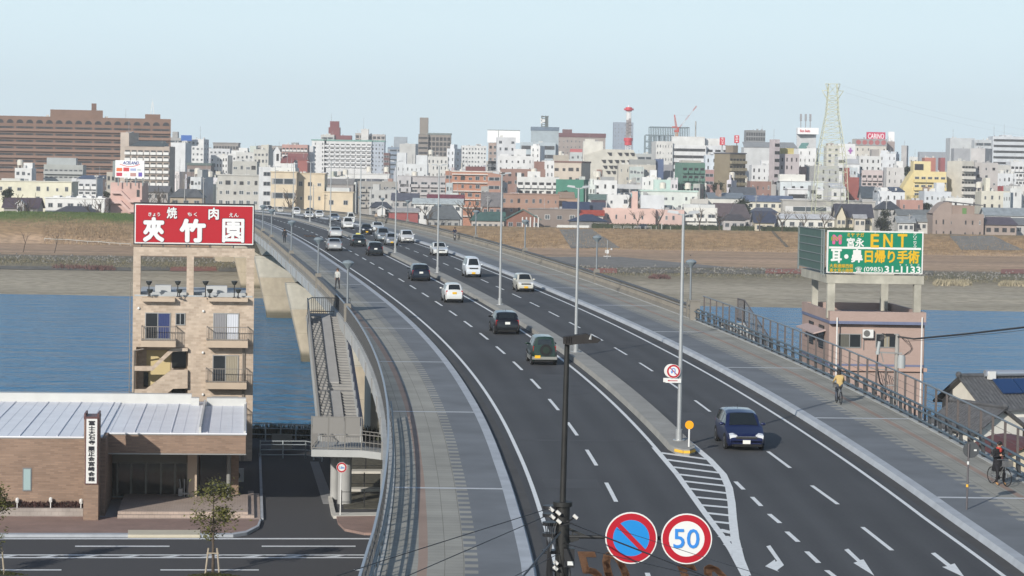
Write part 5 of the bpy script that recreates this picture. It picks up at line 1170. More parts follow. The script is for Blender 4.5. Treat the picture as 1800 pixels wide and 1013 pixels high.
# --- people and bicycles
skinm = mat('skin', (.46, .27, .18), .55)
def person(pos, rz, pose, label, top, legs, shoe=(.02, .02, .02), hair=(.012, .01, .009), hgt=1.68, longhair=False, scarf=None, skirt=None):
 k = hgt / 1.70
 J = {'pel': (0, 0, .93), 'spi': (0, .01, 1.12), 'che': (0, .0, 1.32), 'nec': (0, .0, 1.47), 'hd0': (0, .015, 1.55), 'hd1': (0, .02, 1.63)}
 for s, n in ((-1, 'l'), (1, 'r')):
  J['sh' + n] = (s * .18, 0, 1.39)
  if pose == 'walk':
   a = s * .16; J.update({'el' + n: (s * .23, -a * .8, 1.12), 'wr' + n: (s * .23, -a * 1.2 + .06, .90), 'hp' + n: (s * .09, 0, .90), 'kn' + n: (s * .10, a * .8 + .03, .49), 'an' + n: (s * .10, a * 1.6 - .05, .09), 'to' + n: (s * .11, a * 1.6 + .12, .035)})
  elif pose == 'stand':
   J.update({'el' + n: (s * .24, .02, 1.12), 'wr' + n: (s * .12, .22, 1.22), 'hp' + n: (s * .09, 0, .90), 'kn' + n: (s * .10, .02, .49), 'an' + n: (s * .10, 0, .09), 'to' + n: (s * .12, .16, .035)})
  elif pose == 'cycle':
   a = s; J.update({'el' + n: (s * .25, .20, 1.20), 'wr' + n: (s * .25, .46, 1.08), 'hp' + n: (s * .09, .02, .92), 'kn' + n: (s * .11, .36, .78 if s > 0 else .62), 'an' + n: (s * .11, .22 if s > 0 else .12, .40 if s > 0 else .20), 'to' + n: (s * .11, .36 if s > 0 else .27, .35 if s > 0 else .17)})
  else:  # sitting on the saddle, feet on the ground, holding a phone
   J.update({'el' + n: (s * .24, .10, 1.12), 'wr' + n: (s * .08, .30, 1.20), 'hp' + n: (s * .10, .02, .90), 'kn' + n: (s * .16, .30, .58), 'an' + n: (s * .17, .22, .10), 'to' + n: (s * .18, .37, .04)})
 if pose == 'cycle':
  for q, d in (('spi', .06), ('che', .12), ('nec', .17), ('hd0', .21), ('hd1', .24), ('shl', .12), ('shr', .12)): x, y, z = J[q]; J[q] = (x, y + d, z)
 if pose == 'perch':
  for q, d in (('che', .03), ('nec', .06), ('hd0', .10), ('hd1', .13), ('shl', .03), ('shr', .03)): x, y, z = J[q]; J[q] = (x, y + d, z)
 Rr = {'pel': .135, 'spi': .125, 'che': .15, 'nec': .058, 'hd0': .085, 'hd1': .098, 'sh': .075, 'el': .052, 'wr': .036, 'hp': .098, 'kn': .065, 'an': .047, 'to': .04}
 E_ = [('pel', 'spi', 't'), ('spi', 'che', 't'), ('che', 'nec', 't'), ('nec', 'hd0', 's'), ('hd0', 'hd1', 's')]
 for n in 'lr': E_ += [('che', 'sh' + n, 't'), ('sh' + n, 'el' + n, 't'), ('el' + n, 'wr' + n, 't'), ('pel', 'hp' + n, 'l'), ('hp' + n, 'kn' + n, 'l'), ('kn' + n, 'an' + n, 'l'), ('an' + n, 'to' + n, 'f')]
 # palms and five fingers
 for n, s in (('l', -1), ('r', 1)):
  e0, w0 = Vector(J['el' + n]), Vector(J['wr' + n]); d = (w0 - e0).normalized(); side = Vector((-s, 0, 0)); side = (side - d * side.dot(d)).normalized(); up = d.cross(side)
  if pose in ('stand', 'perch'): dn = Vector((-s * .75, .4, .1)).normalized()
  else: dn = (d + Vector((0, .15, -.25))).normalized()
  side = Vector((0, 0, 1)) if pose in ('stand', 'perch', 'cycle') else Vector((0, 1, 0)); side = (side - dn * side.dot(dn)).normalized(); inn = dn.cross(side) * s
  pm_ = w0 + dn * .07; J['pa' + n] = tuple(pm_); E_.append(('wr' + n, 'pa' + n, 's'))
  for i, ln in enumerate((.062, .072, .068, .052)):
   b0 = pm_ + side * (.027 - .018 * i) + dn * .022; m0 = b0 + dn * ln * .55 - inn * .006; t0 = m0 + (dn * .7 - inn * .7) * ln * .5
   for nm, v in ((f'fa{i}{n}', b0), (f'fb{i}{n}', m0), (f'fc{i}{n}', t0)): J[nm] = tuple(v)
   E_ += [('pa' + n, f'fa{i}{n}', 's'), (f'fa{i}{n}', f'fb{i}{n}', 's'), (f'fb{i}{n}', f'fc{i}{n}', 's')]
  t0 = w0 + dn * .03 + side * .034; t1 = t0 + (dn + side * .8).normalized() * .045
  J['ta' + n], J['tb' + n] = tuple(t0), tuple(t1); E_ += [('wr' + n, 'ta' + n, 's'), ('ta' + n, 'tb' + n, 's')]
 names = list(J); idx = {q: i for i, q in enumerate(names)}
 me = bpy.data.meshes.new('body'); me.from_pydata([Vector(J[q]) * k for q in names], [(idx[a], idx[b]) for a, b, _ in E_], []); me.update()
 o = bpy.data.objects.new('body', me); C.objects.link(o)
 md = o.modifiers.new('Skin', 'SKIN'); sv = me.skin_vertices[0].data
 for q in names:
  r = Rr.get(q) or Rr.get(q[:2]) or (.0095 if q[0] in 'f' else .010)
  if q[:2] == 'pa': r = .034
  sv[idx[q]].radius = (r * k * (1.25 if q in ('pel', 'spi', 'che') else 1), r * k)
  sv[idx[q]].use_root = (q == 'pel')
 sb = o.modifiers.new('Sub', 'SUBSURF'); sb.levels = 2; sb.render_levels = 2
 dg = bpy.context.evaluated_depsgraph_get(); nm = bpy.data.meshes.new_from_object(o.evaluated_get(dg)); bpy.data.objects.remove(o)
 mats = [mat('cloth_%.3f_%.3f_%.3f' % top, top, .9, var=.12, scale=8), mat('cloth_%.3f_%.3f_%.3f' % legs, legs, .9, var=.12, scale=8), skinm, mat('shoe_%.3f_%.3f_%.3f' % shoe, shoe, .6)]
 for q in mats: nm.materials.append(q)
 segs = [(Vector(J[a]) * k, Vector(J[b]) * k, 'tlsf'.index(c)) for a, b, c in E_]
 for f in nm.polygons:
  c = f.center; best = (9, 0)
  for a, b, mi in segs:
   ab = b - a; u = min(1, max(0, (c - a).dot(ab) / max(1e-9, ab.dot(ab)))); d = (c - a - ab * u).length
   if d < best[0]: best = (d, mi)
  f.material_index = best[1]; f.use_smooth = True
 t_ = thing('person', label, 'person', pos, rz); o = bpy.data.objects.new('body', nm); C.objects.link(o); o.parent = t_
 hc = Vector(J['hd1']) * k; hm_ = mat('hair_%.3f' % hair[0], hair, .6)
 q = MB(); vs = q.ball((hc.x, hc.y - .012, hc.z + .012), .112 * k, 14, sz=1.08); q.v = [(x, y if not (y > hc.y + .05 and z < hc.z + .05) else hc.y + .05, z if not (z < hc.z - (.16 if longhair else .05)) else hc.z - (.16 if longhair else .05)) for x, y, z in q.v]
 if longhair: q.ball((hc.x, hc.y - .06, hc.z - .10), .10, 10, sz=1.5)
 q.build('hair', hm_, t_, smooth=True)
 q = MB()
 for s in (-1, 1): q.ball((hc.x + s * .034, hc.y + .098 * k, hc.z - .012), .011, 6)
 q.box(hc.x - .022, hc.y + .088 * k, hc.z - .078, hc.x + .022, hc.y + .096 * k, hc.z - .070); q.build('eyes_and_mouth', mat('face_dark', (.10, .03, .025), .5), t_)
 q = MB(); q.ball((hc.x, hc.y + .108 * k, hc.z - .035), .015, 6, sz=1.5)
 for s in (-1, 1): q.ball((hc.x + s * .10 * k, hc.y, hc.z - .02), .022, 6, sz=1.5)
 q.build('nose_and_ears', skinm, t_, smooth=True)
 if scarf: q = MB(); q.lathe([(.07, 0), (.105, .03), (.10, .07), (.065, .09)], (0, J['nec'][1] * k + .01, 1.43 * k), 12); q.box(-.09, J['nec'][1] + .09, 1.30, .02, J['nec'][1] + .135, 1.45); q.build('scarf', mat('scarf_%.2f' % scarf[0], scarf, .9), t_, smooth=True)
 if skirt:
  q = MB(); q.lathe([(.15, 1.0), (.19, .86), (.24, .55), (.22, .54)], (0, .02, 0), 16); q.build('coat_skirt', mats[0], t_, smooth=True)
 return t_
bk_f = mat('bicycle_frame', (.10, .10, .11), .35, .6)
def bicycle(pos, rz, label, col=(.30, .31, .32)):
 t_ = thing('bicycle', label, 'bicycle', pos, rz); fm_ = mat('bike_%.2f' % col[0], col, .3, .6)
 for y in (-.52, .53):
  w_ = MB(); n = 22
  for i in range(n):
   a0, a1 = 2 * math.pi * i / n, 2 * math.pi * (i + 1) / n; w_.cyl((0, y + .32 * math.cos(a0), .335 + .32 * math.sin(a0)), (0, y + .32 * math.cos(a1), .335 + .32 * math.sin(a1)), .019, n=6)
  for i in range(9): a0 = math.pi * i / 9; w_.cyl((0, y + .31 * math.cos(a0), .335 + .31 * math.sin(a0)), (0, y - .31 * math.cos(a0), .335 - .31 * math.sin(a0)), .003, n=4)
  w_.build('wheel', tyre, t_)
 f = MB(); bb, st, hd, ra, fa = (0, -.05, .29), (0, -.20, .78), (0, .36, .82), (0, -.52, .335), (0, .53, .335)
 for a, b in ((bb, st), (bb, hd), ((0, -.14, .62), hd), (bb, ra), (st, ra), (hd, fa)): f.cyl(a, b, .017, n=8)
 f.cyl(hd, (0, .32, 1.0), .014, n=8); f.cyl((-.29, .27, 1.04), (.29, .27, 1.04), .012, n=8); f.build('frame', fm_, t_)
 q = MB(); q.ext([(-.09, -.33, .84), (.09, -.33, .84), (.02, -.05, .84), (-.02, -.05, .84)], (0, 0, .06)); q.cyl(st, (0, -.21, .85), .014, n=6); q.build('saddle', blackp, t_)
 q = MB(); q.ext([(-.17, .42, .78), (.17, .42, .78), (.17, .70, .78), (-.17, .70, .78)], (0, 0, .24)); q.build('basket', mat('basket_grey', (.20, .20, .20), .5, .4, alpha=.7), t_)
 q = MB(); q.cyl((-.14, -.05, .29), (.14, -.05, .29), .02, n=6); q.cyl((-.02, -.05, .29), (.02, -.05, .29), .09, n=12); q.build('pedals', blackp, t_)
 return t_
def pave(px, py): p = roadpix(px, py - 1); Y, o = onroad(p); q = off(Y, o, .2); return q, head(Y)
p, hd = pave(500, 431); person(p, hd, 'walk', 'person in dark clothes walking along the left pavement far along the bridge', (.02, .02, .025), (.02, .022, .03))
p, hd = pave(593, 514); person(p, hd + math.pi * .9, 'walk', 'person in a pale grey top and dark trousers walking by the left stair head', (.42, .42, .40), (.03, .03, .035), hair=(.05, .03, .02), longhair=True)
def rider(px, py, away, label, blabel, top, legs, pose='cycle', turn=0.0, **k):
 p, hd = pave(px, py); h = hd + (0 if away else math.pi) + turn; bicycle(p, h, blabel); d = Vector((-math.sin(h), math.cos(h), 0)); return person(p - d * .16, h, pose, label, top, legs, **k)
rider(799, 427, False, 'person in dark blue clothes cycling along the right pavement past the median cars', 'bicycle ridden by the person in dark blue clothes', (.03, .035, .06), (.03, .03, .04))
rider(661, 395, False, 'person in a beige top cycling at the far end of the right pavement', 'bicycle under the rider in the beige top', (.40, .32, .24), (.04, .04, .05))
rider(678, 396.5, False, 'person with a pale bag cycling just behind another rider far down the right pavement', 'bicycle under the rider with the pale bag', (.05, .05, .055), (.03, .03, .03), scarf=(.5, .5, .48))
rider(1474, 717, True, 'person in a mustard jacket cycling away on the near right pavement', 'bicycle ridden away by the person in the mustard jacket', (.46, .33, .14), (.06, .07, .09), longhair=True)
t_ = rider(1756, 862, False, 'person in a black coat and red scarf stopped astride a bicycle, looking at a phone', 'silver bicycle held by the person in the black coat', (.012, .012, .014), (.014, .014, .017), pose='perch', turn=.35, scarf=(.40, .04, .03), shoe=(.36, .20, .08), skirt=True)
h = t_.rotation_euler[2]; q = MB(); q.box(-.035, .37, 1.20, .035, .39, 1.33); o = q.build('phone', blackp); o.location = t_.location; o.rotation_euler = (0, 0, h); tag(o, 'small dark phone held up by the person in the black coat', 'phone')
# --- road signs and posts
def disc(m, c, r, y0, y1, n=40, r0=0.0):
 """ring or disc in the XZ plane round c"""
 x, z = c; vs = []
 for i in range(n):
  a = 2 * math.pi * i / n
  for rr in (r0, r): vs += [(x + rr * math.cos(a), y0, z + rr * math.sin(a)), (x + rr * math.cos(a), y1, z + rr * math.sin(a))]
 fs = []
 for i in range(n):
  a, b = 4 * i, 4 * ((i + 1) % n); fs += [(a + 2, b + 2, b, a), (a + 3, a + 1, b + 1, b + 3), (a + 2, a + 3, b + 3, b + 2)]
  if r0: fs.append((a, b, b + 1, a + 1))
 return m.add(vs, fs)
sred = mat('traffic_red', (.37, .004, .016), .4); sblue = mat('traffic_blue', (.008, .20, .52), .4); swhite = mat('traffic_white', (.62, .62, .60), .4); sback = mat('sign_back', (.07, .075, .08), .55, .3); sblue2 = mat('numeral_blue', (.03, .20, .56), .4)
# the overhead pair near the camera, on the black utility pole
FP = at(985, 960, 44.0)
up = thing('utility_pole', 'black utility pole in the foreground with a hooded lamp on top and sign arm', 'pole', (FP.x, 44.0, zd(44)))
U = lambda px, py, y=0.0: at(px, py, 44.0 + y) - up.location
q = MB(); top = U(992, 888); q.cyl((U(983, 1060).x, 0, 0), (top.x - .02, 0, top.z), .13, .12, 16); q.build('lower_pole', mat('pole_black', (.016, .016, .015), .6, var=.3, scale=3), up, smooth=40)
q = MB(); a, b = U(989, 888), U(997, 600); q.cyl((a.x, 0, a.z), (b.x, 0, b.z), .056, .045, 12); q.cyl((a.x, 0, a.z - .02), (a.x, 0, a.z + .06), .17, n=12); q.build('upper_pole', mat('pole_black', (0, 0, 0)), up, smooth=40)
q = MB(); L = [(990, 592), (1004, 590), (1030, 586), (1056, 597), (1050, 602), (1015, 604), (1001, 606), (990, 604)]
q.ext([(U(x, y).x, -.16, U(x, y).z) for x, y in L], (0, .32, 0)); q.cyl((b.x, -.1, b.z), (b.x, .1, b.z), .07, n=10)
for dx in (0, .02, .04): q.cyl((b.x - .02 + dx * 2, -.17, b.z - .02), (b.x - .02 + dx * 2, -.17, b.z + .09), .012, n=5)
q.build('lamp_hood', mat('hood_black', (.02, .018, .018), .75, var=.2, scale=6), up)
q = MB(); c = U(1037, 591); q.cyl((c.x, -.165, c.z - .05), (c.x + .02, -.165, c.z + .05), .03, .005, 6); q.build('hood_clip', alu, up)
q = MB(); z = U(1100, 945).z; x0, x1 = U(1003, 945).x, U(1215, 947).x; q.cyl((x0 - .15, 0, z), (x1, 0, z), .035, n=10)
q.bar((x0 - .2, 0, U(0, 905).z), (U(1045, 0).x, 0, z + .02), .05, .05); q.bar((x0 - .2, 0, z - .12), (U(1035, 0).x, 0, z - .02), .06, .08)
for px in (1000, 1012, 1024): q.bar((U(px, 0).x, 0, z - .10), (U(px, 0).x, 0, z + .22 - (px - 1000) * .006), .03, .03)
q.build('sign_arm', mat('arm_black', (.022, .022, .022), .5), up)
q = MB(); a, b = U(991, 961), U(1009, 994); q.box(a.x, -.26, b.z, b.x, -.10, a.z); q.tube([(a.x + .1, -.2, b.z), (a.x + .12, -.22, b.z - .25), (a.x, -.18, b.z - .6)], .018); q.build('switch_box', blk, up)
q = MB(); a, b = U(997, 983), U(1007, 990); q.box(a.x, -.27, b.z, b.x, -.261, a.z); q.build('box_label', swhite, up)
ins = [(969, 893), (971, 906), (981, 899), (982, 914), (1011, 906), (977, 986), (976, 996)]
q = MB(); r_ = MB()
for px, py in ins: c = U(px, py); q.cyl((c.x - .035, -.2, c.z + .03), (c.x + .035, -.2, c.z - .03), .032, n=8); r_.tube([(c.x, -.2, c.z), (c.x + (.12 if px < 985 else -.12), -.1, c.z - .1), (U(985, 0).x, 0, c.z - .06)], .014)
q.build('insulators', mat('porcelain', (.62, .60, .56), .25), up, smooth=40); r_.build('insulator_arms', blk, up)
q = MB()
for py in (892, 906, 921, 940, 970): c = U(984, py); q.cyl((U(984, 0).x, 0, c.z - .03), (U(984, 0).x, 0, c.z + .03), .14, n=14)
for k in range(6): q.tube([(U(975 + 4 * k, 0).x, -.17, U(0, 900).z), (U(980 + k, 0).x, -.2, U(0, 950).z), (U(977 + 3 * k, 0).x, -.17, U(0, 1020).z)], .01, 5)
q.build('clamps_and_cables', blk, up, smooth=40)
def roundsign(px, py, rpx, Yd, label, loc_group=None):
 c = at(px, py, Yd); s_ = thing('traffic_sign', label, 'sign', c); return s_, rpx / (F / Yd)
s1, r = roundsign(1109.5, 946, 46, 43.85, 'round no parking sign, red slash over blue, on the overhead arm')
def ringsign(s_, r, inner):
 q = MB(); disc(q, (0, 0), r, 0, .03); q.build('plate', swhite, s_); q = MB(); disc(q, (0, 0), r * .95, -.006, -.001, r0=r * .70); q.build('ring', sred, s_); q = MB(); disc(q, (0, 0), r * .70, -.006, -.001); q.build('centre', inner, s_)
ringsign(s1, r, sblue); q = MB(); d = r * .71 * .7071; w_ = r * .065
q.ext([(-d - w_, -.007, d - w_), (-d + w_, -.007, d + w_), (d + w_, -.007, -d + w_), (d - w_, -.007, -d - w_)], (0, -.006, 0)); q.build('slash', sred, s1)
s2, r = roundsign(1207, 947.5, 45, 43.85, 'round speed limit sign with blue 50 numerals on the overhead arm'); ringsign(s2, r, swhite)
text_mb('50', -r * .52, -r * .37, r * .50, r * .40, -.008, .005, .012).build('numerals', sblue2, s2)
# wires off the pole
def wire(pts, label, r=.012, sag=.0):
 q = MB(); P = []
 for (a, b) in zip(pts, pts[1:]):
  for k in range(9): u = k / 8; v = a.lerp(b, u); P.append(v - Vector((0, 0, sag * 4 * u * (1 - u))))
 q.tube(P, r, 5); o = q.build('overhead_wire', blk); tag(o, label, 'wire'); return o
A = at(965, 905, 43.8)
wire([at(968, 893, 43.8), at(675, 985, 38), at(150, 1160, 30), at(-900, 1500, 20)], 'upper of two thin wires running left from the black utility pole', .008)
wire([A, at(715, 1013, 38), at(300, 1220, 30), at(-800, 1650, 20)], 'lower of two thin wires running left from the black utility pole', .008)
wire([at(985, 936, 43.7), at(920, 1013, 41), at(800, 1160, 36)], 'thick dark cable dropping left from the black utility pole past the kerb', .020)
wire([at(985, 925, 43.7), at(1003, 920, 43.6), at(1063, 944, 42), at(1240, 1013, 38), at(1500, 1110, 32), at(2300, 1420, 20)], 'thick dark cable crossing in front of the no parking sign', .014)
wire([at(990, 955, 43.7), at(1030, 966, 43), at(1260, 1020, 38), at(1500, 1090, 33), at(2300, 1330, 20)], 'thin slack wire running right below the round signs', .008)
wire([at(1085, 931, 42.5), at(1222, 975, 40), at(1500, 1060, 33), at(2300, 1290, 20)], 'thin wire crossing the blue numerals of the speed sign', .005)
wire([at(985, 972, 43.7), at(905, 1013, 41), at(760, 1100, 36)], 'thin wire below the thick cable left of the black pole', .007)
# no U-turn sign and its plate on the first tall lamp; orange marker on the median tip
LP = off(tys[0], 1.1, .27); cpx = at(1184, 653, LP.y - .22)
s3 = thing('traffic_sign', 'round no U-turn sign with a small plate on the median lamp post', 'sign', cpx); r = 12.2 / (F / LP.y)
ringsign(s3, r, swhite)
q = MB(); w_ = r * .1; arc = [(r * .22 * math.cos(math.pi * k / 8) - r * .02, r * .22 + r * .22 * math.sin(math.pi * k / 8)) for k in range(9)]
pts = [(r * .2, -r * .45)] + arc + [(-r * .24, -r * .05)]
for (a, b), (c_, d) in zip(pts, pts[1:]): q.bar((a, -.010, b), (c_, -.010, d), w_, w_)
q.ext([(-r * .42, -.008, -r * .02), (-r * .06, -.008, -r * .02), (-r * .24, -.008, -r * .38)], (0, -.006, 0)); q.build('arrow', sblue2, s3)
q = MB(); d = r * .5; q.ext([(-d - w_ * .5, -.015, d - w_ * .5), (-d + w_ * .5, -.015, d + w_ * .5), (d + w_ * .5, -.015, -d + w_ * .5), (d - w_ * .5, -.015, -d - w_ * .5)], (0, -.006, 0)); q.build('slash', sred, s3)
q = MB(); q.box(-r * 1.12, 0, -r * 1.66, r * 1.12, .03, -r * 1.05); disc(q, (-r * .32, 0), r * .98, .30, .33); q.box(-r * 1.4, .30, -r * 1.66, r * .8, .33, -r * 1.05); q.build('supplementary_plate', swhite, s3)
q = MB(); q.box(-r * .6, -.012, -r * 1.41, r * .6, -.001, -r * 1.30); q.ext([(-r * .6, -.012, -r * 1.22), (-r * .6, -.012, -r * 1.49), (-r * .85, -.012, -r * 1.355)], (0, .011, 0)); q.build('red_arrow', sred, s3)
q = MB(); q.bar((0, .03, -.1), (0, .30, -.1), .04, .04); q.bar((0, .03, -r * 1.3), (0, .30, -r * 1.3), .04, .04); q.build('brackets', alu, s3)
p = off(107.9, 1.28, .27); om_ = thing('delineator', 'orange disc on a white post at the tip of the median', 'delineator', p); hh_ = .95
q = MB(); q.cyl((0, 0, 0), (0, 0, hh_ - .1), .04, n=10); q.build('post', swhite, om_, smooth=40); q = MB(); disc(q, (0, hh_), .185, -.04, .02); q.build('reflector', mat('orange_reflector', (.75, .32, .01), .3), om_)
# blank back of a sign on the right kerb
p = roadpix(1699, 905); Y, o = onroad(p); p = off(Y, o, .2); sc_ = F / Y; rs = thing('traffic_sign', 'grey back of a round sign on a banded post at the right kerb', 'sign', p); hh_ = 105 / sc_
q = MB(); q.cyl((0, 0, 0), (.02, 0, hh_ + .25), .035, n=10); q.build('post', mat('post_grey', (.12, .11, .115), .5, .3), rs, smooth=40)
q = MB(); disc(q, (.12, hh_ + .02), .30, .05, .08); q.build('plate', sback, rs); q = MB(); q.cyl((0, 0, 40 / sc_), (0, 0, 45 / sc_), .045, n=10); q.build('yellow_band', mat('yellow_sheet', (0, 0, 0)), rs)
q = MB(); q.cyl((.012, 0, hh_ - .52), (.012, 0, hh_ - .40), .04, n=8); q.box(.22, .02, hh_ - .02, .32, .045, hh_ + .04); q.build('white_tags', swhite, rs)
# sign on the driveway corner
b = G(598, 906, .14); s4 = thing('traffic_sign', 'round height limit sign on a white post beside the stair column', 'sign', b); sc_ = F / b.y; hz_ = 85 / sc_
q = MB(); q.cyl((0, 0, 0), (.03, 0, hz_ + .1), .035, n=10); q.build('post', swhite, s4, smooth=40); h_ = thing('t', None, None); bpy.data.objects.remove(h_)
q = MB(); disc(q, (.05, hz_), .30, -.06, -.04); q.build('plate', swhite, s4); q = MB(); disc(q, (.05, hz_), .285, -.067, -.061, r0=.20); q.build('ring', sred, s4); text_mb('3.8m', .05 - .155, hz_ - .07, .05 + .155, hz_ + .07, -.062, .005, .02).build('numerals', sblue2, s4)
# --- the utility pole by the pink building and its cables
UP = at(1571, 760, 150.0); uz = 10.55
u2 = thing('utility_pole', 'concrete utility pole with transformer and cables in front of the pink building', 'pole', (UP.x, 150, 0)); V = lambda px, py: at(px, py, 150.0) - u2.location
q = MB(); q.cyl((0, 0, 0), (.08, 0, V(1576, 588).z), .19, .12, 12); q.build('pole', mat('pole_concrete', (.30, .29, .27), .8, var=.1, scale=1), u2, smooth=40)
q = MB(); z = V(0, 592).z; q.bar((V(1553, 0).x, -.15, z), (V(1600, 0).x, -.15, z - .05), .08, .08); z2 = V(0, 621).z; q.bar((V(1544, 0).x, -.15, z2), (V(1583, 0).x, -.15, z2 - .1), .06, .06); q.bar((V(1563, 0).x, -.15, z), (V(1568, 0).x, -.1, z - .6), .05, .05); z3 = V(0, 650).z; q.bar((V(1556, 0).x, -.15, z3), (V(1588, 0).x, -.15, z3), .07, .07); q.build('crossarms', alu, u2)
q = MB(); c = V(1583, 637); q.cyl((c.x, -.3, c.z - .33), (c.x, -.3, c.z + .38), .24, n=14); q.cyl((c.x, -.3, c.z + .38), (c.x, -.3, c.z + .46), .18, n=12); q.build('transformer', mat('transformer_grey', (.36, .38, .38), .5), u2, smooth=40)
q = MB(); a, b = V(1545, 600), V(1542, 620); q.cyl((a.x, -.2, a.z), (b.x, -.2, b.z), .10, n=10); q.cyl((b.x, -.2, b.z + .08), (b.x, -.2, b.z - .1), .12, n=10); q.build('cable_head', mat('transformer_grey', (0, 0, 0)), u2, smooth=40)
q = MB()
q.tube([V(1542, 622) + Vector((0, -.2, 0)), V(1541, 645) + Vector((0, -.2, 0)), V(1546, 672) + Vector((0, -.2, 0)), V(1556, 684) + Vector((0, -.15, 0))], .05)
for k in range(5): q.tube([V(1545 + k, 598) + Vector((0, -.2, 0)), V(1550 + 2 * k, 586 + k) + Vector((0, -.2, 0)), V(1560 + 2 * k, 588) + Vector((0, -.2, 0))], .02)
for k in range(4): q.tube([V(1580, 590) + Vector((0, -.2, 0)), V(1595 + 3 * k, 596 + 6 * k) + Vector((0, -.2, 0)), V(1604 - 2 * k, 612 + 3 * k) + Vector((0, -.2, 0)), V(1585, 626) + Vector((0, -.25, 0))], .012)
for k in range(7): q.tube([V(1548 + 4 * k, 655 + (k % 3) * 5), V(1552 + 4 * k, 672), V(1556 + 3 * k, 700)], .02)
q.build('cable_tangle', blk, u2)
q = MB(); c = V(1560, 588); q.box(c.x - .1, -.3, c.z - .12, c.x + .35, -.1, c.z + .06); q.box(V(1550, 0).x, -.3, V(0, 686).z, V(1562, 0).x, -.1, V(0, 668).z); q.build('switchgear', blk, u2)
wire([at(1578, 592, 149.8), at(1606, 596, 149.5), at(1700, 587, 141), at(1830, 572, 131), at(2700, 470, 95)], 'thick dark cable bundle running right from the concrete utility pole', .055, .0)
wire([at(1590, 600, 149.8), at(1700, 590, 142), at(1830, 576, 131), at(2700, 476, 95)], 'thin wire just below the thick cable bundle at right', .014, .05)
# --- trees
bark = mat('bark', (.085, .065, .048), .95, var=.3, scale=4); bark2 = mat('pale_bark', (.13, .105, .085), .95, var=.25, scale=4)
def branch(m, p, d, ln, r, lev, tips, rnd, spread=.6, kids=3):
 p = Vector(p); n = 3; pts = [p]; q = p
 for i in range(n):
  d = (d + Vector((rnd.uniform(-.18, .18), rnd.uniform(-.18, .18), rnd.uniform(-.06, .14)))).normalized(); q = q + d * ln / n; m.cyl(pts[-1], q, r * (1 - .28 * i / n), r * (1 - .28 * (i + 1) / n), 5 if r < .06 else 7, caps=False); pts.append(q)
 if lev == 0: tips.append(q); return
 for k in range(kids):
  a = rnd.uniform(0, 6.28); s_ = rnd.uniform(.5, 1) * spread; b0 = pts[rnd.choice((1, 2, 3))] if k else pts[-1]
  side = Vector((math.cos(a), math.sin(a), rnd.uniform(-.05, .4))); branch(m, b0, (d + side * s_).normalized(), ln * rnd.uniform(.55, .8), r * .58, lev - 1, tips, rnd, spread, kids)
def baretree(loc, h, label, seed, lean=0.0, lev=3, group=None, kids=3, spread=.75, name='bare_tree', trunk=.3):
 rnd = random.Random(seed); t_ = thing(name, label, 'tree', loc, 0, group); m = MB(); tips = []
 r = h * .022; base = Vector((0, 0, -.3)); top = Vector((lean * h * trunk, 0, h * trunk)); m.cyl(base, top, r * 1.3, r, 8, caps=False); m.build('trunk', bark, t_, smooth=40); m = MB()
 for k in range(kids + 1): a = 6.28 * k / (kids + 1) + rnd.random(); branch(m, top, Vector((math.cos(a) * spread * .8, math.sin(a) * spread * .8, 1)).normalized(), h * .34, r * .7, lev - 1, tips, rnd, spread, kids)
 m.build('crown', bark, t_); return t_
LEAF = {}
def leaftree(loc, h, rad, label, seed, col, n=1500, ls=.10, trunkh=.45, group=None, name='leafy_tree', flat=1.0):
 rnd = random.Random(seed); t_ = thing(name, label, 'tree', loc, 0, group); m = MB(); tips = []
 r = max(.035, h * .012); top = Vector((0, 0, h * trunkh)); m.cyl((0, 0, -.2), top, r * 1.4, r, 8, caps=False)
 m.cyl(top, (rnd.uniform(-.1, .1), 0, h * .9), r, r * .3, 6, caps=False)
 lm = MB(); cl = []
 for k in range(9):
  a = rnd.random() * 6.28; zz = h * (trunkh + (1 - trunkh) * rnd.uniform(.05, .85)); ww = rad * (1 - abs((zz / h - trunkh) / (1 - trunkh) - .4) * .9); c = Vector((math.cos(a) * ww * rnd.uniform(.3, .95), math.sin(a) * ww * rnd.uniform(.3, .95), zz)); m.cyl((0, 0, zz - h * .1), c, r * .45, r * .15, 5, caps=False); cl.append((c, rad * rnd.uniform(.28, .5)))
 cl.append((Vector((0, 0, h * .93)), rad * .35))
 m.build('trunk', bark, t_, smooth=40)
 for k in range(n):
  c, rr = rnd.choice(cl); v = Vector((rnd.gauss(0, .5), rnd.gauss(0, .5), rnd.gauss(0, .42) * flat)) * rr * 1.25 + c; a = rnd.random() * 6.28; b_ = rnd.uniform(-.9, .9); s_ = ls * rnd.uniform(.6, 1.3)
  d1 = Vector((math.cos(a), math.sin(a), b_)).normalized() * s_; d2 = Vector((-math.sin(a), math.cos(a), rnd.uniform(-.6, .6))).normalized() * s_ * .55
  lm.add([v - d1, v + d2, v + d1, v - d2], [(0, 1, 2, 3)])
 cm_ = mat('leaves_%.3f_%.3f' % (col[0], col[1]), col, .75, var=.55, scale=1.2 / max(.5, rad) * 2, spec=.3); lm.build('crown', cm_, t_); return t_
yg = (.115, .115, .03)
leaftree(G(374, 1011) + Vector((0, 0, 0)), 4.6, 1.25, 'young street tree with sparse yellow green leaves tied to stakes before the hall', 11, yg, 1900, .09, .34)
leaftree(G(-4, 1008), 4.3, 1.1, 'yellow green street tree half cut off by the left picture edge', 12, yg, 1900, .09, .3)
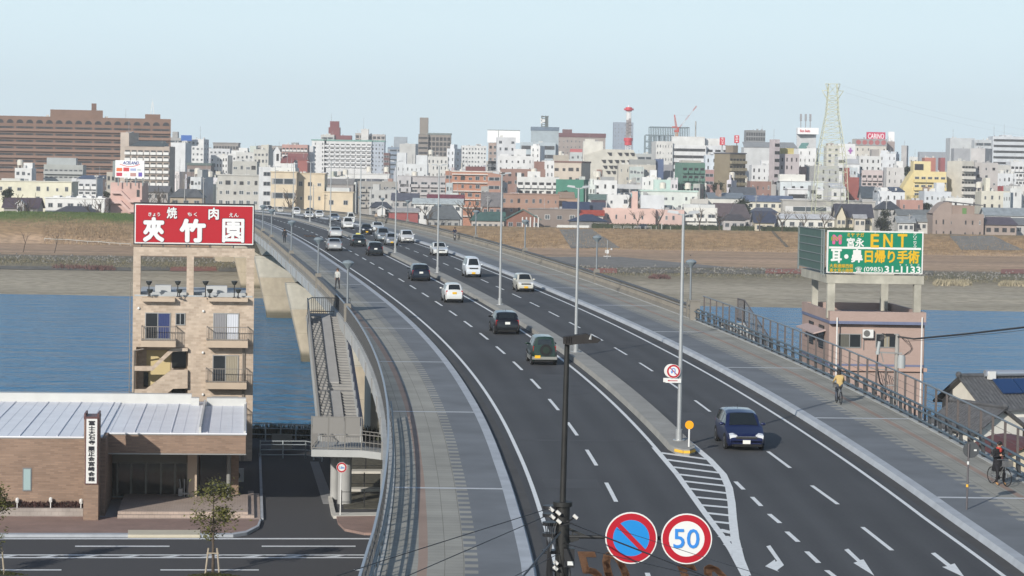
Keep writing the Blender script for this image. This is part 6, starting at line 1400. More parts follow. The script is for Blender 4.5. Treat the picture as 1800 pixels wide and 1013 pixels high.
for k, (px, py) in enumerate(((374, 1011), (-4, 1008))):
 p = G(px, py); o = thing('tree_stakes', ['pale wooden stakes tied round the young street tree before the hall', 'pale wooden stakes round the street tree at the left picture edge'][k], 'stakes', p); q = MB()
 for dx, dy in ((-.35, -.2), (.35, -.2), (0, .4)): q.cyl((dx, dy, 0), (dx * .6, dy * .6, 1.35), .045, n=7)
 for dx in (-.3,): q.bar((dx, -.16, 1.1), (-dx, -.16, 1.1), .05, .05)
 q.build('stakes', mat('pale_timber', (.34, .29, .22), .85, var=.2, scale=5), o)
 hb = MB(); random.seed(20 + k)
 for j in range(1500):
  a = random.random() * 6.28; rr = math.sqrt(random.random()); x, y, z = math.cos(a) * rr * 1.6, math.sin(a) * rr * .5, random.random() * .42 * (1.1 - rr * .6) - .25; s_ = .06
  hb.add([(x - s_, y, z), (x, y + s_, z + .02), (x + s_, y, z + .01), (x, y - s_ * .6, z + .05)], [(0, 1, 2, 3)])
 o = hb.build('low_shrub', mat('shrub_leaves', (.07, .075, .025), .8, var=.5, scale=5)); o.location = G(px + 2, py + 2); tag(o, ['low clipped shrub round the foot of the young street tree', 'low shrub at the foot of the left edge street tree'][k], 'shrub')
# --- the town beyond the river
CROP = {1: (0, 160, 3.8956), 2: (430, 160, 3.8956), 3: (860, 160, 3.8956), 4: (1290, 130, 3.492)}
def cp(c, x, y): a, b, k = CROP[c]; return a + x / k, b + y / k
WINM = {}
def winmesh(kind='a'):
 if kind in WINM: return WINM[kind]
 f = .09; m = MB(); m.quad((-.5 + f, -.03, f), (.5 - f, -.03, f), (.5 - f, -.03, 1 - f), (-.5 + f, -.03, 1 - f), 1)
 for x0, z0, x1, z1 in ((-.5, 0, .5, f), (-.5, 1 - f, .5, 1), (-.5, f, -.5 + f, 1 - f), (.5 - f, f, .5, 1 - f), (-.03, f, .03, 1 - f)): m.box(x0, -.08, z0, x1, -.001, z1, 0)
 fr = {'a': mat('town_frame', (.30, .30, .30), .6), 'd': mat('town_frame_dark', (.05, .05, .052), .6), 'w': mat('town_frame_white', (.55, .55, .54), .6)}[kind]
 WINM[kind] = m.mesh('window', [fr, {'a': mat('town_glass', (.045, .055, .065), .15), 'd': mat('town_recess', (.022, .022, .024), .6), 'w': mat('town_glass_b', (.075, .09, .10), .12)}[kind]]); return WINM[kind]
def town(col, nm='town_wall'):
 g_ = sum(col) / 3; col = tuple(g_ + (c - g_) * .78 for c in col); return mat('%s_%.2f_%.2f_%.2f' % (nm, *col), col, .88, var=.13, scale=.25)  # colours greyed: part of the distance haze is put into the paint
BALM = {}
def balmesh(col, gap):
 k = (col, gap)
 if k not in BALM:
  m = MB(); m.box(-.5, -1.0, -.12, .5, -.001, 0); m.box(-.5, -1.0, 0 if not gap else .12, .5, -.92, 1.0); m.box(-.5, -.92, 0, -.5 + .02, -.001, 1.0); m.box(.48, -.92, 0, .5, -.001, 1.0); BALM[k] = m.mesh('balcony', town(col, 'balcony'))
 return BALM[k]
BLD = {}; UBX = {}
def unitbox(c):
 if c not in UBX: UBX[c] = MB().box(0, 0, 0, 1, 1, 1).mesh('roof_unit', town(c))
 return UBX[c]
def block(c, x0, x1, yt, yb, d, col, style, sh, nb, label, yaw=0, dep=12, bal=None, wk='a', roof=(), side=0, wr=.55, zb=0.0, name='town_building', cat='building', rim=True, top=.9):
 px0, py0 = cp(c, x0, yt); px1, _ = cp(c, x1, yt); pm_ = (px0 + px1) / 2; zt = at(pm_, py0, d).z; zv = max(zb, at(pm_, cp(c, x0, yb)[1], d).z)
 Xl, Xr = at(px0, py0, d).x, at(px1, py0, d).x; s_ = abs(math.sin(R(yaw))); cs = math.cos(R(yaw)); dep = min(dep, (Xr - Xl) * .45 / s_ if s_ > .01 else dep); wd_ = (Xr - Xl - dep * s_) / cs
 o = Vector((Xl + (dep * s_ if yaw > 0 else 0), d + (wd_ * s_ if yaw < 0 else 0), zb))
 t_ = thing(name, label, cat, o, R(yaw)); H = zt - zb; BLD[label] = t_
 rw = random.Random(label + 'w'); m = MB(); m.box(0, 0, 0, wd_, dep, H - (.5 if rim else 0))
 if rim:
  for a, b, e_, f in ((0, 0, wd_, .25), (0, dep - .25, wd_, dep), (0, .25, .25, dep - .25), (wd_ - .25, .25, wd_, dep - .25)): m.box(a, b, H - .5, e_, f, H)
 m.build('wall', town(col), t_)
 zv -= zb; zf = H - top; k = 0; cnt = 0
 while zf - sh > max(0, zv - sh * .9) and cnt < 96:
  zl = zf - sh
  if style in 'wbBp':
   bw = wd_ / nb
   for i in range(nb):
    x = (i + .5) * bw; ww, hh, zz = bw * wr, min(1.45, sh * .5), zl + sh * .32
    if style in 'bB': ww, hh, zz = bw * max(wr, .68), sh * .62, zl + .12
    if style == 'p': ww, hh, zz = bw * max(wr, .74), sh * .72, zl + .2
    if style == 'w' and nb > 2:
     if rw.random() < .10: continue
     ww *= rw.choice((1, 1, 1, .8, .55)); x += rw.uniform(-.06, .06) * bw; hh *= rw.choice((1, 1, .85, .7))
    inst(winmesh('d' if style in 'p' else (rw.choice('adw') if style == 'w' and rw.random() < .3 else wk)), 'window', t_, (x, 0, zz), (ww, 1, hh)); cnt += 1
    if style == 'B': inst(balmesh(bal or col, 0), 'balcony', t_, (x, 0, zl), (bw * .86, 1, 1.0)); cnt += 1
   if style == 'b': inst(balmesh(bal or col, 0), 'balcony', t_, (wd_ / 2, 0, zl), (wd_, 1.15, 1.02)); cnt += 1
  elif style == 'r': inst(winmesh(wk), 'window_band', t_, (wd_ / 2, 0, zl + sh * .35), (wd_ * .94, 1, sh * .42)); cnt += 1
  if side:
   for i in range(side):
    yy = (i + .5) * dep / side
    if yaw > 0: inst(winmesh(wk), 'window', t_, (0, yy, zl + sh * .32), (min(1.6, dep / side * .5), 1, sh * .42), R(-90))
    elif yaw < 0: inst(winmesh(wk), 'window', t_, (wd_, yy, zl + sh * .32), (min(1.6, dep / side * .5), 1, sh * .42), R(90))
    cnt += 1
  zf -= sh
 rr = random.Random(label); um_ = unitbox(rr.choice(((.45, .45, .44), (.30, .30, .30), (.55, .54, .50))))
 for _ in range(rr.randint(2, 5)):
  x, y, a, h_ = rr.uniform(.1, .85) * wd_, rr.uniform(.1, .8) * dep, rr.uniform(.4, 1.4), rr.uniform(.5, 1.6); rim and wd_ > 4 and inst(um_, 'roof_unit', t_, (x, y, H - .5), (a, a * .8, h_))
 if rim and rr.random() < .5: x = rr.uniform(.1, .9) * wd_; q = MB(); q.cyl((x, dep * .3, H - .5), (x, dep * .3, H + rr.uniform(2, 4.5)), .07, .05, 5); q.bar((x - .5, dep * .3, H + 1.5), (x + .5, dep * .3, H + 1.5), .06, .06); q.build('roof_aerial', town((.3, .3, .3)), t_)
 for r_ in roof:
  if r_[0] == 'ph':
   q = MB(); q.box(wd_ * r_[1], dep * .25, H - .5, wd_ * r_[2], dep * .75, H + r_[3]); q.build('penthouse', town(r_[4] if len(r_) > 4 else col), t_)
  elif r_[0] == 'tank':
   q = MB(); x = wd_ * r_[1]; q.cyl((x, dep * .4, H + 1.0), (x, dep * .4, H + 2.7), 1.1, n=14); q.ball((x, dep * .4, H + 2.7), 1.1, 12, sz=.45)
   for a, b in ((-.7, -.7), (.7, -.7), (.7, .7), (-.7, .7)): q.bar((x + a, dep * .4 + b, H - .5), (x + a, dep * .4 + b, H + 1.0), .15, .15)
   q.build('water_tank', mat('tank_cream', (.58, .55, .48), .5), t_, smooth=40)
  elif r_[0] == 'mast':
   q = MB(); x = wd_ * r_[1]; q.cyl((x, dep * .5, H - .5), (x, dep * .5, H + r_[2]), .12, .05, 6); q.bar((x - .6, dep * .5, H + r_[2] * .7), (x + .6, dep * .5, H + r_[2] * .7), .08, .08); q.bar((x - .4, dep * .5, H + r_[2] * .85), (x + .4, dep * .5, H + r_[2] * .85), .08, .08); q.build('aerial', mat('aerial_grey', (.25, .25, .26), .5), t_)
  elif r_[0] == 'cap':
   q = MB(); q.box(-.3, -.3, H, wd_ + .3, dep + .3, H + r_[1]); q.build('roof_trim', town(r_[2], 'trim'), t_)
  elif r_[0] == 'slope':
   q = MB(); q.ext([(wd_ * r_[1], -.3, H), (wd_ * r_[2], -.3, H), (wd_ * (r_[2] - .02), dep, H + r_[3]), (wd_ * (r_[1] + .02), dep, H + r_[3])], (0, .2, -.3)); q.build('roof', town(r_[4], 'roofing'), t_)
 return t_, wd_, dep, H
W1, W2, W3, CR, GY, LG, BG, TN = (.60, .60, .585), (.52, .53, .54), (.43, .45, .47), (.55, .50, .37), (.26, .265, .265), (.36, .37, .37), (.40, .36, .295), (.34, .265, .20)
# --- left part
t_, wd_, dp_, H = block(1, -70, 1142, 178, 560, 1100, (.215, .115, .07), 'b', 2.95, 9, 'huge brown apartment slab with a row of arched top windows', yaw=10, dep=14, bal=(.25, .135, .085), wk='d', wr=.88, top=3.5)
q = MB()
for k in range(18):
 x = wd_ * (k + .5) / 18; n = 10; r = wd_ / 18 * .36; q.ext([(x - r, -.03, H - 3.1)] + [(x + r * math.cos(math.pi * (1 - j / n)), -.03, H - 3.1 + r * 1.05 * math.sin(math.pi * (1 - j / n))) for j in range(n + 1)][1:-1] + [(x + r, -.03, H - 3.1)], (0, -.05, 0))
q2 = q
for k in range(18):
 a = MB(); n0 = k * 20
 vs = q.v[k * len(q.v) // 18:(k + 1) * len(q.v) // 18]; nf = len(q.f) // 18; base = k * len(q.v) // 18
 a.v = list(vs); a.f = [tuple(i - base for i in f) for f in q.f[k * nf:(k + 1) * nf]]; a.m = [0] * len(a.f); a.build('arched_window', mat('town_recess', (0, 0, 0)), t_)
q = MB(); q.box(0, -.045, H - 3.35, wd_, -.002, H - .5 - .001); q.build('attic_band', town((.22, .12, .075)), t_)
for f0, f1, h in ((.31, .61, 3.2), (.855, .94, 2.0)): q = MB(); q.box(wd_ * f0, 2, H - .4, wd_ * f1, 10, H + h); q.build('penthouse', town((.215, .115, .07)), t_)
q = MB(); q.box(wd_ * .545, 4, H + 3.2, wd_ * .573, 7, H + 6.3); q.build('chimney', town((.17, .09, .06)), t_); q = MB(); x = wd_ * .895
for dx in (-.7, .7): q.bar((x + dx, 5, H + 2), (x + dx * .3, 5, H + 7.5), .2, .2)
q.bar((x, 5, H + 5), (x, 5, H + 9), .12, .12); q.build('aerial', wht, t_)
t_, wd_, dp_, H = block(1, 850, 1172, 378, 640, 1000, (.40, .32, .255), 'B', 2.45, 7, 'pinkish beige apartment tower with white balcony fronts and a dark hipped roof', bal=(.62, .61, .58), wk='d', yaw=-3, wr=.75)
q = MB(); q.ext([(wd_ * .12, 0, H), (wd_ * .87, 0, H), (wd_ * .87, dp_, H), (wd_ * .12, dp_, H)], (0, 0, .1)); q.add([(wd_ * .10, -.5, H), (wd_ * .88, -.5, H), (wd_ * .88, dp_, H), (wd_ * .10, dp_, H), (wd_ * .28, dp_ * .5, H + 2.2), (wd_ * .84, dp_ * .5, H + 2.2)], [(0, 1, 5, 4), (1, 2, 5), (2, 3, 4, 5), (3, 0, 4)]); q.build('roof', mat('slate_roof', (.07, .085, .085), .5), t_)
block(1, 820, 936, 285, 640, 1006, (.42, .345, .28), 'n', 3, 1, 'beige lift tower with a round dish rising behind the pinkish beige apartments', yaw=-28, dep=7, roof=(('mast', .4, 5),))
block(1, 285, 566, 505, 640, 950, (.33, .345, .32), 'b', 2.6, 8, 'grey green apartment block in front of the brown slab', bal=(.36, .37, .35), roof=(('ph', .05, .8, 2.6, (.34, .37, .37)),), yaw=4)
block(1, 90, 216, 528, 640, 930, W1, 'w', 2.6, 3, 'small white stepped house block in front of the brown slab at far left', roof=(('ph', .45, .98, 2.0), ('tank', .2)), yaw=3)
block(1, -30, 490, 622, 760, 775, (.60, .57, .42), 'w', 2.9, 8, 'long cream two storey house block with balconies at the far left levee', roof=(('cap', .25, (.60, .58, .47)), ('ph', .05, .3, .9, (.45, .45, .42))), wr=.42)
block(1, 310, 716, 738, 850, 755, W1, 'w', 2.7, 6, 'low white building with a row of roof vents behind the left levee', roof=(('cap', .35, (.66, .66, .63)), ('ph', .1, .2, .8), ('ph', .32, .4, .8), ('ph', .5, .6, .8), ('ph', .68, .75, .8), ('ph', .86, .93, .8)), wr=.6)
t_, wd_, dp_, H = block(1, 755, 987, 628, 830, 762, (.52, .32, .27), 'n', 3, 2, 'salmon pink building with outside stairs below the shopping billboard', yaw=-4, dep=9)
for k, z in enumerate((H - 3.4, H - 6.4)):
 q = MB(); q.ext([(wd_ * .05, -1.4, z), (wd_ * .35, -1.4, z), (wd_ * .62, -1.4, z - 2.6), (wd_ * .98, -1.4, z - 2.6), (wd_ * .98, -1.4, z - 1.7), (wd_ * .64, -1.4, z - 1.7), (wd_ * .37, -1.4, z + .9), (wd_ * .05, -1.4, z + .9)], (0, 1.35, 0)); q.build('stairs', town((.56, .36, .31)), t_)
inst(winmesh('d'), 'window', t_, (wd_ * .88, 0, H - 4.3), (.9, 1, 2.2))
p0, p1 = cp(1, 790, 474), cp(1, 987, 596); A, B = at(p0[0], p0[1], 760), at(p1[0], p1[1], 760)
bs = thing('billboard', 'white shopping centre billboard with blue italic lettering and small shop logos', 'billboard', (A.x, 760, B.z)); w_, h_ = B.x - A.x, A.z - B.z
q = MB(); q.box(0, 0, 0, w_, .8, h_); q.build('face', mat('board_white', (.74, .74, .74), .6), bs); q = MB(); q.box(-.8, .1, .2, -.001, .75, h_ - .2); q.build('side', mat('grey_steel', (0, 0, 0)), bs)
q = MB()
for f in (.1, .4, .7, .95): q.bar((w_ * f, .5, 0), (w_ * f, .5, -2.5), .3, .3)
q.build('legs', mat('grey_steel', (0, 0, 0)), bs)
tm = text_mb('ACELAND', w_ * .25, h_ * .76, w_ * .80, h_ * .95, -.02, .03, .035); tm.v = [(x + (z - h_ * .76) * .25, y, z) for x, y, z in tm.v]; tm.build('lettering', mat('board_blue', (.02, .05, .25), .5), bs)
q = MB(); pts = [(w_ * (.15 + .07 * k), h_ * (.78 - .14 * math.sin(math.pi * min(1, k / 10)) - .0 * k)) for k in range(11)]
for (a, b), (c_, d) in zip(pts, pts[1:]): q.bar((a, -.03, b), (c_, -.03, d), .04, h_ * .035)
q.build('red_swoosh', mat('board_red', (.60, .04, .03), .5), bs)
for (fx, fz, fw, fh, cc) in ((.04, .36, .20, .2, (.65, .13, .02)), (.28, .36, .2, .22, (.50, .02, .03)), (.52, .40, .2, .14, (.30, .35, .55)), (.76, .40, .12, .12, (.45, .50, .50)), (.04, .08, .2, .2, (.45, .01, .05)), (.52, .08, .2, .2, (.42, .22, .20)), (.80, .07, .13, .24, (.10, .06, .35)), (.3, .10, .12, .14, (.60, .66, .60))):
 q = MB(); q.box(w_ * fx, -.03, h_ * fz, w_ * (fx + fw), -.001, h_ * (fz + fh)); q.build('shop_logo', mat('logo_%.2f_%.2f' % cc[:2], cc, .5), bs)
block(1, 490, 665, 598, 720, 840, W2, 'B', 2.7, 4, 'small white balcony block with a blue sheet roof behind the low white building', bal=W1, roof=(('slope', .2, .98, 1.0, (.07, .11, .20)),))
block(1, 660, 760, 600, 760, 900, (.10, .075, .07), 'w', 2.8, 2, 'dark maroon narrow house beside the salmon building', roof=(('slope', 0, 1, 1.2, (.06, .08, .11)),))
block(1, 730, 790, 555, 690, 820, BG, 'w', 2.8, 2, 'beige sliver of a house left of the shopping billboard', dep=8)
block(1, 1168, 1292, 355, 640, 1300, (.56, .57, .575), 'n', 3, 2, 'plain white tower with a narrow vent column right of the brown slab', yaw=-8)
block(1, 1255, 1412, 330, 640, 1340, (.58, .58, .57), 'w', 2.9, 5, 'white office tower with a blue roof sign right of the brown slab', yaw=-6, side=2, roof=(('mast', .7, 7),))
p0, p1 = cp(1, 1240, 303), cp(1, 1312, 342); A, B = at(*p0, 1335), at(*p1, 1335); q = MB(); q.box(A.x, 1335, B.z, B.x, 1336, A.z); o = q.build('roof_sign', mat('board_blue2', (.02, .10, .36), .5)); tag(o, 'plain blue sign board on the roof of the white office tower', 'sign')
block(1, 1140, 1260, 322, 420, 1600, (.30, .295, .28), 'r', 3, 2, 'grey brown block peeping over the plain white tower', roof=(('ph', .3, .6, 4),))
block(1, 1460, 1632, 362, 460, 1650, (.27, .245, .22), 'p', 3, 9, 'distant grey brown apartment row left of the church tower', roof=(('cap', .8, (.22, .2, .19)),))
block(1, 1405, 1575, 395, 500, 1500, W2, 'w', 3, 6, 'pale grey office block between the blue sign and the grey brown row')
block(1, 1443, 1572, 440, 640, 1150, (.60, .60, .58), 'w', 2.7, 6, 'white block with six columns of dark square windows behind the beige school', wk='d', wr=.4, yaw=-4)
block(1, 1565, 1700, 430, 560, 1200, W1, 'w', 3, 5, 'white block with slanted roof edge behind the beige school', roof=(('ph', .1, .5, 1.5),))
block(1, 1280, 1445, 510, 640, 1050, (.22, .16, .14), 'r', 3, 2, 'low reddish brown and dark green block behind the white house with a tank', roof=(('cap', 1.0, (.10, .14, .13)),))
block(1, 1300, 1442, 590, 760, 870, (.47, .49, .50), 'w', 2.8, 3, 'pale grey house block with a round tank on a post', yaw=-22, dep=9, roof=(('tank', .2), ('ph', .35, .8, 2.5, (.36, .37, .36))), wk='w', wr=.7)
block(1, 1592, 1760, 482, 600, 905, (.40, .39, .35), 'w', 3.1, 4, 'upper beige wing of the school building left of the white stair tower', wr=.7, wk='w', dep=9)
block(1, 1490, 1775, 580, 800, 850, (.43, .415, .37), 'w', 3.3, 6, 'beige school building with wide windows beside the bridge end', wr=.72, wk='w', roof=(('cap', .4, (.45, .44, .40)),))
# --- towards the middle
block(2, 85, 178, 520, 800, 800, (.64, .65, .65), 'r', 3.1, 1, 'white stair tower with a stack of glazed landings at the bridge end', yaw=18, dep=9, side=0)
block(2, 130, 347, 525, 580, 815, (.62, .62, .58), 'n', 3, 1, 'flat white roof block behind the cream school', dep=14)
CS = (.56, .46, .31); cr_ = (('cap', .25, (.55, .45, .30)),)
block(2, 180, 356, 557, 830, 762, CS, 'r', 4.3, 1, 'left block of the cream yellow school at the end of the bridge', dep=14, roof=cr_, wr=.5)
block(2, 354, 548, 567, 830, 766, CS, 'w', 4.3, 3, 'middle block of the cream yellow school with dark windows', dep=12, roof=cr_, wr=.42)
block(2, 545, 742, 695, 830, 764, CS, 'w', 4.3, 2, 'low right block of the cream yellow school', dep=12, roof=(('cap', .25, (.55, .45, .30)), ('ph', .05, .85, 1.4, (.45, .47, .47))), wr=.32)
t_, wd_, dp_, H = block(2, 186, 246, 420, 600, 930, (.64, .645, .64), 'n', 3, 1, 'slim white church tower with a gabled top and bell opening', yaw=10, dep=6, rim=False, name='church_tower', cat='tower')
q = MB(); q.ext([(0, 0, H), (wd_, 0, H), (wd_ / 2, 0, H + 2.0)], (0, dp_, 0)); q.build('gable', town((.64, .645, .64)), t_); inst(winmesh('d'), 'window', t_, (wd_ / 2, 0, H - 3.2), (.9, 1, 2.6))
block(2, 245, 345, 490, 560, 925, (.60, .60, .58), 'n', 3, 1, 'white church hall with a sloping roof beside the slim tower', roof=(('slope', 0, .9, 2.5, (.30, .07, .06)),))
block(2, 258, 430, 470, 600, 990, (.30, .085, .07), 'n', 3, 1, 'brick red roofed hall behind the church', roof=(('slope', .1, .95, 2.5, (.32, .09, .075)),))
block(2, 256, 432, 368, 540, 1400, (.42, .22, .18), 'B', 2.9, 7, 'red and white chequered apartments behind the red roofed hall', bal=(.56, .54, .52), wk='d', roof=(('ph', .35, .6, 1.2, GY),))
block(2, 428, 470, 378, 540, 1420, W2, 'n', 3, 1, 'pale blank end wall between the chequered apartments and the white hotel')
block(2, 88, 262, 375, 470, 1500, (.27, .245, .225), 'p', 2.9, 8, 'grey brown distant apartments left of the chequered apartments')
block(2, 60, 190, 400, 520, 1100, (.46, .45, .40), 'w', 3, 4, 'pale beige block left of the church tower', roof=(('ph', .4, .9, 2.0, (.44, .42, .36)),), yaw=-8)
block(2, -60, 90, 420, 520, 1150, (.52, .52, .50), 'w', 3, 5, 'whitish block above the upper school wing', roof=(('ph', .1, .5, 2, W1), ('ph', .6, .9, 3, (.45, .50, .45))))
block(2, 460, 560, 340, 580, 1600, (.60, .60, .595), 'w', 2.62, 2, 'blank left bay of the tall white hotel with a green roof line', roof=(('cap', .7, (.13, .33, .27)),), wr=.12, dep=14, wk='d')
block(2, 546, 870, 345, 580, 1600, (.58, .58, .575), 'B', 2.62, 9, 'tall white hotel with rows of dark balcony recesses and a green roof line', bal=(.60, .60, .60), wk='d', roof=(('cap', .9, (.13, .33, .27)),), dep=14)
block(2, 868, 957, 348, 580, 1601, (.36, .41, .48), 'w', 2.62, 4, 'bluish right bay of the tall white hotel', roof=(('cap', .8, (.13, .33, .27)),), wk='d', dep=14, wr=.36)  # the hotel's shaded side: its bluish shade is put into the wall colour
block(2, 575, 652, 250, 345, 1612, (.20, .05, .05), 'n', 3, 1, 'dark maroon roof tower with tapered top on the white hotel', rim=False, zb=35, dep=8, roof=(('ph', .1, .9, 4.0), ('mast', .2, 9)))
block(2, 615, 732, 305, 345, 1608, (.20, .05, .055), 'n', 3, 1, 'low maroon roof block on the white hotel', zb=35, dep=8)
block(2, 522, 614, 300, 345, 1606, (.46, .44, .41), 'r', 3, 1, 'pale plant room on the roof of the white hotel', zb=35, dep=8)
block(2, 758, 846, 290, 360, 1900, (.36, .32, .28), 'p', 3, 3, 'brownish tower top left of a white lift shaft', dep=10)
block(2, 798, 848, 262, 360, 1890, (.56, .55, .52), 'n', 3, 1, 'white lift shaft behind the hotel roof', dep=8, roof=(('mast', .3, 9),))
block(2, 846, 962, 298, 360, 1895, (.40, .36, .33), 'p', 2.9, 4, 'grey brown apartment top right of the white lift shaft', dep=10)
block(2, 980, 1112, 385, 560, 1700, (.17, .23, .31), 'r', 3.2, 1, 'dark blue glass office with pale window bands', roof=(('ph', .3, .98, 7, (.27, .31, .35)),))
block(2, 1060, 1192, 362, 560, 1650, (.42, .42, .40), 'n', 3, 1, 'blank grey block between blue glass and brown tower', yaw=-10)
block(2, 952, 992, 425, 560, 1500, (.16, .07, .06), 'r', 2.9, 1, 'narrow dark red building right of the white hotel')
block(2, 1190, 1258, 297, 560, 1500, (.22, .185, .155), 'r', 3.0, 1, 'left wing of the tall brown tower with a green top', roof=(('ph', .1, .95, 10, (.22, .185, .155)), ('cap', .01, (.13, .27, .22))), dep=10, wk='d')
block(2, 1256, 1412, 300, 560, 1502, (.235, .20, .17), 'p', 3.0, 6, 'tall brown apartment tower with three columns of dark balconies', roof=(('cap', 1.0, (.16, .20, .20)),), dep=12)
block(2, 1478, 1656, 375, 520, 1600, (.60, .60, .59), 'w', 2.7, 8, 'distant white apartments with a grid of windows right of the brown tower', yaw=5, side=2, roof=(('ph', .6, .8, 1.2),))
block(2, 1040, 1252, 500, 720, 1010, (.53, .55, .56), 'w', 2.8, 7, 'stepped white block with small windows above the grey balcony apartments', roof=(('ph', .0, .3, 4.5), ('ph', .62, .98, 3.6), ('mast', .5, 4)), wr=.3)
block(2, 1062, 1398, 588, 760, 930, (.40, .375, .38), 'B', 2.9, 5, 'mauve grey balcony apartments under the stepped white block', bal=(.42, .40, .40), roof=(('cap', .3, (.33, .31, .31)),), dep=10)
block(2, 1040, 1140, 585, 760, 929, (.43, .42, .43), 'w', 2.9, 2, 'blank end bay of the mauve grey apartments', dep=10, wr=.25)
block(2, 1385, 1482, 395, 600, 1200, (.55, .57, .60), 'w', 3, 2, 'plain white block with two windows behind the orange brick apartments', yaw=-20, wr=.25, side=1, roof=(('ph', .2, .7, 2),))
block(2, 1250, 1392, 450, 600, 1150, (.52, .51, .48), 'w', 3, 5, 'pale stone block with a round tank below the brown tower', roof=(('tank', .15),), wr=.35)
t_, wd_, dp_, H = block(2, 1422, 1722, 556, 790, 900, (.42, .175, .095), 'w', 3.0, 6, 'orange brick apartments with white slab edges', roof=(('cap', .4, (.55, .50, .45)), ('ph', .3, .75, 2.0, (.16, .05, .045))), wr=.6, dep=12)
for k in range(6): q = MB(); q.box(-.1, -.9, H - .9 - 3.0 * k - .15, wd_, -.001, H - .9 - 3.0 * k + .25); q.build('slab_edge', town((.56, .50, .45)), t_)
block(2, 1375, 1424, 548, 780, 905, (.36, .16, .10), 'r', 3, 1, 'recessed left bay of the orange brick apartments')
block(2, 1655, 1760, 480, 560, 1250, (.44, .42, .38), 'w', 3, 4, 'pale beige block behind the orange brick apartments')
block(2, 545, 700, 590, 700, 980, W1, 'w', 3, 4, 'white workshop left part below the hotel', roof=(('tank', .9),), wr=.4)
block(2, 690, 990, 570, 690, 1000, (.60, .60, .59), 'r', 4, 1, 'long low white hall with a flat canopy roof below the hotel', roof=(('cap', .3, W1), ('tank', .52), ('tank', .92)), dep=14)
block(2, 758, 1048, 620, 760, 900, (.31, .29, .26), 'B', 2.8, 5, 'shabby grey brown balcony block left of the mauve apartments', bal=(.36, .34, .30), yaw=6, roof=(('ph', .2, .55, .9, (.10, .11, .14)),))
block(2, 855, 1040, 680, 800, 860, (.40, .40, .385), 'w', 2.8, 4, 'pale concrete house block behind the dark tiled house', roof=(('ph', .1, .35, 2.0),))
block(2, 548, 745, 640, 720, 900, (.30, .27, .25), 'n', 3, 1, 'grey brown sloping roofed house behind the cream school', roof=(('slope', 0, 1, 2.0, (.25, .23, .21)),))
# --- the middle of the picture
block(3, -5, 55, 355, 560, 1250, (.34, .25, .21), 'w', 3, 2, 'brownish block under the left end of the big white roof board')
block(3, 48, 182, 318, 600, 1200, (.50, .51, .53), 'w', 3.2, 3, 'pale grey tower with blue windows in front of the white roof board', wr=.5, yaw=2)
p0, p1 = cp(3, -12, 270), cp(3, 210, 356); A, B = at(*p0, 1240), at(*p1, 1240); o = thing('billboard', 'large white roof board with faint grey and blue characters', 'billboard', (A.x, 1240, B.z)); w_, h_ = B.x - A.x, A.z - B.z
q = MB(); q.box(0, 0, 0, w_, .6, h_); q.build('face', mat('board_white', (0, 0, 0)), o); q = MB(); q.box(0, -.1, h_, w_, .7, h_ + .35); q.box(w_ * .33, -.1, 0, w_ * .345, -.001, h_); q.build('frame', GYm if False else mat('grey_steel', (0, 0, 0)), o)
text_mb('東 橘', w_ * .38, h_ * .12, w_ * .60, h_ * .42, -.02, .03).build('lettering', mat('pale_blue_ink', (.22, .26, .42), .6), o); text_mb('病院', w_ * .61, h_ * .05, w_ * .72, h_ * .36, -.02, .03).build('red_lettering', mat('pale_red_ink', (.50, .20, .18), .6), o)
block(3, 288, 476, 272, 420, 1500, (.29, .35, .38), 'n', 3, 1, 'blue grey telephone exchange tower carrying a dark aerial mast', roof=(('cap', 2.2, (.11, .16, .22)),), dep=16)
block(3, 214, 455, 352, 560, 1485, (.36, .43, .47), 'r', 5.2, 1, 'pale blue office with four dark window bands below the telephone tower', wk='d', dep=14)
ms = at(*cp(3, 380, 262), 1505); mt = thing('aerial_mast', 'dark steel aerial mast with round white dishes on the telephone tower', 'mast', (ms.x, 1508, ms.z)); hh_ = at(*cp(3, 380, 170), 1505).z - ms.z
q = MB()
for dx in (-1.8, .4, 1.8):
 for dy in (-2, 2): q.bar((dx, dy, 0), (dx, dy, hh_), .6, .6)
for k in range(7): z = hh_ * (k + .5) / 7; q.bar((-1.8, -2, z), (1.8, -2, z), .3, .3); q.bar((-1.8, 2, z), (1.8, 2, z), .3, .3)
q.box(-2.2, -2.2, hh_ * .90, -.3, 2.2, hh_ * .99); q.box(.3, -2.2, hh_ * .90, 2.2, 2.2, hh_ * .99); q.box(.2, -2.0, 0, 1.9, 2.0, hh_ * .9); q.build('lattice', mat('mast_dark', (.10, .115, .11), .6), mt)
for x, z, r in ((-.8, .62, 1.0), (-2.1, .5, .7), (-2.3, .72, .6)): q = MB(); q.cyl((x, -3.0, hh_ * z), (x, -2.4, hh_ * z), r, r * .6, 16); q.build('dish', mat('dish_white', (.62, .62, .6), .5), mt)
block(3, 470, 796, 318, 560, 1600, (.30, .245, .215), 'w', 3.6, 12, 'big brown department store with a maroon roof edge', roof=(('cap', 2.6, (.15, .05, .055)), ('ph', .1, .3, 5, (.16, .07, .07))), wr=.3, dep=20)
block(3, 853, 988, 215, 420, 2600, (.22, .27, .345), 'w', 3.8, 6, 'distant slate blue tower block behind the red and white mast', wr=.25, wk='a', dep=20, rim=False)
block(3, 555, 660, 420, 520, 1150, (.44, .48, .48), 'w', 3, 3, 'pale blue grey house with red roof lettering', roof=(('ph', .0, .95, 1.5, (.45, .10, .10)),))
block(3, 440, 545, 440, 520, 1180, (.40, .35, .28), 'n', 3, 1, 'tan blank block behind the beige office')
t_, wd_, dp_, H = block(3, 440, 702, 492, 650, 1050, (.48, .405, .32), 'w', 3.9, 4, 'beige office with four windows per floor and a brown roof edge', wr=.72, wk='d', yaw=-14, dep=18, roof=(('cap', .7, (.20, .10, .08)),))
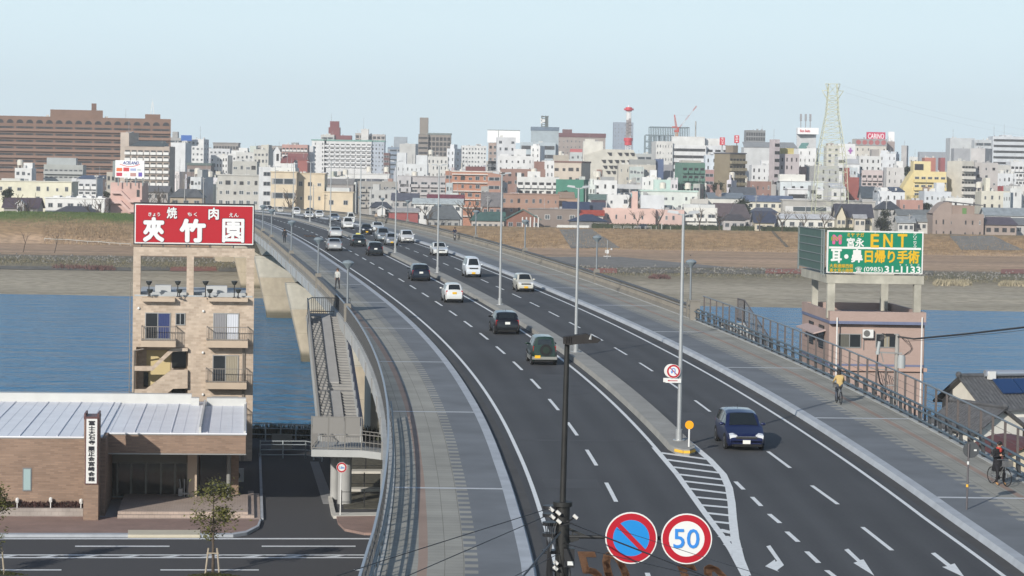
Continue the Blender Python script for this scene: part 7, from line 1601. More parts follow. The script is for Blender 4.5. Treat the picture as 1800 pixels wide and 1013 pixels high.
block(3, 645, 780, 345, 640, 1120, (.53, .51, .45), 'n', 3, 1, 'cream hotel tower with a small emblem above sloping terraces', dep=14, roof=(('ph', .1, .6, 1.0),))
hs = thing('terraced_hotel', 'cream terraced hotel with sawtooth windows on its sloping front', 'hotel', at(*cp(3, 640, 640), 1110)); hs.location.z = 0; LX = hs.location.x
def hx(x): return at(*cp(3, x, 500), 1110).x - LX
def hz3(y): return at(*cp(3, 800, y), 1110).z
q = MB(); q.ext([(hx(650), 0, 0), (hx(1020), 0, 0), (hx(1020), 0, hz3(470)), (hx(985), 0, hz3(400)), (hx(780), 0, hz3(400)), (hx(655), 0, hz3(440))], (0, 16, 0)); q.build('wall', town((.50, .475, .40)), hs)
for r_, (y, xs_) in enumerate(((432, (820, 890, 935, 975)), (483, (780, 825, 870, 910, 955)), (522, (790, 830, 862)), (558, (812, 850)))):
 for x in xs_:
  q = MB(); z0, z1 = hz3(y + 11), hz3(y - 11); a, b = hx(x - 14), hx(x + 18); q.ext([(a, -.05, z1), (b, -.05, z1), (b, -.05, z0), ((a + b) / 2, -.05, z0)], (0, -.25, 0)); q.build('window', mat('town_recess', (0, 0, 0)), hs)
block(3, 885, 1142, 505, 680, 1040, (.45, .42, .355), 'w', 3.4, 6, 'beige hotel annexe with pale glazed stair in front of the sloping terraces', wk='w', wr=.3, dep=10)
block(3, 962, 1060, 520, 680, 1032, (.40, .46, .43), 'w', 2.9, 4, 'glazed stair bay of the beige hotel annexe', wk='w', wr=.8, dep=6)
block(3, 965, 1140, 470, 510, 1060, (.27, .28, .27), 'n', 3, 1, 'long dull metal roof drum above the beige annexe', zb=20, dep=10, rim=False)
block(3, 1138, 1195, 467, 520, 1062, (.06, .10, .21), 'n', 3, 1, 'dark blue roof box beside the metal drum', zb=18, dep=8)
block(3, 1140, 1256, 505, 640, 1080, (.24, .24, .255), 'n', 3, 1, 'dark grey panelled hall between annexe and green building', dep=10)
block(3, 1005, 1135, 430, 480, 1400, (.36, .38, .37), 'r', 3.6, 1, 'distant grey market hall under the steel frame')
block(3, 1128, 1258, 345, 560, 1250, (.55, .54, .51), 'w', 3.3, 6, 'white wing with a grid of narrow windows left of the parking decks', wr=.35, dep=22, yaw=3)
block(3, 1256, 1486, 372, 560, 1252, (.57, .575, .575), 'r', 3.4, 1, 'white parking decks with dark horizontal openings', wk='d', dep=20, roof=(('ph', .0, .98, 4.4, (.54, .54, .52)),))
block(3, 1484, 1650, 375, 600, 1256, (.53, .55, .575), 'b', 3.4, 3, 'white slab with balcony bands right of the parking decks', bal=(.55, .57, .6), wk='d', dep=20, roof=(('ph', .0, .7, 3.6, (.55, .55, .53)),))
for x0, x1, y0, y1, tx, lb in ((1580, 1613, 318, 371, 'モリス', 'upright red sign with white characters on the white slab roof'), (1680, 1711, 304, 357, '宮日会', 'upright red sign with white characters on the olive apartment roof')):
 A, B = at(*cp(3, x0, y0), 1245), at(*cp(3, x1, y1), 1245); o = thing('roof_sign', lb, 'sign', (A.x, 1245, B.z)); w_, h_ = B.x - A.x, A.z - B.z; q = MB(); q.box(0, 0, 0, w_, w_ * .6, h_); q.build('face', mat('board_crimson', (.50, .02, .04), .5), o); q = MB()
 for k, ch in enumerate(tx): t2 = text_mb(ch, w_ * .25, h_ * (.70 - .3 * k), w_ * .75, h_ * (.92 - .3 * k), -.02, .05, .03); q.add(t2.v, t2.f)
 q.build('lettering', mat('board_white', (0, 0, 0)), o); q = MB(); q.bar((w_ * .5, w_ * .3, 0), (w_ * .5, w_ * .3, -6), .5, .5); q.build('post', mat('grey_steel', (0, 0, 0)), o)
t_, wd_, dp_, H = block(3, 1552, 1765, 430, 680, 950, (.22, .175, .105), 'B', 2.75, 5, 'olive brown apartment tower with yellowish balconies', bal=(.27, .225, .13), wk='d', yaw=38, dep=15, roof=(('cap', .4, (.07, .075, .10)), ('ph', .45, .75, 3.2, (.22, .17, .12))))
t_, wd_, dp_, H = block(3, 1282, 1482, 492, 680, 950, (.085, .20, .15), 'B', 3.0, 4, 'green apartment building with green balcony fronts', bal=(.075, .19, .14), wk='d', yaw=14, dep=9, roof=(('ph', .1, .9, .9, (.40, .38, .33)),))
block(3, 1480, 1560, 440, 640, 1040, (.52, .58, .64), 'w', 3, 2, 'pale blue end wall between green and olive apartments', wr=.22, dep=8)
block(3, 1475, 1540, 540, 640, 1000, (.36, .19, .18), 'r', 3, 1, 'dusky red house beside the green building', dep=8)
block(3, 190, 480, 590, 700, 900, (.58, .58, .56), 'B', 3.0, 6, 'white apartments with framed balconies above the terracotta houses', bal=(.60, .60, .58), roof=(('ph', .25, .55, 2.0), ('ph', .0, .1, 1.5), ('tank', .4)), dep=10, wk='d')
block(3, 75, 385, 535, 640, 960, (.27, .15, .115), 'w', 2.9, 7, 'reddish brown apartments behind the framed white balconies', roof=(('ph', .75, .98, 3.0, (.25, .13, .10)),), wk='d')
block(3, -10, 80, 560, 680, 880, (.38, .19, .13), 'r', 3, 1, 'right end of brick houses behind the median lamp', roof=(('cap', .3, (.52, .46, .42)),))
block(3, 60, 300, 445, 570, 1080, (.58, .585, .58), 'w', 3.2, 6, 'stepped white building with small dark windows below the pale blue office', roof=(('ph', .05, .3, .8), ('ph', .45, .8, 3.0)), wr=.28, wk='d')
block(3, 285, 382, 375, 520, 1300, (.62, .62, .61), 'w', 3, 2, 'white slab in front of the pale blue office bands', wr=.2, yaw=-12, wk='d', roof=(('ph', .1, .5, .8),))
block(3, 360, 445, 478, 620, 1000, (.62, .62, .61), 'w', 3.2, 3, 'white flats with paired windows left of the beige office', wr=.5)
q0 = block(3, 458, 684, 607, 730, 880, (.035, .20, .135), 'n', 3, 1, 'building wrapped in green scaffold netting', rim=False, dep=9, yaw=-12, name='netted_building')
block(3, 30, 478, 708, 860, 815, (.33, .185, .125), 'w', 2.9, 9, 'wide terracotta house block with a plain right wall', roof=(('cap', .25, (.36, .22, .16)),), wr=.35, dep=10)
block(3, 470, 620, 735, 840, 830, (.40, .245, .15), 'n', 3, 1, 'orange gabled hall beside the terracotta block', roof=(('slope', 0, .8, 2.0, (.36, .22, .13)),))
block(3, 715, 876, 612, 720, 872, (.62, .62, .61), 'w', 2.9, 3, 'small white block with three dark windows right of the green netting', wr=.3, wk='d', roof=(('ph', .3, .9, 1.2, GY), ('tank', .2)))
block(3, 1048, 1152, 590, 680, 885, (.62, .62, .61), 'w', 2.9, 3, 'white stepped house under the annexe', roof=(('ph', .55, .98, 2.5),), wr=.3)
block(3, 1130, 1242, 608, 690, 880, (.42, .58, .52), 'n', 3, 1, 'plain mint green house wall left of the green apartments', dep=8)
block(3, 1040, 1425, 690, 800, 850, (.54, .58, .54), 'w', 3.0, 8, 'long two storey house with a mint green roof edge', roof=(('cap', .5, (.40, .55, .48)), ('tank', .4), ('tank', .85)), wr=.55, wk='w', dep=12)
block(3, 875, 1050, 640, 760, 890, (.44, .45, .46), 'r', 3, 1, 'grey strip of flats behind the bare trees', dep=8)
block(3, 810, 960, 712, 800, 840, (.60, .60, .59), 'w', 3, 3, 'white house wall left of the teal tank', dep=8)
block(3, 270, 612, 812, 940, 775, (.225, .175, .145), 'w', 3.2, 4, 'taupe flat roofed house with three white framed windows at the levee', wk='w', wr=.42, dep=10, roof=(('cap', .2, (.28, .23, .2)),))
block(3, 785, 1140, 806, 940, 780, (.60, .385, .32), 'w', 3.6, 6, 'pale pink house with a pink chimney and teal water tank', dep=12, wr=.2, roof=(('ph', .55, .66, 5.4),), wk='a')
ta = at(*cp(3, 1003, 738), 784); o = thing('water_tank', 'round teal water tank on the pale pink chimney', 'tank', (ta.x, 785, ta.z)); q = MB(); q.ball((0, 0, 1.0), 1.5, 14); q.cyl((0, 0, -.8), (0, 0, 0), .6, n=8); q.build('tank', mat('teal_tank', (.22, .40, .40), .4), o, smooth=40)
block(3, 1138, 1336, 815, 940, 782, (.56, .37, .32), 'w', 3.4, 4, 'right part of the pink house with tall terrace windows', wr=.4, wk='w', dep=10)
block(3, 1334, 1562, 800, 940, 784, (.58, .57, .52), 'B', 3.2, 3, 'cream white house with balconies right of the pink house', bal=(.60, .59, .55), dep=10, roof=(('ph', .0, .95, 1.0, (.50, .51, .5)),))
block(3, 1040, 1200, 715, 800, 835, (.56, .58, .60), 'w', 3, 3, 'white house with a blue window behind the pink chimney', dep=8, wk='w')
block(3, 1498, 1760, 735, 830, 850, (.54, .53, .48), 'w', 3.4, 4, 'cream hall with a broad grey blue roof by the olive tower', roof=(('slope', 0, 1, 1.8, (.17, .21, .25)),), wk='w', wr=.3)
block(3, 1385, 1500, 740, 830, 845, (.45, .43, .39), 'r', 3, 1, 'low grey house between mint roof and cream hall', dep=8)
# --- right part
block(4, 75, 194, 346, 480, 1700, (.20, .205, .205), 'p', 3.2, 8, 'dark gridded office block in the far distance', dep=14)
block(4, 62, 392, 452, 600, 1300, (.47, .48, .48), 'n', 3, 1, 'long pale warehouse with a grey roof behind the mauve tower', roof=(('slope', 0, 1, 3.0, (.27, .28, .28)),), dep=16)
t_, wd_, dp_, H = block(4, 226, 284, 402, 700, 950, (.42, .36, .37), 'r', 2.9, 1, 'slim mauve stair tower with a column of balconies', yaw=22, dep=9, wk='d')
block(4, 283, 402, 492, 700, 956, (.40, .35, .355), 'w', 2.95, 4, 'mauve apartment block with a yellow top panel beside the slim tower', wr=.3, roof=(('ph', .05, .75, 2.2, (.45, .37, .10)),), dep=10, wk='d')
block(4, 388, 520, 372, 560, 1500, (.44, .45, .46), 'n', 3, 1, 'grey department store tower with a red lettered sign on top', dep=14, yaw=-6)
A, B = at(*cp(4, 392, 330), 1496), at(*cp(4, 520, 372), 1496); o = thing('roof_sign', 'white roof sign with red lettering and three aerials on the grey department store', 'sign', (A.x, 1496, B.z)); w_, h_ = B.x - A.x, A.z - B.z
q = MB(); q.box(0, 0, 0, w_, 8, h_); q.build('box', mat('board_white', (0, 0, 0)), o); text_mb('Bon Belta', w_ * .12, h_ * .3, w_ * .60, h_ * .72, -.02, .1, .03).build('lettering', mat('board_crimson', (0, 0, 0)), o)
q = MB()
for f in (.17, .4, .62): q.bar((w_ * f, 3, h_), (w_ * f, 3, h_ + 8), .5, .5); q.box(w_ * f - .6, 2.5, h_ + 4, w_ * f + .6, 3.5, h_ + 8.2)
q.build('aerials', mat('aerial_grey', (0, 0, 0)), o)
block(4, 640, 746, 430, 560, 1350, (.62, .62, .63), 'n', 3, 1, 'white block with a small purple emblem near the pylon', dep=12)
A = at(*cp(4, 716, 472), 1349.5); o = thing('wall_emblem', 'small purple emblem on the white block near the pylon', 'emblem', (A.x, 1349.8, A.z)); q = MB(); q.ext([(-1.5, 0, 0), (0, 0, -1), (1.5, 0, 0), (0, 0, 1)], (0, .15, 0)); q.box(-.4, -.1, -1.6, .4, -.01, 1.6); q.build('emblem', mat('purple_paint', (.32, .10, .34), .6), o)
t_, wd_, dp_, H = block(4, 746, 938, 400, 580, 1400, (.52, .485, .42), 'w', 3.4, 6, 'cream store with a grey crown of red discs under the crimson board', wr=.2, wk='d', dep=14)
q = MB(); q.box(-.2, -.3, H - 3.8, wd_ + .2, -.001, H); q.build('crown_band', town((.27, .265, .265)), t_)
for k in range(5): q = MB(); x = wd_ * (.1 + .2 * k); q.cyl((x, -.38, H - 1.9), (x, -.31, H - 1.9), 1.35, n=18); q.build('red_disc', mat('disc_red', (.34 if k < 2 else .29, .10 if k < 2 else .20, .10 if k < 2 else .19), .6), t_)
A, B = at(*cp(4, 833, 355), 1404), at(*cp(4, 947, 404), 1404); B.z -= 6; o = thing('billboard', 'crimson roof board with large white capitals', 'billboard', (A.x, 1415, B.z)); w_, h_ = B.x - A.x, A.z - B.z
q = MB(); q.box(0, 0, 0, w_, 1, h_); q.build('face', mat('board_crimson2', (.46, .015, .07), .5), o); text_mb('CARINO', w_ * .07, h_ * .64, w_ * .93, h_ * .92, -.02, .1, .01).build('lettering', mat('board_white', (0, 0, 0)), o)
A, B = at(*cp(4, 948, 355), 1420), at(*cp(4, 985, 416), 1420); q = MB(); q.box(A.x, 1420, B.z - 8, B.x, 1421, A.z); o = q.build('roof_board', mat('board_white', (0, 0, 0))); tag(o, 'plain white board beside the crimson roof board', 'board')
block(4, 925, 988, 415, 500, 1410, (.30, .24, .22), 'n', 3, 1, 'brown plant room right of the crowned cream store', dep=8)
block(4, 1140, 1350, 480, 560, 2600, (.24, .26, .29), 'n', 3, 1, 'very distant grey flat roofed works on the horizon', rim=False)
block(4, 1030, 1088, 440, 560, 1300, (.36, .35, .345), 'n', 3, 1, 'grey concrete tower left of the distant works', yaw=-14, dep=9)
block(4, 1328, 1480, 395, 560, 1600, (.43, .45, .46), 'n', 3, 1, 'broad pale grey left wing of the big office at right', dep=16, roof=(('mast', .2, 6),))
block(4, 1476, 1592, 405, 560, 1590, (.40, .43, .45), 'r', 4.5, 1, 'teal glazed middle of the big office at right', wk='a', dep=16)
block(4, 1590, 1800, 385, 580, 1585, (.48, .51, .54), 'r', 3.6, 1, 'right wing of the big office with blue window bands', wk='d', dep=16, roof=(('mast', .1, 7), ('mast', .4, 8), ('ph', .3, .6, 1)))
block(4, 1466, 1606, 458, 580, 1250, (.43, .41, .40), 'n', 3, 1, 'plain mauve and grey slab in front of the big office', yaw=-32, dep=16)
block(4, 1352, 1452, 458, 560, 1420, (.30, .31, .33), 'n', 3, 1, 'grey box with a small red sign left of the plain slab', dep=10)
block(4, 1172, 1240, 515, 560, 1400, (.42, .13, .08), 'n', 3, 1, 'low orange red roofs on the far skyline', dep=10)
block(4, 1270, 1298, 515, 560, 1390, (.30, .06, .06), 'n', 3, 1, 'small dark red box on the far skyline', dep=8)
block(4, 1078, 1150, 510, 620, 1180, (.52, .52, .50), 'w', 3, 2, 'pale narrow block right of the grey concrete tower', wr=.3, yaw=-10, dep=9)
block(4, 900, 1040, 490, 620, 1150, (.53, .55, .57), 'w', 3, 4, 'white and blue grey block behind the lilac apartments', roof=(('ph', .0, .45, 1.5), ('ph', .6, .98, 1.0, (.40, .44, .47))), yaw=-16, side=2, wr=.3, wk='d')
block(4, 770, 905, 505, 640, 1100, (.56, .56, .55), 'w', 3, 4, 'white cluster block with a dark stair opening', roof=(('ph', .6, .95, 3.0, (.30, .27, .25)),), wr=.3, wk='d')
block(4, 690, 772, 552, 640, 1000, (.60, .61, .62), 'w', 3, 2, 'white gabled block beside the brick red tower', wr=.25, roof=(('slope', 0, 1, 2.0, (.5, .5, .5)),), dep=8)
block(4, 690, 760, 575, 660, 985, (.42, .47, .50), 'w', 3, 2, 'pale blue block directly above the brick red tower', wr=.3)
t_, wd_, dp_, H = block(4, 682, 780, 635, 760, 900, (.27, .06, .045), 'n', 3, 1, 'brick red blank tower block right of the pylon', dep=9, yaw=-4, roof=(('ph', .0, .34, 3.4),))
block(4, 788, 942, 592, 720, 935, (.45, .37, .36), 'B', 2.9, 4, 'pinkish grey rounded apartments right of the brick red tower', bal=(.44, .37, .36), wk='d', yaw=-10, dep=9)
block(4, 938, 1046, 575, 720, 960, (.50, .48, .46), 'w', 3, 3, 'pale plain block with a small red sign left of the yellow building', wr=.2, dep=9, roof=(('ph', .6, .98, 2.5, W1),))
t_, wd_, dp_, H = block(4, 1105, 1305, 600, 780, 900, (.66, .53, .22), 'b', 2.9, 5, 'bright yellow apartment building with a stepped sloping left end', bal=(.62, .48, .16), wk='a', dep=10, wr=.45)
q = MB(); zA = lambda y: at(*cp(4, 1080, y), 900).z; xA = lambda x: at(*cp(4, x, 650), 900).x - t_.location.x
q.ext([(xA(1040), 0, 0), (-.001, 0, 0), (-.001, 0, H), (xA(1085), 0, zA(625)), (xA(1040), 0, zA(700))], (0, 10, 0)); q.build('sloping_end', town((.62, .49, .19)), t_); q = MB(); q.box(0, 1, H - .4, wd_ * .53, 8, zA(535)); q.build('penthouse', town((.66, .54, .24)), t_); inst(winmesh('d'), 'window', t_, (wd_ * .17, 1, zA(590)), (3.2, 1, 2.2))
block(4, 1336, 1482, 535, 790, 900, (.52, .49, .42), 'b', 2.75, 4, 'white apartment block with thick curved balcony bands', bal=(.60, .57, .50), wk='d', dep=12, yaw=24, wr=.8)
block(4, 1480, 1622, 545, 780, 908, (.40, .375, .36), 'w', 2.75, 3, 'grey mauve right wing of the banded apartment block', wr=.35, wk='d', dep=10)
block(4, 1618, 1735, 612, 760, 940, (.54, .56, .58), 'w', 3, 4, 'pale blue white block with tall windows near the right edge', wr=.3)
block(4, 1645, 1735, 690, 780, 900, (.34, .03, .035), 'n', 3, 1, 'bright red wall panel house at right', dep=8)
block(4, 1690, 1800, 690, 850, 870, (.58, .57, .54), 'w', 3, 3, 'white house block cut by the right picture edge', wr=.25, dep=10, yaw=6)
block(4, 1700, 1800, 540, 700, 1000, (.54, .55, .56), 'B', 3, 4, 'pale stepped balconies at the right picture edge', bal=(.58, .58, .58), wk='d', dep=10)
block(4, 1540, 1700, 560, 700, 1000, (.42, .41, .38), 'w', 3, 4, 'grey beige flats behind the pale blue white block', wr=.3, dep=9)
block(4, 1520, 1695, 720, 830, 860, (.55, .52, .42), 'w', 3, 4, 'cream low house row with a tank behind the taupe house', roof=(('tank', .0), ('ph', .2, .35, 4.5, (.58, .55, .44))), wr=.3)
block(4, 1170, 1335, 722, 830, 850, (.48, .51, .54), 'w', 3, 5, 'pale blue grey house with arches before the yellow building', roof=(('ph', .5, .8, 3.0, (.54, .56, .57)),), wr=.35, wk='w')
block(4, 1300, 1470, 762, 840, 840, (.60, .60, .57), 'w', 3, 4, 'white low house below the banded apartments', wr=.3)
block(4, 885, 1050, 720, 810, 850, (.58, .60, .62), 'w', 3, 4, 'white house with dark blue roof patches before the yellow building', roof=(('ph', .0, .4, 1.2, W1), ('slope', .5, 1, 1.4, (.06, .09, .15))), wr=.25)
block(4, 1020, 1162, 775, 850, 830, (.40, .20, .155), 'w', 3, 3, 'dull salmon brick house left of the round green tree', wr=.2, dep=8)
block(4, 300, 868, 782, 900, 830, (.36, .345, .315), 'r', 4.2, 1, 'long two storey grey beige school behind the pylon feet', roof=(('cap', .4, (.40, .385, .36)),), wk='w', dep=12)
block(4, 285, 550, 662, 790, 900, (.52, .57, .59), 'w', 3.2, 5, 'white and pale turquoise house group left of the pylon', roof=(('ph', .0, .6, 2.6, (.56, .55, .50)), ('cap', .3, W1)), wr=.35, wk='d')
block(4, 330, 545, 710, 790, 880, (.60, .60, .60), 'r', 3.5, 1, 'white house with a dark window strip left of the pylon', wk='d', dep=9, roof=(('cap', .4, (.62, .62, .64)),))
block(4, 460, 650, 565, 700, 960, (.38, .385, .375), 'w', 3, 4, 'grey concrete block behind the pylon', wr=.25, wk='d', yaw=10)
block(4, 400, 470, 570, 700, 970, (.45, .29, .25), 'w', 3, 3, 'dusky pink block left of the grey pylon block', wr=.25)
block(4, 400, 540, 455, 580, 1150, (.58, .58, .575), 'w', 3.2, 4, 'white block with a teal roof gable left of the pylon top', roof=(('slope', .0, .45, 2.5, (.12, .32, .27)),), wr=.2, yaw=-12, wk='d', side=1)
block(4, 570, 650, 440, 560, 1300, (.50, .48, .42), 'w', 3, 2, 'cream narrow block right behind the pylon', wr=.4, roof=(('ph', .1, .6, 1.2, (.27, .2, .17)),))
block(4, 110, 235, 560, 690, 1050, (.56, .56, .56), 'w', 3, 4, 'white jumble of houses right of the olive tower', roof=(('ph', .5, .9, 2.0),), wr=.3, wk='d')
block(4, 100, 230, 660, 740, 900, (.26, .14, .11), 'w', 3, 4, 'low reddish houses right below the olive tower', wr=.3)
block(4, 600, 690, 700, 790, 890, (.56, .56, .55), 'w', 3.2, 2, 'white pitched house between the pylon legs', roof=(('slope', 0, 1, 1.8, (.54, .56, .58)),), wr=.4)
block(4, 640, 752, 505, 600, 1080, (.60, .60, .60), 'r', 3.4, 1, 'white flat block under the purple emblem', wk='d')
# steel frame under construction
A, B = at(*cp(3, 1100, 247), 1500), at(*cp(3, 1366, 440), 1500); sf = thing('steel_frame', 'open blue grey steel frame of a building under construction', 'steel frame', (A.x, 1500, 0)); w_, H = B.x - A.x, A.z; fm_ = mat('frame_steel', (.13, .17, .19), .6); q = MB()
for k in range(24):
 x = w_ * k / 23
 for y in (0, 12): q.bar((x, y, 0), (x, y, H), .28, .28)
for z in (H, H - 16.5, H - 17.5): q.bar((0, 0, z), (w_, 0, z), .6, .6); q.bar((0, 12, z), (w_, 12, z), .6, .6)
q.build('upper_frame', fm_, sf); q = MB(); x0 = at(*cp(3, 1070, 305), 1500).x - A.x; z0 = at(*cp(3, 1070, 303), 1500).z
for k in range(5):
 for y in (-1, 11): q.bar((x0 + (w_ * .4 - x0) * k / 4, y, 0), (x0 + (w_ * .4 - x0) * k / 4, y, z0), .5, .5)
for k in range(9): z = z0 - k * 4.0; q.bar((x0, -1, z), (w_ * .6, -1, z), .9, .7); q.bar((x0, -1, z - 4), (x0 + 5, -1, z), .3, .3)
q.build('lower_frame', fm_, sf); q = MB(); q.box(w_ * 1.08, 3, 0, w_ * 1.28, 10, H - 12); q.box(w_ * 1.06, 2, H - 12, w_ * 1.30, 11, H - 9); q.cyl((w_ * 1.18, 6, H - 9), (w_ * 1.18, 6, H + 4), .4, n=6); q.build('lift_core', town((.40, .39, .36)), sf)
# tower crane
red_ = mat('crane_red', (.42, .07, .05), .5); A = at(*cp(3, 1286, 318), 1490); tc_ = thing('tower_crane', 'red and orange tower crane with a raised jib above the steel frame', 'crane', (A.x, 1494, 0)); H = at(*cp(3, 1286, 225), 1494).z
def lattice(m, p0, p1, w0, w1, n, t=.3):
 p0, p1 = Vector(p0), Vector(p1); d = (p1 - p0).normalized(); a = d.cross(Vector((0, 1, 0))); a = a.normalized() if a.length > .1 else Vector((1, 0, 0)); b = d.cross(a).normalized(); C_ = ((-1, -1), (1, -1), (1, 1), (-1, 1)); prev = None
 for k in range(n + 1):
  u = k / n; c = p0.lerp(p1, u); w_ = (w0 + (w1 - w0) * u) / 2; ring = [c + a * w_ * i + b * w_ * j for i, j in C_]
  for i in range(4): m.bar(ring[i], ring[(i + 1) % 4], t * .7, t * .7)
  if prev:
   for i in range(4): m.bar(prev[i], ring[i], t, t); m.bar(prev[i], ring[(i + 1) % 4], t * .7, t * .7)
  prev = ring
q = MB(); lattice(q, (0, 0, 20), (0, 0, H - 5), 1.3, 1.3, 20, .32); q.build('mast', mat('crane_orange', (.42, .22, .10), .5), tc_)
q = MB(); q.box(-1.4, -.9, H - 5, 1.2, .9, H - 3.8); q.box(-2.9, -.8, H - 2.4, -.6, .8, H - 1.6); lattice(q, (0, 0, H - 4), (-1.5, 0, at(*cp(3, 1286, 165), 1494).z), 1.1, .4, 6, .25); q.box(.2, -.8, H - 3.8, 1.2, .8, H - 2); q.build('slewing_unit', red_, tc_)
J0, J1 = Vector((1.0, 0, H - 3)), at(*cp(3, 1420, 104), 1494) - Vector((A.x, 1494, 0)); wh_ = mat('crane_white', (.55, .52, .52), .5)
for k in range(5):
 q = MB(); lattice(q, J0.lerp(J1, k / 5), J0.lerp(J1, (k + 1) / 5), .6, .6, 4, .07 if k < 4 else .13); q.build('jib_section', (wh_, red_)[k % 2 == 0], tc_)
q = MB(); q.bar((-1.5, 0, at(*cp(3, 1286, 167), 1494).z), J0.lerp(J1, .6), .06, .06); q.build('pendant', mat('aerial_grey', (0, 0, 0)), tc_)
# red and white telecom mast
A = at(*cp(3, 950, 402), 1500); T0 = at(*cp(3, 957, 98), 1500).z; rm_ = thing('telecom_mast', 'tall red and white telecom mast with ring platforms', 'mast', (A.x + .5, 1510, 0)); zf = lambda y: at(*cp(3, 955, y), 1510).z
mred, mwhite = mat('mast_red', (.50, .035, .05), .5), mat('mast_white', (.62, .62, .62), .5)
for y0, y1, c_, w0 in ((640, 372, mwhite, 3.4), (372, 335, mred, 3.2), (335, 150, mwhite, 2.6), (150, 112, mwhite, 1.8)): q = MB(); lattice(q, (0, 0, max(0, zf(y0))), (0, 0, zf(y1)), w0, w0 * .92, max(3, int((y0 - y1) / 14)), .26); q.cyl((0, 0, max(0, zf(y0))), (0, 0, zf(y1)), w0 * .09, n=8); q.build('shaft', c_, rm_)
q = MB(); q.cyl((0, 0, zf(345)), (0, 0, zf(322)), 2.7, n=16); q.cyl((0, 0, zf(372)), (0, 0, zf(345)), 2.2, n=12); q.build('lower_platform', mred, rm_); q = MB(); q.cyl((0, 0, zf(133)), (0, 0, zf(120)), 2.9, n=18); q.cyl((0, 0, zf(140)), (0, 0, zf(112)), 1.9, n=12); q.build('upper_platform', mred, rm_)
q = MB(); q.cyl((0, 0, zf(112)), (0, 0, zf(98)), .6, .3, 8); q.cyl((0, 0, zf(200)), (0, 0, zf(150)), 1.6, n=10); q.build('antenna_drum', mwhite, rm_); q = MB()
for k in range(10): z = zf(320) + (zf(205) - zf(320)) * k / 10; q.box(-1.5 + (k % 2) * 1.4, -1.8, z, 0 + (k % 2) * 1.5, -1.5, z + 2.4); 
q.build('aerial_panels', mat('aerial_panel_grey', (.25, .22, .22), .6), rm_)
# the pylon
PY = 822; zp = lambda y: at(*cp(4, 600, y), PY).z; xp = lambda x, y=400: at(*cp(4, x, y), PY).x; cxp = xp(596, 400); py_ = thing('pylon', 'tall pale green lattice power pylon rising over the town', 'pylon', (xp(590, 840), PY, 0)); pyg = mat('pylon_green', (.46, .47, .34), .5)
def wdt(z): return lerp([(0, 12.2), (zp(524), 8.9), (zp(367), 6.2), (zp(244), 4.0), (zp(105), 3.0), (zp(60), 2.7)], z)
q = MB(); zs = [0, 5, 10, 15, 19.5, 23, 26, 29, 31.5, 34, 36, 38, 40, 42, 43.5, 45, 46.5, 48]; zs = [z for z in zs if z < zp(62)] + [zp(62)]; prev = None
for z in zs:
 w_ = wdt(z) / 2; ring = [Vector((-w_, -w_, z)), Vector((w_, -w_, z)), Vector((w_, w_, z)), Vector((-w_, w_, z))]
 for i in range(4):
  q.bar(ring[i], ring[(i + 1) % 4], .09, .09)
  if prev: q.bar(prev[i], ring[i], .19, .19); q.bar(prev[i], ring[(i + 1) % 4], .085, .085); q.bar(prev[(i + 1) % 4], ring[i], .085, .085)
 prev = ring
q.build('tower', pyg, py_); q = MB(); zt = zp(62); zc = zp(104)
for z, a in ((zc, 3.5), (zt, 2.4)):
 for s in (-1, 1):
  for dy in (-1, 1): q.bar((s * wdt(z) / 2, dy, z), (s * a, 0, z), .18, .18); q.bar((s * wdt(z) / 2, dy, z - 3.0), (s * a, 0, z), .14, .14)
q.build('crossarms', pyg, py_)
for k, (z, s) in enumerate(((zc, 1), (zt, 1))): 
 a = py_.location + Vector((4.1 if k == 0 else 2.9, 0, z - .5)); P = [a.lerp(Vector((300, 1150, 38 + 3 * k)), u / 12) - Vector((0, 0, 5 * 4 * (u / 12) * (1 - u / 12))) for u in range(13)]; q = MB(); q.tube(P, .014, 4); o = q.build('power_line', mat('aerial_grey', (0, 0, 0))); tag(o, ['power line running right from the wide lower crossarm of the pylon', 'power line running right from the top crossarm of the pylon'][k], 'wire')
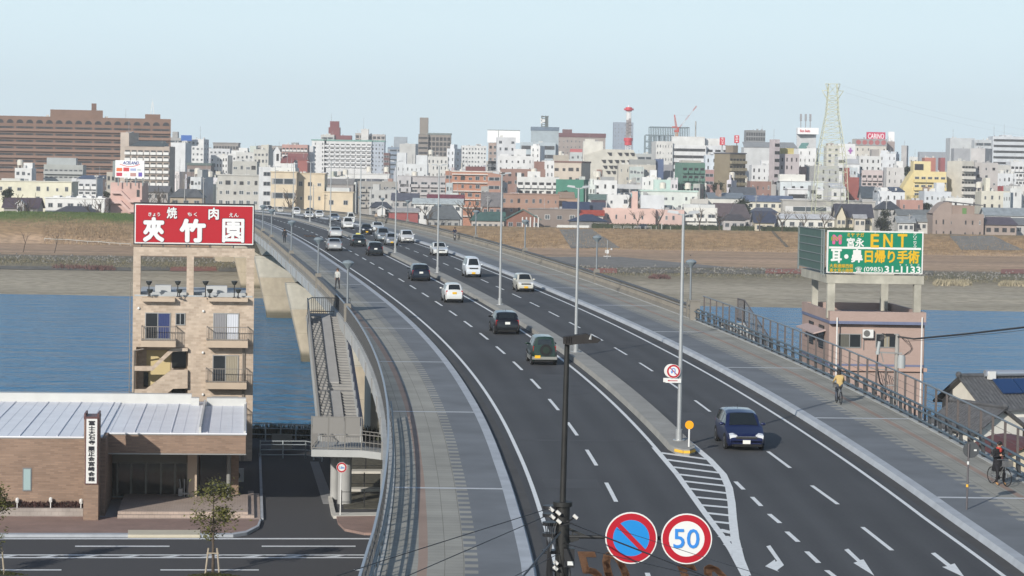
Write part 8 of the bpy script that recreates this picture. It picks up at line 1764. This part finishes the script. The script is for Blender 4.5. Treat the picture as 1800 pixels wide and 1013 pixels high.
# houses with pitched roofs in the first rows
def house(c, x0, x1, yr, ye, yb, d, wall, roof, label, kind='hip', dep=9, yaw=0, nb=3, inset=.25, win_=True, wk='a'):
 pm_ = cp(c, (x0 + x1) / 2, yr); zr, ze = at(*pm_, d).z, at(pm_[0], cp(c, 0, ye)[1], d).z; Xl, Xr = at(*cp(c, x0, ye), d).x, at(*cp(c, x1, ye), d).x; wd_ = Xr - Xl; ov = .6
 t_ = thing('house', label, 'house', (Xl, d, 0), R(yaw)); m = MB(); m.box(ov, ov, 0, wd_ - ov, dep - ov, ze)
 if kind == 'gable': m.ext([(ov, ov, ze), (wd_ - ov, ov, ze), (wd_ / 2, ov, zr - .2)], (0, dep - 2 * ov, 0))
 if kind == 'side': m.ext([(ov, ov, ze), (ov, dep - ov, ze), (ov, dep / 2, zr - .2)], (wd_ - 2 * ov, 0, 0))
 m.build('wall', town(wall), t_); q = MB(); h = (zr - ze)
 if kind == 'hip':
  a, b = wd_ * inset, wd_ * (1 - inset); q.add([(0, 0, ze), (wd_, 0, ze), (wd_, dep, ze), (0, dep, ze), (a, dep / 2, zr), (b, dep / 2, zr)], [(0, 1, 5, 4), (1, 2, 5), (2, 3, 4, 5), (3, 0, 4), (3, 2, 1, 0)])
 elif kind == 'gable': q.ext([(0, 0, ze - .2), (wd_ / 2, 0, zr), (wd_, 0, ze - .2), (wd_, 0, ze), (wd_ / 2, 0, zr + .25), (0, 0, ze)], (0, dep, 0))
 else: q.ext([(0, 0, ze - .2), (0, dep / 2, zr), (0, dep, ze - .2), (0, dep, ze), (0, dep / 2, zr + .25), (0, 0, ze)], (wd_, 0, 0))
 q.build('roof', mat('roof_%.3f_%.3f_%.3f' % roof, roof, .6, var=.22, scale=.8, bump=.3, bscale=3), t_)
 if win_:
  zz = ze - 2.2
  while zz > .3 and zz > ze - 5.5:
   for i in range(nb): inst(winmesh(wk), 'window', t_, (ov + (wd_ - 2 * ov) * (i + .5) / nb, ov, zz), (min(1.8, wd_ / nb * .5), 1, 1.3))
   zz -= 2.8
 return t_
SL, NV, DP_, GN = (.085, .09, .095), (.03, .045, .085), (.075, .05, .06), (.05, .12, .10)
house(1, 10, 268, 738, 800, 860, 742, (.30, .28, .27), (.07, .05, .065), 'dark plum roofed house with a white dormer at the far left', 'side', 10)
house(1, 100, 172, 752, 775, 815, 739, (.58, .58, .58), (.50, .50, .50), 'small white gabled dormer front on the plum roofed house', 'gable', 3, nb=1)
house(1, 365, 660, 790, 828, 860, 735, (.28, .26, .25), (.06, .062, .072), 'low dark hipped roof in front of the white vented building', 'hip', 8)
house(1, 1150, 1395, 672, 730, 770, 800, (.36, .29, .20), (.10, .105, .11), 'tan hall with a wide grey hipped roof behind the red sign', 'hip', 10)
house(1, 985, 1160, 655, 690, 770, 830, (.32, .30, .28), (.12, .12, .125), 'grey roofed house with a white gable right of the salmon building', 'side', 9)
house(2, 850, 1004, 760, 800, 860, 770, (.28, .28, .28), (.055, .06, .075), 'dark tiled house with a small white gable below the concrete house', 'hip', 9)
house(2, 895, 975, 790, 808, 840, 766, (.56, .56, .55), (.5, .5, .5), 'small white gable front under the dark tiled house roof', 'gable', 3, nb=1, win_=False)
house(2, 1000, 1195, 705, 748, 790, 850, (.34, .33, .32), (.08, .085, .11), 'long slate roofed house under the mauve apartments', 'side', 9)
house(2, 1245, 1505, 715, 762, 800, 846, (.42, .40, .38), (.14, .035, .05), 'long house with a maroon roof below the orange brick apartments', 'side', 9)
house(2, 1145, 1500, 742, 772, 830, 800, (.58, .58, .56), (.40, .44, .44), 'long white hall with a pale rounded roof', 'side', 10, nb=6)
house(2, 972, 1200, 808, 828, 880, 768, (.30, .06, .055), (.32, .31, .30), 'red walled shed with a pale sloping roof beside the bridge end', 'side', 9, win_=False)
house(2, 1228, 1485, 785, 880, 915, 772, (.30, .29, .28), (.11, .12, .125), 'big grey tiled hipped roof below the pale rounded hall', 'hip', 14, nb=5)
house(2, 1540, 1790, 832, 890, 930, 760, (.40, .36, .32), (.05, .10, .088), 'long dark green roofed pavilion with white skirting at the levee', 'hip', 10, nb=6, inset=.15)
house(2, 1615, 1770, 700, 790, 850, 800, (.33, .17, .12), (.15, .14, .14), 'brick house with a curved white wall behind the green pavilion', 'side', 9)
house(3, 105, 358, 815, 880, 940, 758, (.23, .095, .06), GN, 'brick park hut with a green gabled porch roof', 'gable', 9, nb=4)
house(3, -20, 112, 835, 890, 930, 766, (.42, .36, .30), GN, 'low green roofed wing left of the brick park hut', 'side', 8, nb=3)
house(3, 538, 820, 846, 893, 935, 762, (.20, .19, .18), NV, 'navy hipped roof of an open park pavilion on the levee', 'hip', 9, win_=False, inset=.4)
house(3, 500, 690, 765, 812, 850, 800, (.24, .23, .22), (.03, .045, .09), 'navy roofed house behind the taupe block', 'side', 9)
house(3, 690, 800, 770, 815, 850, 804, (.26, .25, .26), (.06, .07, .10), 'slate blue roofed house behind the red strip roof', 'side', 9)
house(3, 615, 792, 822, 850, 880, 775, (.45, .40, .36), (.30, .05, .03), 'bright red strip roof left of the pale pink house', 'side', 6)
house(3, 680, 815, 712, 742, 780, 850, (.52, .52, .50), (.12, .17, .15), 'dark green roofed house below the small white block', 'side', 8)
house(3, 700, 800, 755, 775, 800, 835, (.30, .24, .24), (.10, .055, .06), 'dark maroon tiled house below the green roofed house', 'side', 7)
house(3, 1540, 1720, 775, 860, 900, 800, (.36, .34, .32), (.10, .075, .08), 'large brown roofed house below the cream hall', 'side', 11)
house(3, 1592, 1770, 845, 885, 930, 768, (.40, .38, .36), (.06, .055, .06), 'dark hipped park shelter at the hedge', 'hip', 8)
house(4, -25, 110, 800, 890, 940, 778, (.40, .38, .36), (.085, .07, .075), 'old house with a broad dark tiled roof left of the low yellow gable', 'hip', 12)
house(4, 118, 262, 848, 912, 945, 768, (.52, .46, .33), (.035, .045, .075), 'small cream house with a dark blue roof behind the hedge', 'side', 9, nb=2)
house(4, 95, 280, 822, 852, 880, 800, (.34, .33, .32), (.09, .10, .13), 'slate blue hipped roof behind the small cream house', 'hip', 9)
house(4, 70, 370, 752, 782, 840, 835, (.56, .53, .43), (.11, .14, .21), 'long cream house with a blue grey roof left of the grey beige school', 'side', 10, nb=6)
house(4, -20, 140, 700, 740, 780, 870, (.48, .46, .42), (.09, .10, .115), 'dark slate roofed house below the olive tower', 'side', 10)
house(4, 260, 632, 862, 892, 940, 770, (.58, .57, .52), (.50, .51, .52), 'low white bungalow with a pale flat pitched roof behind the hedge', 'hip', 10, nb=6, inset=.1)
house(4, 622, 862, 805, 880, 945, 766, (.55, .48, .33), (.05, .05, .065), 'yellowish house with a steep dark roof and an arched dormer', 'side', 11, nb=4)
house(4, 622, 700, 808, 880, 945, 763, (.52, .47, .34), (.06, .06, .07), 'steep gable end of the yellowish dark roofed house', 'gable', 5, nb=2)
house(4, 732, 820, 868, 885, 945, 762, (.52, .48, .40), (.33, .33, .34), 'small pale entrance bay of the yellowish house', 'side', 4, nb=2)
house(4, 878, 1034, 782, 832, 870, 820, (.34, .33, .31), (.05, .055, .065), 'dark domed hipped roof right of the grey beige school', 'hip', 12, inset=.35)
house(4, 780, 880, 695, 760, 800, 880, (.36, .36, .36), (.06, .075, .09), 'dark blue roof right of the brick red tower', 'side', 10, win_=False)
house(4, 1000, 1225, 838, 868, 900, 800, (.45, .44, .40), (.15, .16, .16), 'long grey roofed house left of the taupe curved house', 'side', 9, nb=5)
house(4, 998, 1120, 880, 912, 950, 768, (.52, .52, .50), (.27, .29, .30), 'pale grey roofed house with a white fence at the levee', 'side', 8)
house(4, 1105, 1235, 872, 905, 950, 772, (.50, .49, .46), (.20, .22, .23), 'grey roofed house with a red garage door', 'side', 8)
house(4, 1535, 1800, 828, 868, 920, 800, (.56, .56, .54), (.23, .26, .28), 'long white house with a grey blue roof at right', 'side', 9, nb=6)
house(4, 1530, 1750, 880, 928, 955, 764, (.32, .25, .21), (.075, .065, .085), 'dark plum roofed annexe with open garages right of the taupe house', 'hip', 10, nb=4, inset=.15, wk='d')
house(4, 1680, 1830, 890, 925, 955, 775, (.45, .42, .40), (.14, .15, .16), 'grey roofed garage at the right picture edge', 'side', 8)
t_, wd_, dp_, H = block(4, 1222, 1535, 860, 960, 763, (.275, .205, .17), 'w', 3.4, 7, 'taupe house with a curved roof and a green door on the levee', wr=.2, dep=12, wk='d')
q = MB(); n = 10; q.ext([(wd_ * .0 + wd_ * .37 * k / n, .2, H + 3.6 * math.sin(math.pi * .5 * min(1, k / n * 1.35))) for k in range(n + 1)] + [(wd_ * .37, .2, H - .4), (0, .2, H - .4)], (0, 10, 0)); q.build('curved_gable', town((.28, .21, .175)), t_); q = MB(); q.box(wd_ * .36, .5, H - .4, wd_ * .82, 9, H + 2.6); q.build('upper_storey', town((.27, .19, .15)), t_)
q = MB(); q.ext([(wd_ * .30, -.2, H + 3.6), (wd_ * .98, -.2, H + 2.6), (wd_ * .98, 10, H + 2.6), (wd_ * .30, 10, H + 3.6)], (0, 0, .25)); q.build('roof', mat('roof_%.3f_%.3f_%.3f' % (.06, .06, .07), (.06, .06, .07), .6), t_); q = MB(); q.box(wd_ * .58, .35, H - .3, wd_ * .66, .49, H + 1.8); q.build('green_door', mat('green_door', (.10, .20, .06), .5), t_)
# fillers: the pale jumble between and behind
FC = [((.58, .58, .57), 'white'), ((.50, .51, .52), 'pale grey'), ((.42, .44, .47), 'blue grey'), ((.50, .46, .38), 'cream'), ((.36, .34, .31), 'dull grey'), ((.40, .28, .23), 'dusky pink'), ((.32, .20, .15), 'brown')]
random.seed(41); FT = ['with a small roof room', 'with a water tank', 'with a thin aerial', 'with a flat bare roof']
CENT = []
for lb, o in BLD.items(): CENT.append((proj(o.location + Vector((3, 0, 8)))[0], lb))
seen = set()
def nearname(px, skip=0):
 c = sorted(CENT, key=lambda q: abs(q[0] - px))[skip][1]; w_ = [x for x in c.split()]; return ' '.join(w_[:5]).rstrip(',')
WORDS = {1: 'far left', 2: 'left of centre', 3: 'centre', 4: 'right'}
for k in range(150):
 c = 1 + k % 4; d = random.choice((860, 930, 990, 1120, 1230, 1360, 1450, 1750)); W = random.uniform(28, 95); lim = 1170 if c == 1 else 30; x = random.uniform(lim, 1700); ytop = {860: 640, 930: 610, 990: 575, 1120: 530, 1230: 490, 1360: 460, 1450: 450, 1750: 420}[d] + random.uniform(-12, 60)
 if c == 4: ytop = ytop * .9 + 110
 if c == 1: ytop += 15
 col, cn = random.choices(FC, (8, 6, 4, 4, 3, 2, 2))[0]; ft = random.randrange(4); roof = ((('ph', .2, .6, 1.8),), (('tank', .6),), (('mast', .5, 6),), ())[ft]; skip = 0
 while True:
  lab = f'{cn} filler block {FT[ft]} near the {nearname(cp(c, x, 0)[0], skip)}'.replace('filler block', random.choice(('low-rise', 'house block', 'flat block')))
  lab = ' '.join(lab.split()[:16])
  if lab not in seen: break
  skip += 1
 seen.add(lab); nb = max(2, int(W / 20)); block(c, x, x + W, ytop, ytop + 60, d + random.uniform(-20, 20), tuple(v * random.uniform(.92, 1.06) for v in col), random.choice('wwwBrn'), random.choice((2.8, 3.0, 3.2)), nb, lab, yaw=random.choice((0, 0, -14, 12, -22)), dep=9, roof=roof, wr=random.uniform(.22, .48), wk=random.choice('adw'), bal=col)
# --- the far bank: ramps, revetments, trees, hedge, small things on the levee
def onground(px, py, a=440, b=790):
 r = ray(px, py); y = a
 while y < b:
  if ZC + r.z / r.y * y <= terrain(r.x / r.y * y, y): break
  y += .5
 return Vector((r.x / r.y * y, y, terrain(r.x / r.y * y, y)))
def patch(pts, name, mt, dz=.06, n=6):
 """a strip laid on the terrain between two pixel lines of equal length"""
 (a0, a1), (b0, b1) = pts; m = MB(); vs = []
 for i in range(n + 1):
  u = i / n; L = (a0[0] + (a1[0] - a0[0]) * u, a0[1] + (a1[1] - a0[1]) * u); Q = (b0[0] + (b1[0] - b0[0]) * u, b0[1] + (b1[1] - b0[1]) * u)
  for v in (0, .25, .5, .75, 1): p = onground(L[0] + (Q[0] - L[0]) * v, L[1] + (Q[1] - L[1]) * v); vs.append(p + Vector((0, -.05, dz)))
 m.add(vs, [(i * 5 + j, i * 5 + j + 1, (i + 1) * 5 + j + 1, (i + 1) * 5 + j) for i in range(n) for j in range(4)]); return struct(m.build(name, mt))
grey_r = mat('revetment_grey', (.15, .145, .135), .9, var=.2, scale=.4)
patch((((983, 404.5), (1003, 437)), ((1041, 404.5), (1090, 437))), 'levee_ramp', grey_r, .12, 10)
patch((((1352, 404.5), (1381, 436)), ((1357, 404.5), (1388, 436))), 'levee_steps', mat('steps_dark', (.10, .085, .065), .9), .12, 8)
patch((((1660, 405), (1690, 441)), ((1722, 405), (1800, 441))), 'levee_ramp', grey_r, .12, 10)
patch((((955, 452), (1030, 471)), ((1090, 452), (1290, 471))), 'gravel_lot', mat('gravel_lot', (.165, .155, .14), .95, var=.25, scale=.3), .05, 8)
redr = brickmat('red_blocks', (.27, .105, .075), (.23, .09, .065), (.15, .08, .06), 1.6, .8, axis='XY', var=.2)
for a, b, y0, y1 in ((1016, 1084, 472.5, 481), (1346, 1409, 473.5, 482), (300, 380, 469.5, 477.5), (1760, 1800, 474, 482)): patch((((a, y0), (a - 1, y1)), ((b, y0), (b + 1, y1))), 'red_revetment', redr, .10, 4)
dkr = mat('wet_stones', (.12, .11, .09), .95, var=.5, scale=.5)
for a, b, y0, y1 in ((-10, 230, 468, 474), (240, 298, 469, 476), (384, 432, 470, 478), (1090, 1344, 473.5, 480), (1412, 1640, 474, 481)): patch((((a, y0), (a, y1)), ((b, y0 + (b - a) * .012), (b, y1 + (b - a) * .012))), 'stone_revetment', dkr, .09, 12)
# stones, reeds and scrub along the water
rk = MB(); random.seed(9)
for k in range(1500):
 px = random.uniform(-10, 1810); Y = random.gauss(583, 5); p = at(px, 470, Y); z = terrain(p.x, Y); s_ = random.uniform(.15, .6); a = random.random() * 6
 rk.add([(p.x - s_, Y, z - .1), (p.x + s_, Y, z - .1), (p.x, Y - s_, z - .1), (p.x + s_ * .2 * math.cos(a), Y, z + s_ * .8)], [(0, 2, 3), (2, 1, 3), (1, 0, 3)])
o = rk.build('stones', mat('stones_grey', (.17, .16, .14), .9, var=.5, scale=1.5)); o['kind'] = 'stuff'
def scrub(name, regions, col, n, h, seed, wv=.5):
 m = MB(); random.seed(seed)
 for k in range(n):
  x0, x1, Y, sp = random.choice(regions); px = random.uniform(x0, x1); y = random.gauss(Y, sp); p = at(px, 470, y); u = min(1, (px - x0) / 8, (x1 - px) / 8) * .7 + .3; hh = h * random.uniform(.4, 1.1) * u
  tuft(m, p.x, y, terrain(p.x, y), hh, hh * wv * .4, .45)
 o = m.build(name, mat(name + '_mat', col, .95, var=.4, scale=.5)); o['kind'] = 'stuff'
scrub('dry_reeds', [(1640, 1710, 556, 2.5), (1755, 1830, 556, 2.5), (1480, 1560, 570, 3)], (.30, .26, .175), 5000, 1.0, 1)
scrub('red_brown_scrub', [(90, 205, 557, 3), (150, 205, 552, 2), (1140, 1180, 560, 2)], (.12, .065, .058), 1700, .9, 2)
scrub('bank_weeds', [(-10, 230, 574, 5), (240, 440, 574, 4), (830, 1420, 572, 5), (1420, 1810, 572, 5)], (.16, .14, .085), 6000, .5, 3)
scrub('levee_dry_grass', [(70, 232, 689, 4), (100, 232, 692, 3)], (.30, .215, .13), 4000, .6, 4)
scrub('crest_grass', [(0, 230, 705, 4)], (.095, .14, .035), 4000, .45, 6)
scrub('slope_grass', [(830, 1810, 741, 5)], (.27, .19, .105), 9000, .55, 7)
# trees
for k, (px, py, Y, h, lb) in enumerate(((40, 462, 612, 4.6, 'leaning bare sapling on the river flat, left one of two'), (95, 463, 610, 4.4, 'leaning bare sapling on the river flat nearer the tan building'))):
 p = at(px, py, Y); p.z = terrain(p.x, Y); baretree(p, h, lb, 30 + k, lean=.25, kids=2, lev=3, trunk=.5)
lt = [(3, 1017, 'bare tree on the levee before the pink house wall'), (3, 1160, 'bare tree on the levee before the pink house terrace'), (3, 1440, 'bare tree on the levee before the cream white balconies'), (3, 1575, 'bare tree on the levee before the brown roofed house'), (4, 158, 'bare tree on the levee before the small cream house'), (4, 297, 'bare tree on the levee left of the low white bungalow'), (4, 430, 'bare tree on the levee before the white bungalow middle'), (4, 556, 'bare tree on the levee right part of the white bungalow')]
for k, (c, x, lb) in enumerate(lt):
 px, _ = cp(c, x, 0); p = at(px, 398, 754.5); p.z = terrain(p.x, 754.5); baretree(p, 6.6 + (k % 3) * .5, lb, 50 + k, kids=3, lev=3, spread=.95, trunk=.3, group='bare trees in a row on the levee')
px, py = cp(2, 318, 790); p = at(px, py, 752); p.z = 2; baretree(p, 13.0, 'tall bare tree in front of the cream yellow school', 70, kids=3, lev=3, spread=.6, trunk=.3)
for k, (c, x, y, h, d, lb) in enumerate(((2, 1255, 880, 9, 765, 'bare tree beside the big grey tiled roof'), (2, 1560, 840, 8, 780, 'bare tree left of the long green pavilion'), (3, 975, 740, 9, 842, 'bare grey tree behind the pink house'), (3, 1010, 745, 10, 846, 'bare tree beside the teal water tank'), (1, 1040, 750, 9, 790, 'bare grey brown tree right of the salmon building'), (1, 1100, 750, 9, 794, 'bare tree by the tan hipped hall'), (1, 180, 850, 7, 735, 'propped bare tree before the plum roofed house'), (1, 680, 850, 7, 736, 'bare tree at the end of the white vented building'))):
 px, py = cp(c, x, y); p = at(px, py, d); p.z = max(0, terrain(p.x, d)); baretree(p, h + 6 if p.z < 1 else h, lb, 80 + k, kids=3, lev=3, spread=.9)
dg = (.035, .05, .022)
for k, (c, x0, x1, y0, d, lb, fl) in enumerate(((4, 0, 100, 768, 803, 'dark green rounded tree left of the blue grey roofed house', 1), (4, 872, 985, 842, 774, 'dark green tree group on the levee before the domed roof', 1), (4, 1150, 1222, 788, 835, 'olive round tree before the yellow building', 1), (1, 18, 92, 672, 748, 'dark conifer by the plum roofed house', 1), (1, 715, 750, 690, 780, 'small dark tree between vented building and salmon building', 1), (3, 1530, 1605, 632, 930, 'dark tree below the olive apartment tower', 1), (4, 1040, 1100, 560, 1000, 'dark tree left of the yellow building', 1), (3, 480, 560, 690, 860, 'small dark green tree below the green netting', 1))):
 p0 = at(*cp(c, x0, y0), d); p1 = at(*cp(c, x1, y0), d); g_ = max(0, terrain((p0.x + p1.x) / 2, d)); h = p0.z - g_; rad = (p1.x - p0.x) / 2
 leaftree(Vector(((p0.x + p1.x) / 2, d, g_)), h, rad, lb, 100 + k, (dg[0] * (1 + .2 * (k % 3)), dg[1], dg[2]), 1500, .42, max(.12, 1 - 2.2 * rad / h) if h > 2.4 * rad else .12, name='evergreen_tree')
# hedges
for c, x0, x1, lb in ((3, 700, 1600, 'long clipped dark green hedge along the levee crest'), (4, 165, 735, 'clipped dark hedge along the levee before the white bungalow'), (4, -20, 128, 'short clipped hedge on the levee before the old tiled house')):
 a, b = at(cp(c, x0, 0)[0], 395, 758.5), at(cp(c, x1, 0)[0], 395, 758.5); m = MB(); random.seed(int(x1)); L = b.x - a.x
 m.box(.1, -.35, 0, L - .1, .35, 1.35)
 for k in range(int(L * 42)):
  x, y, z = random.uniform(0, L), random.uniform(-.5, .2), random.uniform(.05, 1.62); s_ = random.uniform(.08, .2); an = random.random() * 6.28
  m.add([(x - s_, y, z - s_ * .4), (x, y - s_ * math.sin(an), z + s_), (x + s_, y + .1, z + s_ * .3 * math.cos(an))], [(0, 1, 2)])
 o = m.build('hedge', mat('hedge_leaves', (.030, .040, .016), .9, var=.5, scale=1.5)); o.location = (a.x, 758.5, 4.5); tag(o, lb, 'hedge')
# frames, posts, the parked car and low wall on the crest
cw = mat('crest_white', (.55, .55, .53), .6)
z9 = lambda cx: at(1000 + cx / 8.44, 400, 752.5)
for cx0, cx1, lb in ((665, 775, 'white pipe barrier frame on the levee, first left of the parked car'), (812, 925, 'white pipe barrier frame on the levee beside the parked car'), (965, 1060, 'white pipe barrier frame partly before the parked car'), (1130, 1222, 'white pipe barrier frame right of the parked car')):
 a, b = z9(cx0), z9(cx1); q = MB(); L = b.x - a.x; q.tube([(0, 0, 0), (0, 0, .85), (L, 0, .85), (L, 0, 0)], .05); q.tube([(0, 0, .45), (L, 0, .45)], .04); o = q.build('barrier_frame', cw); o.location = (a.x, 752.5, 4.55); tag(o, lb, 'barrier', 'barrier frames on the levee')
a = z9(1085); t_ = car('hatch', Vector((a.x, 755.3, 4.56)), R(90), (.02, .03, .045), 'dark blue car parked sideways on the levee before the hedge'); t_['group'] = 'parked'; del t_['group']
for k, (cx, h) in enumerate(((1380, 1.9), (1297, 1.0), (1508, 1.0))):
 a = z9(cx); q = MB(); q.cyl((0, 0, 0), (0, 0, h), .11 if k == 0 else .06, n=8); o = q.build('post', cw); o.location = (a.x, 753, 4.55); tag(o, ['thick white post on the levee right of the parked car', 'thin white post on the levee close to the parked car', 'thin white post on the levee below the pink house terrace'][k], 'post')
a, b = at(cp(3, 465, 0)[0], 398, 756), at(cp(3, 685, 0)[0], 398, 756); q = MB(); q.box(0, 0, 0, b.x - a.x, .4, .75)
for k in range(8): q.box((b.x - a.x) * k / 7.5, -.05, -.2, (b.x - a.x) * k / 7.5 + .3, -.001, .3)
o = q.build('low_wall', cw); o.location = (a.x, 756, 4.6); tag(o, 'low white bench wall under the navy pavilion roof', 'wall')
a = at(cp(3, 250, 0)[0], 398, 756); q = MB()
for k in range(5): q.cyl((k * 1.2, 0, 0), (k * 1.2, 0, 3.0), .22, n=8)
o = q.build('porch_posts', cw); o.location = (a.x - 1, 756, 4.55); tag(o, 'row of white porch posts before the brick park hut', 'posts')
# weather mast on the flats
p = at(1067, 460, 640); p.z = -1; wmst = thing('weather_mast', 'white weather mast with a box, ball and ring of small cups on the river flat', 'mast', p); q = MB(); s_ = 640 / F; q.cyl((0, 0, 0), (0, 0, 4.9), .07, n=8); q.build('mast', galv, wmst)
for nm, (cx, cy, r) in (('ball', (634, 830, .28)),): c = at(1000 + cx / 8.44, 340 + cy / 8.44, 640) - p; q = MB(); q.ball(c, r, 12); q.bar((0, 0, c.z - .3), (c.x, 0, c.z), .05, .05); q.build(nm, cw, wmst, smooth=True)
a, b = at(1000 + 556 / 8.44, 340 + 840 / 8.44, 640) - p, at(1000 + 592 / 8.44, 340 + 893 / 8.44, 640) - p; q = MB(); q.box(a.x, -.2, b.z, b.x, .2, a.z); q.box(-.55, -.1, b.z + .1, -.35, .1, a.z); q.build('box', cw, wmst)
q = MB(); z = (at(1067, 340 + 935 / 8.44, 640) - p).z
for dx in (-.75, -.25, .3, .8): q.cyl((dx, 0, z - .12), (dx, 0, z + .15), .14, n=8)
q.bar((-.8, 0, z), (.8, 0, z), .06, .06); q.build('cups', cw, wmst)
# a crow over the flats
c = at(1214, 449, 420); cr = thing('crow', 'black crow flying low over the river flats', 'bird', c); q = MB()
q.lathe([(0, -.24), (.05, -.2), (.075, -.05), (.065, .1), (.045, .17), (.05, .21), (.03, .27), (0, .33)], n=10, T=Matrix.Rotation(R(-75), 4, 'X')); q.add([(-.05, -.2, -.06), (.05, -.2, -.06), (.09, -.42, -.1), (-.09, -.42, -.1)], [(0, 1, 2, 3)])
for s in (-1, 1): q.add([(s * .04, .1, .03), (s * .04, -.12, .03), (s * .30, -.12, .22), (s * .28, .10, .24), (s * .52, -.20, .34), (s * .50, -.02, .36)], [(0, 1, 2, 3), (3, 2, 4, 5)])
q.build('body', blk, cr)
# guard rail line of the path and poles of the town
q = MB(); P = [onground(78 + 19 * k, 423.5 + 1.2 * k) + Vector((0, 0, .6)) for k in range(9)]; q.tube(P, .10, 5)
for p in P: q.cyl(p, p - Vector((0, 0, .7)), .08, n=5)
o = q.build('path_rail', mat('path_rail', (.42, .41, .37), .7)); tag(o, 'thin pale guard rail along the path on the left levee slope', 'guard rail')
TP = [(1, 525, 590, 720, 790, 'pole by the white balcony block'), (1, 660, 572, 700, 800, 'pole by the maroon narrow house'), (1, 1265, 600, 725, 800, 'pole over the tan hipped hall'), (1, 1392, 590, 760, 790, 'pole before the beige school'), (1, 1210, 560, 660, 880, 'pole left of the pale grey house block'), (2, 705, 590, 690, 850, 'pole over the low right school block'), (2, 868, 600, 720, 840, 'pole before the shabby grey balcony block'), (2, 1665, 720, 800, 800, 'pole below the orange brick apartments'), (2, 470, 640, 800, 758, 'pole before the middle block of the school'), (3, 660, 640, 770, 830, 'pole beside the dark maroon tiled house'), (4, 135, 745, 830, 810, 'pole before the long cream house'), (4, 440, 730, 860, 825, 'pole before the grey beige school'), (4, 935, 760, 880, 780, 'pole by the levee tree group'), (4, 1078, 860, 940, 770, 'pole by the pale grey roofed house'), (4, 652, 660, 880, 800, 'pole right of the pylon foot')]
for k, (c, x, y0, y1, d, lb) in enumerate(TP):
 a, b = at(*cp(c, x, y0), d), at(*cp(c, x, y1), d); q = MB(); q.cyl((0, 0, -1), (0, 0, a.z - b.z), .16, .11, 6); q.bar((-.8, 0, a.z - b.z - .5), (.8, 0, a.z - b.z - .5), .12, .12); q.bar((-.6, 0, a.z - b.z - 1.3), (.6, 0, a.z - b.z - 1.3), .1, .1); o = q.build('utility_pole', mat('town_pole', (.33, .33, .32), .8)); o.location = b; tag(o, 'thin grey utility ' + lb, 'pole', 'utility poles of the far town')
# --- the air between here and the far town
hz = MB(); hz.box(-4500, -120, -7, 4500, 3200, 130)
hm_ = bpy.data.materials.new('haze'); hm_.use_nodes = True; t = hm_.node_tree
t.nodes.remove(t.nodes['Principled BSDF']); pv = t.nodes.new('ShaderNodeVolumePrincipled')
pv.inputs['Color'].default_value = (.93, .96, .99, 1); pv.inputs['Density'].default_value = 0.00017; pv.inputs['Anisotropy'].default_value = 0.0
t.links.new(pv.outputs[0], t.nodes['Material Output'].inputs['Volume'])
ho = hz.build('haze', hm_); ho['kind'] = 'stuff'
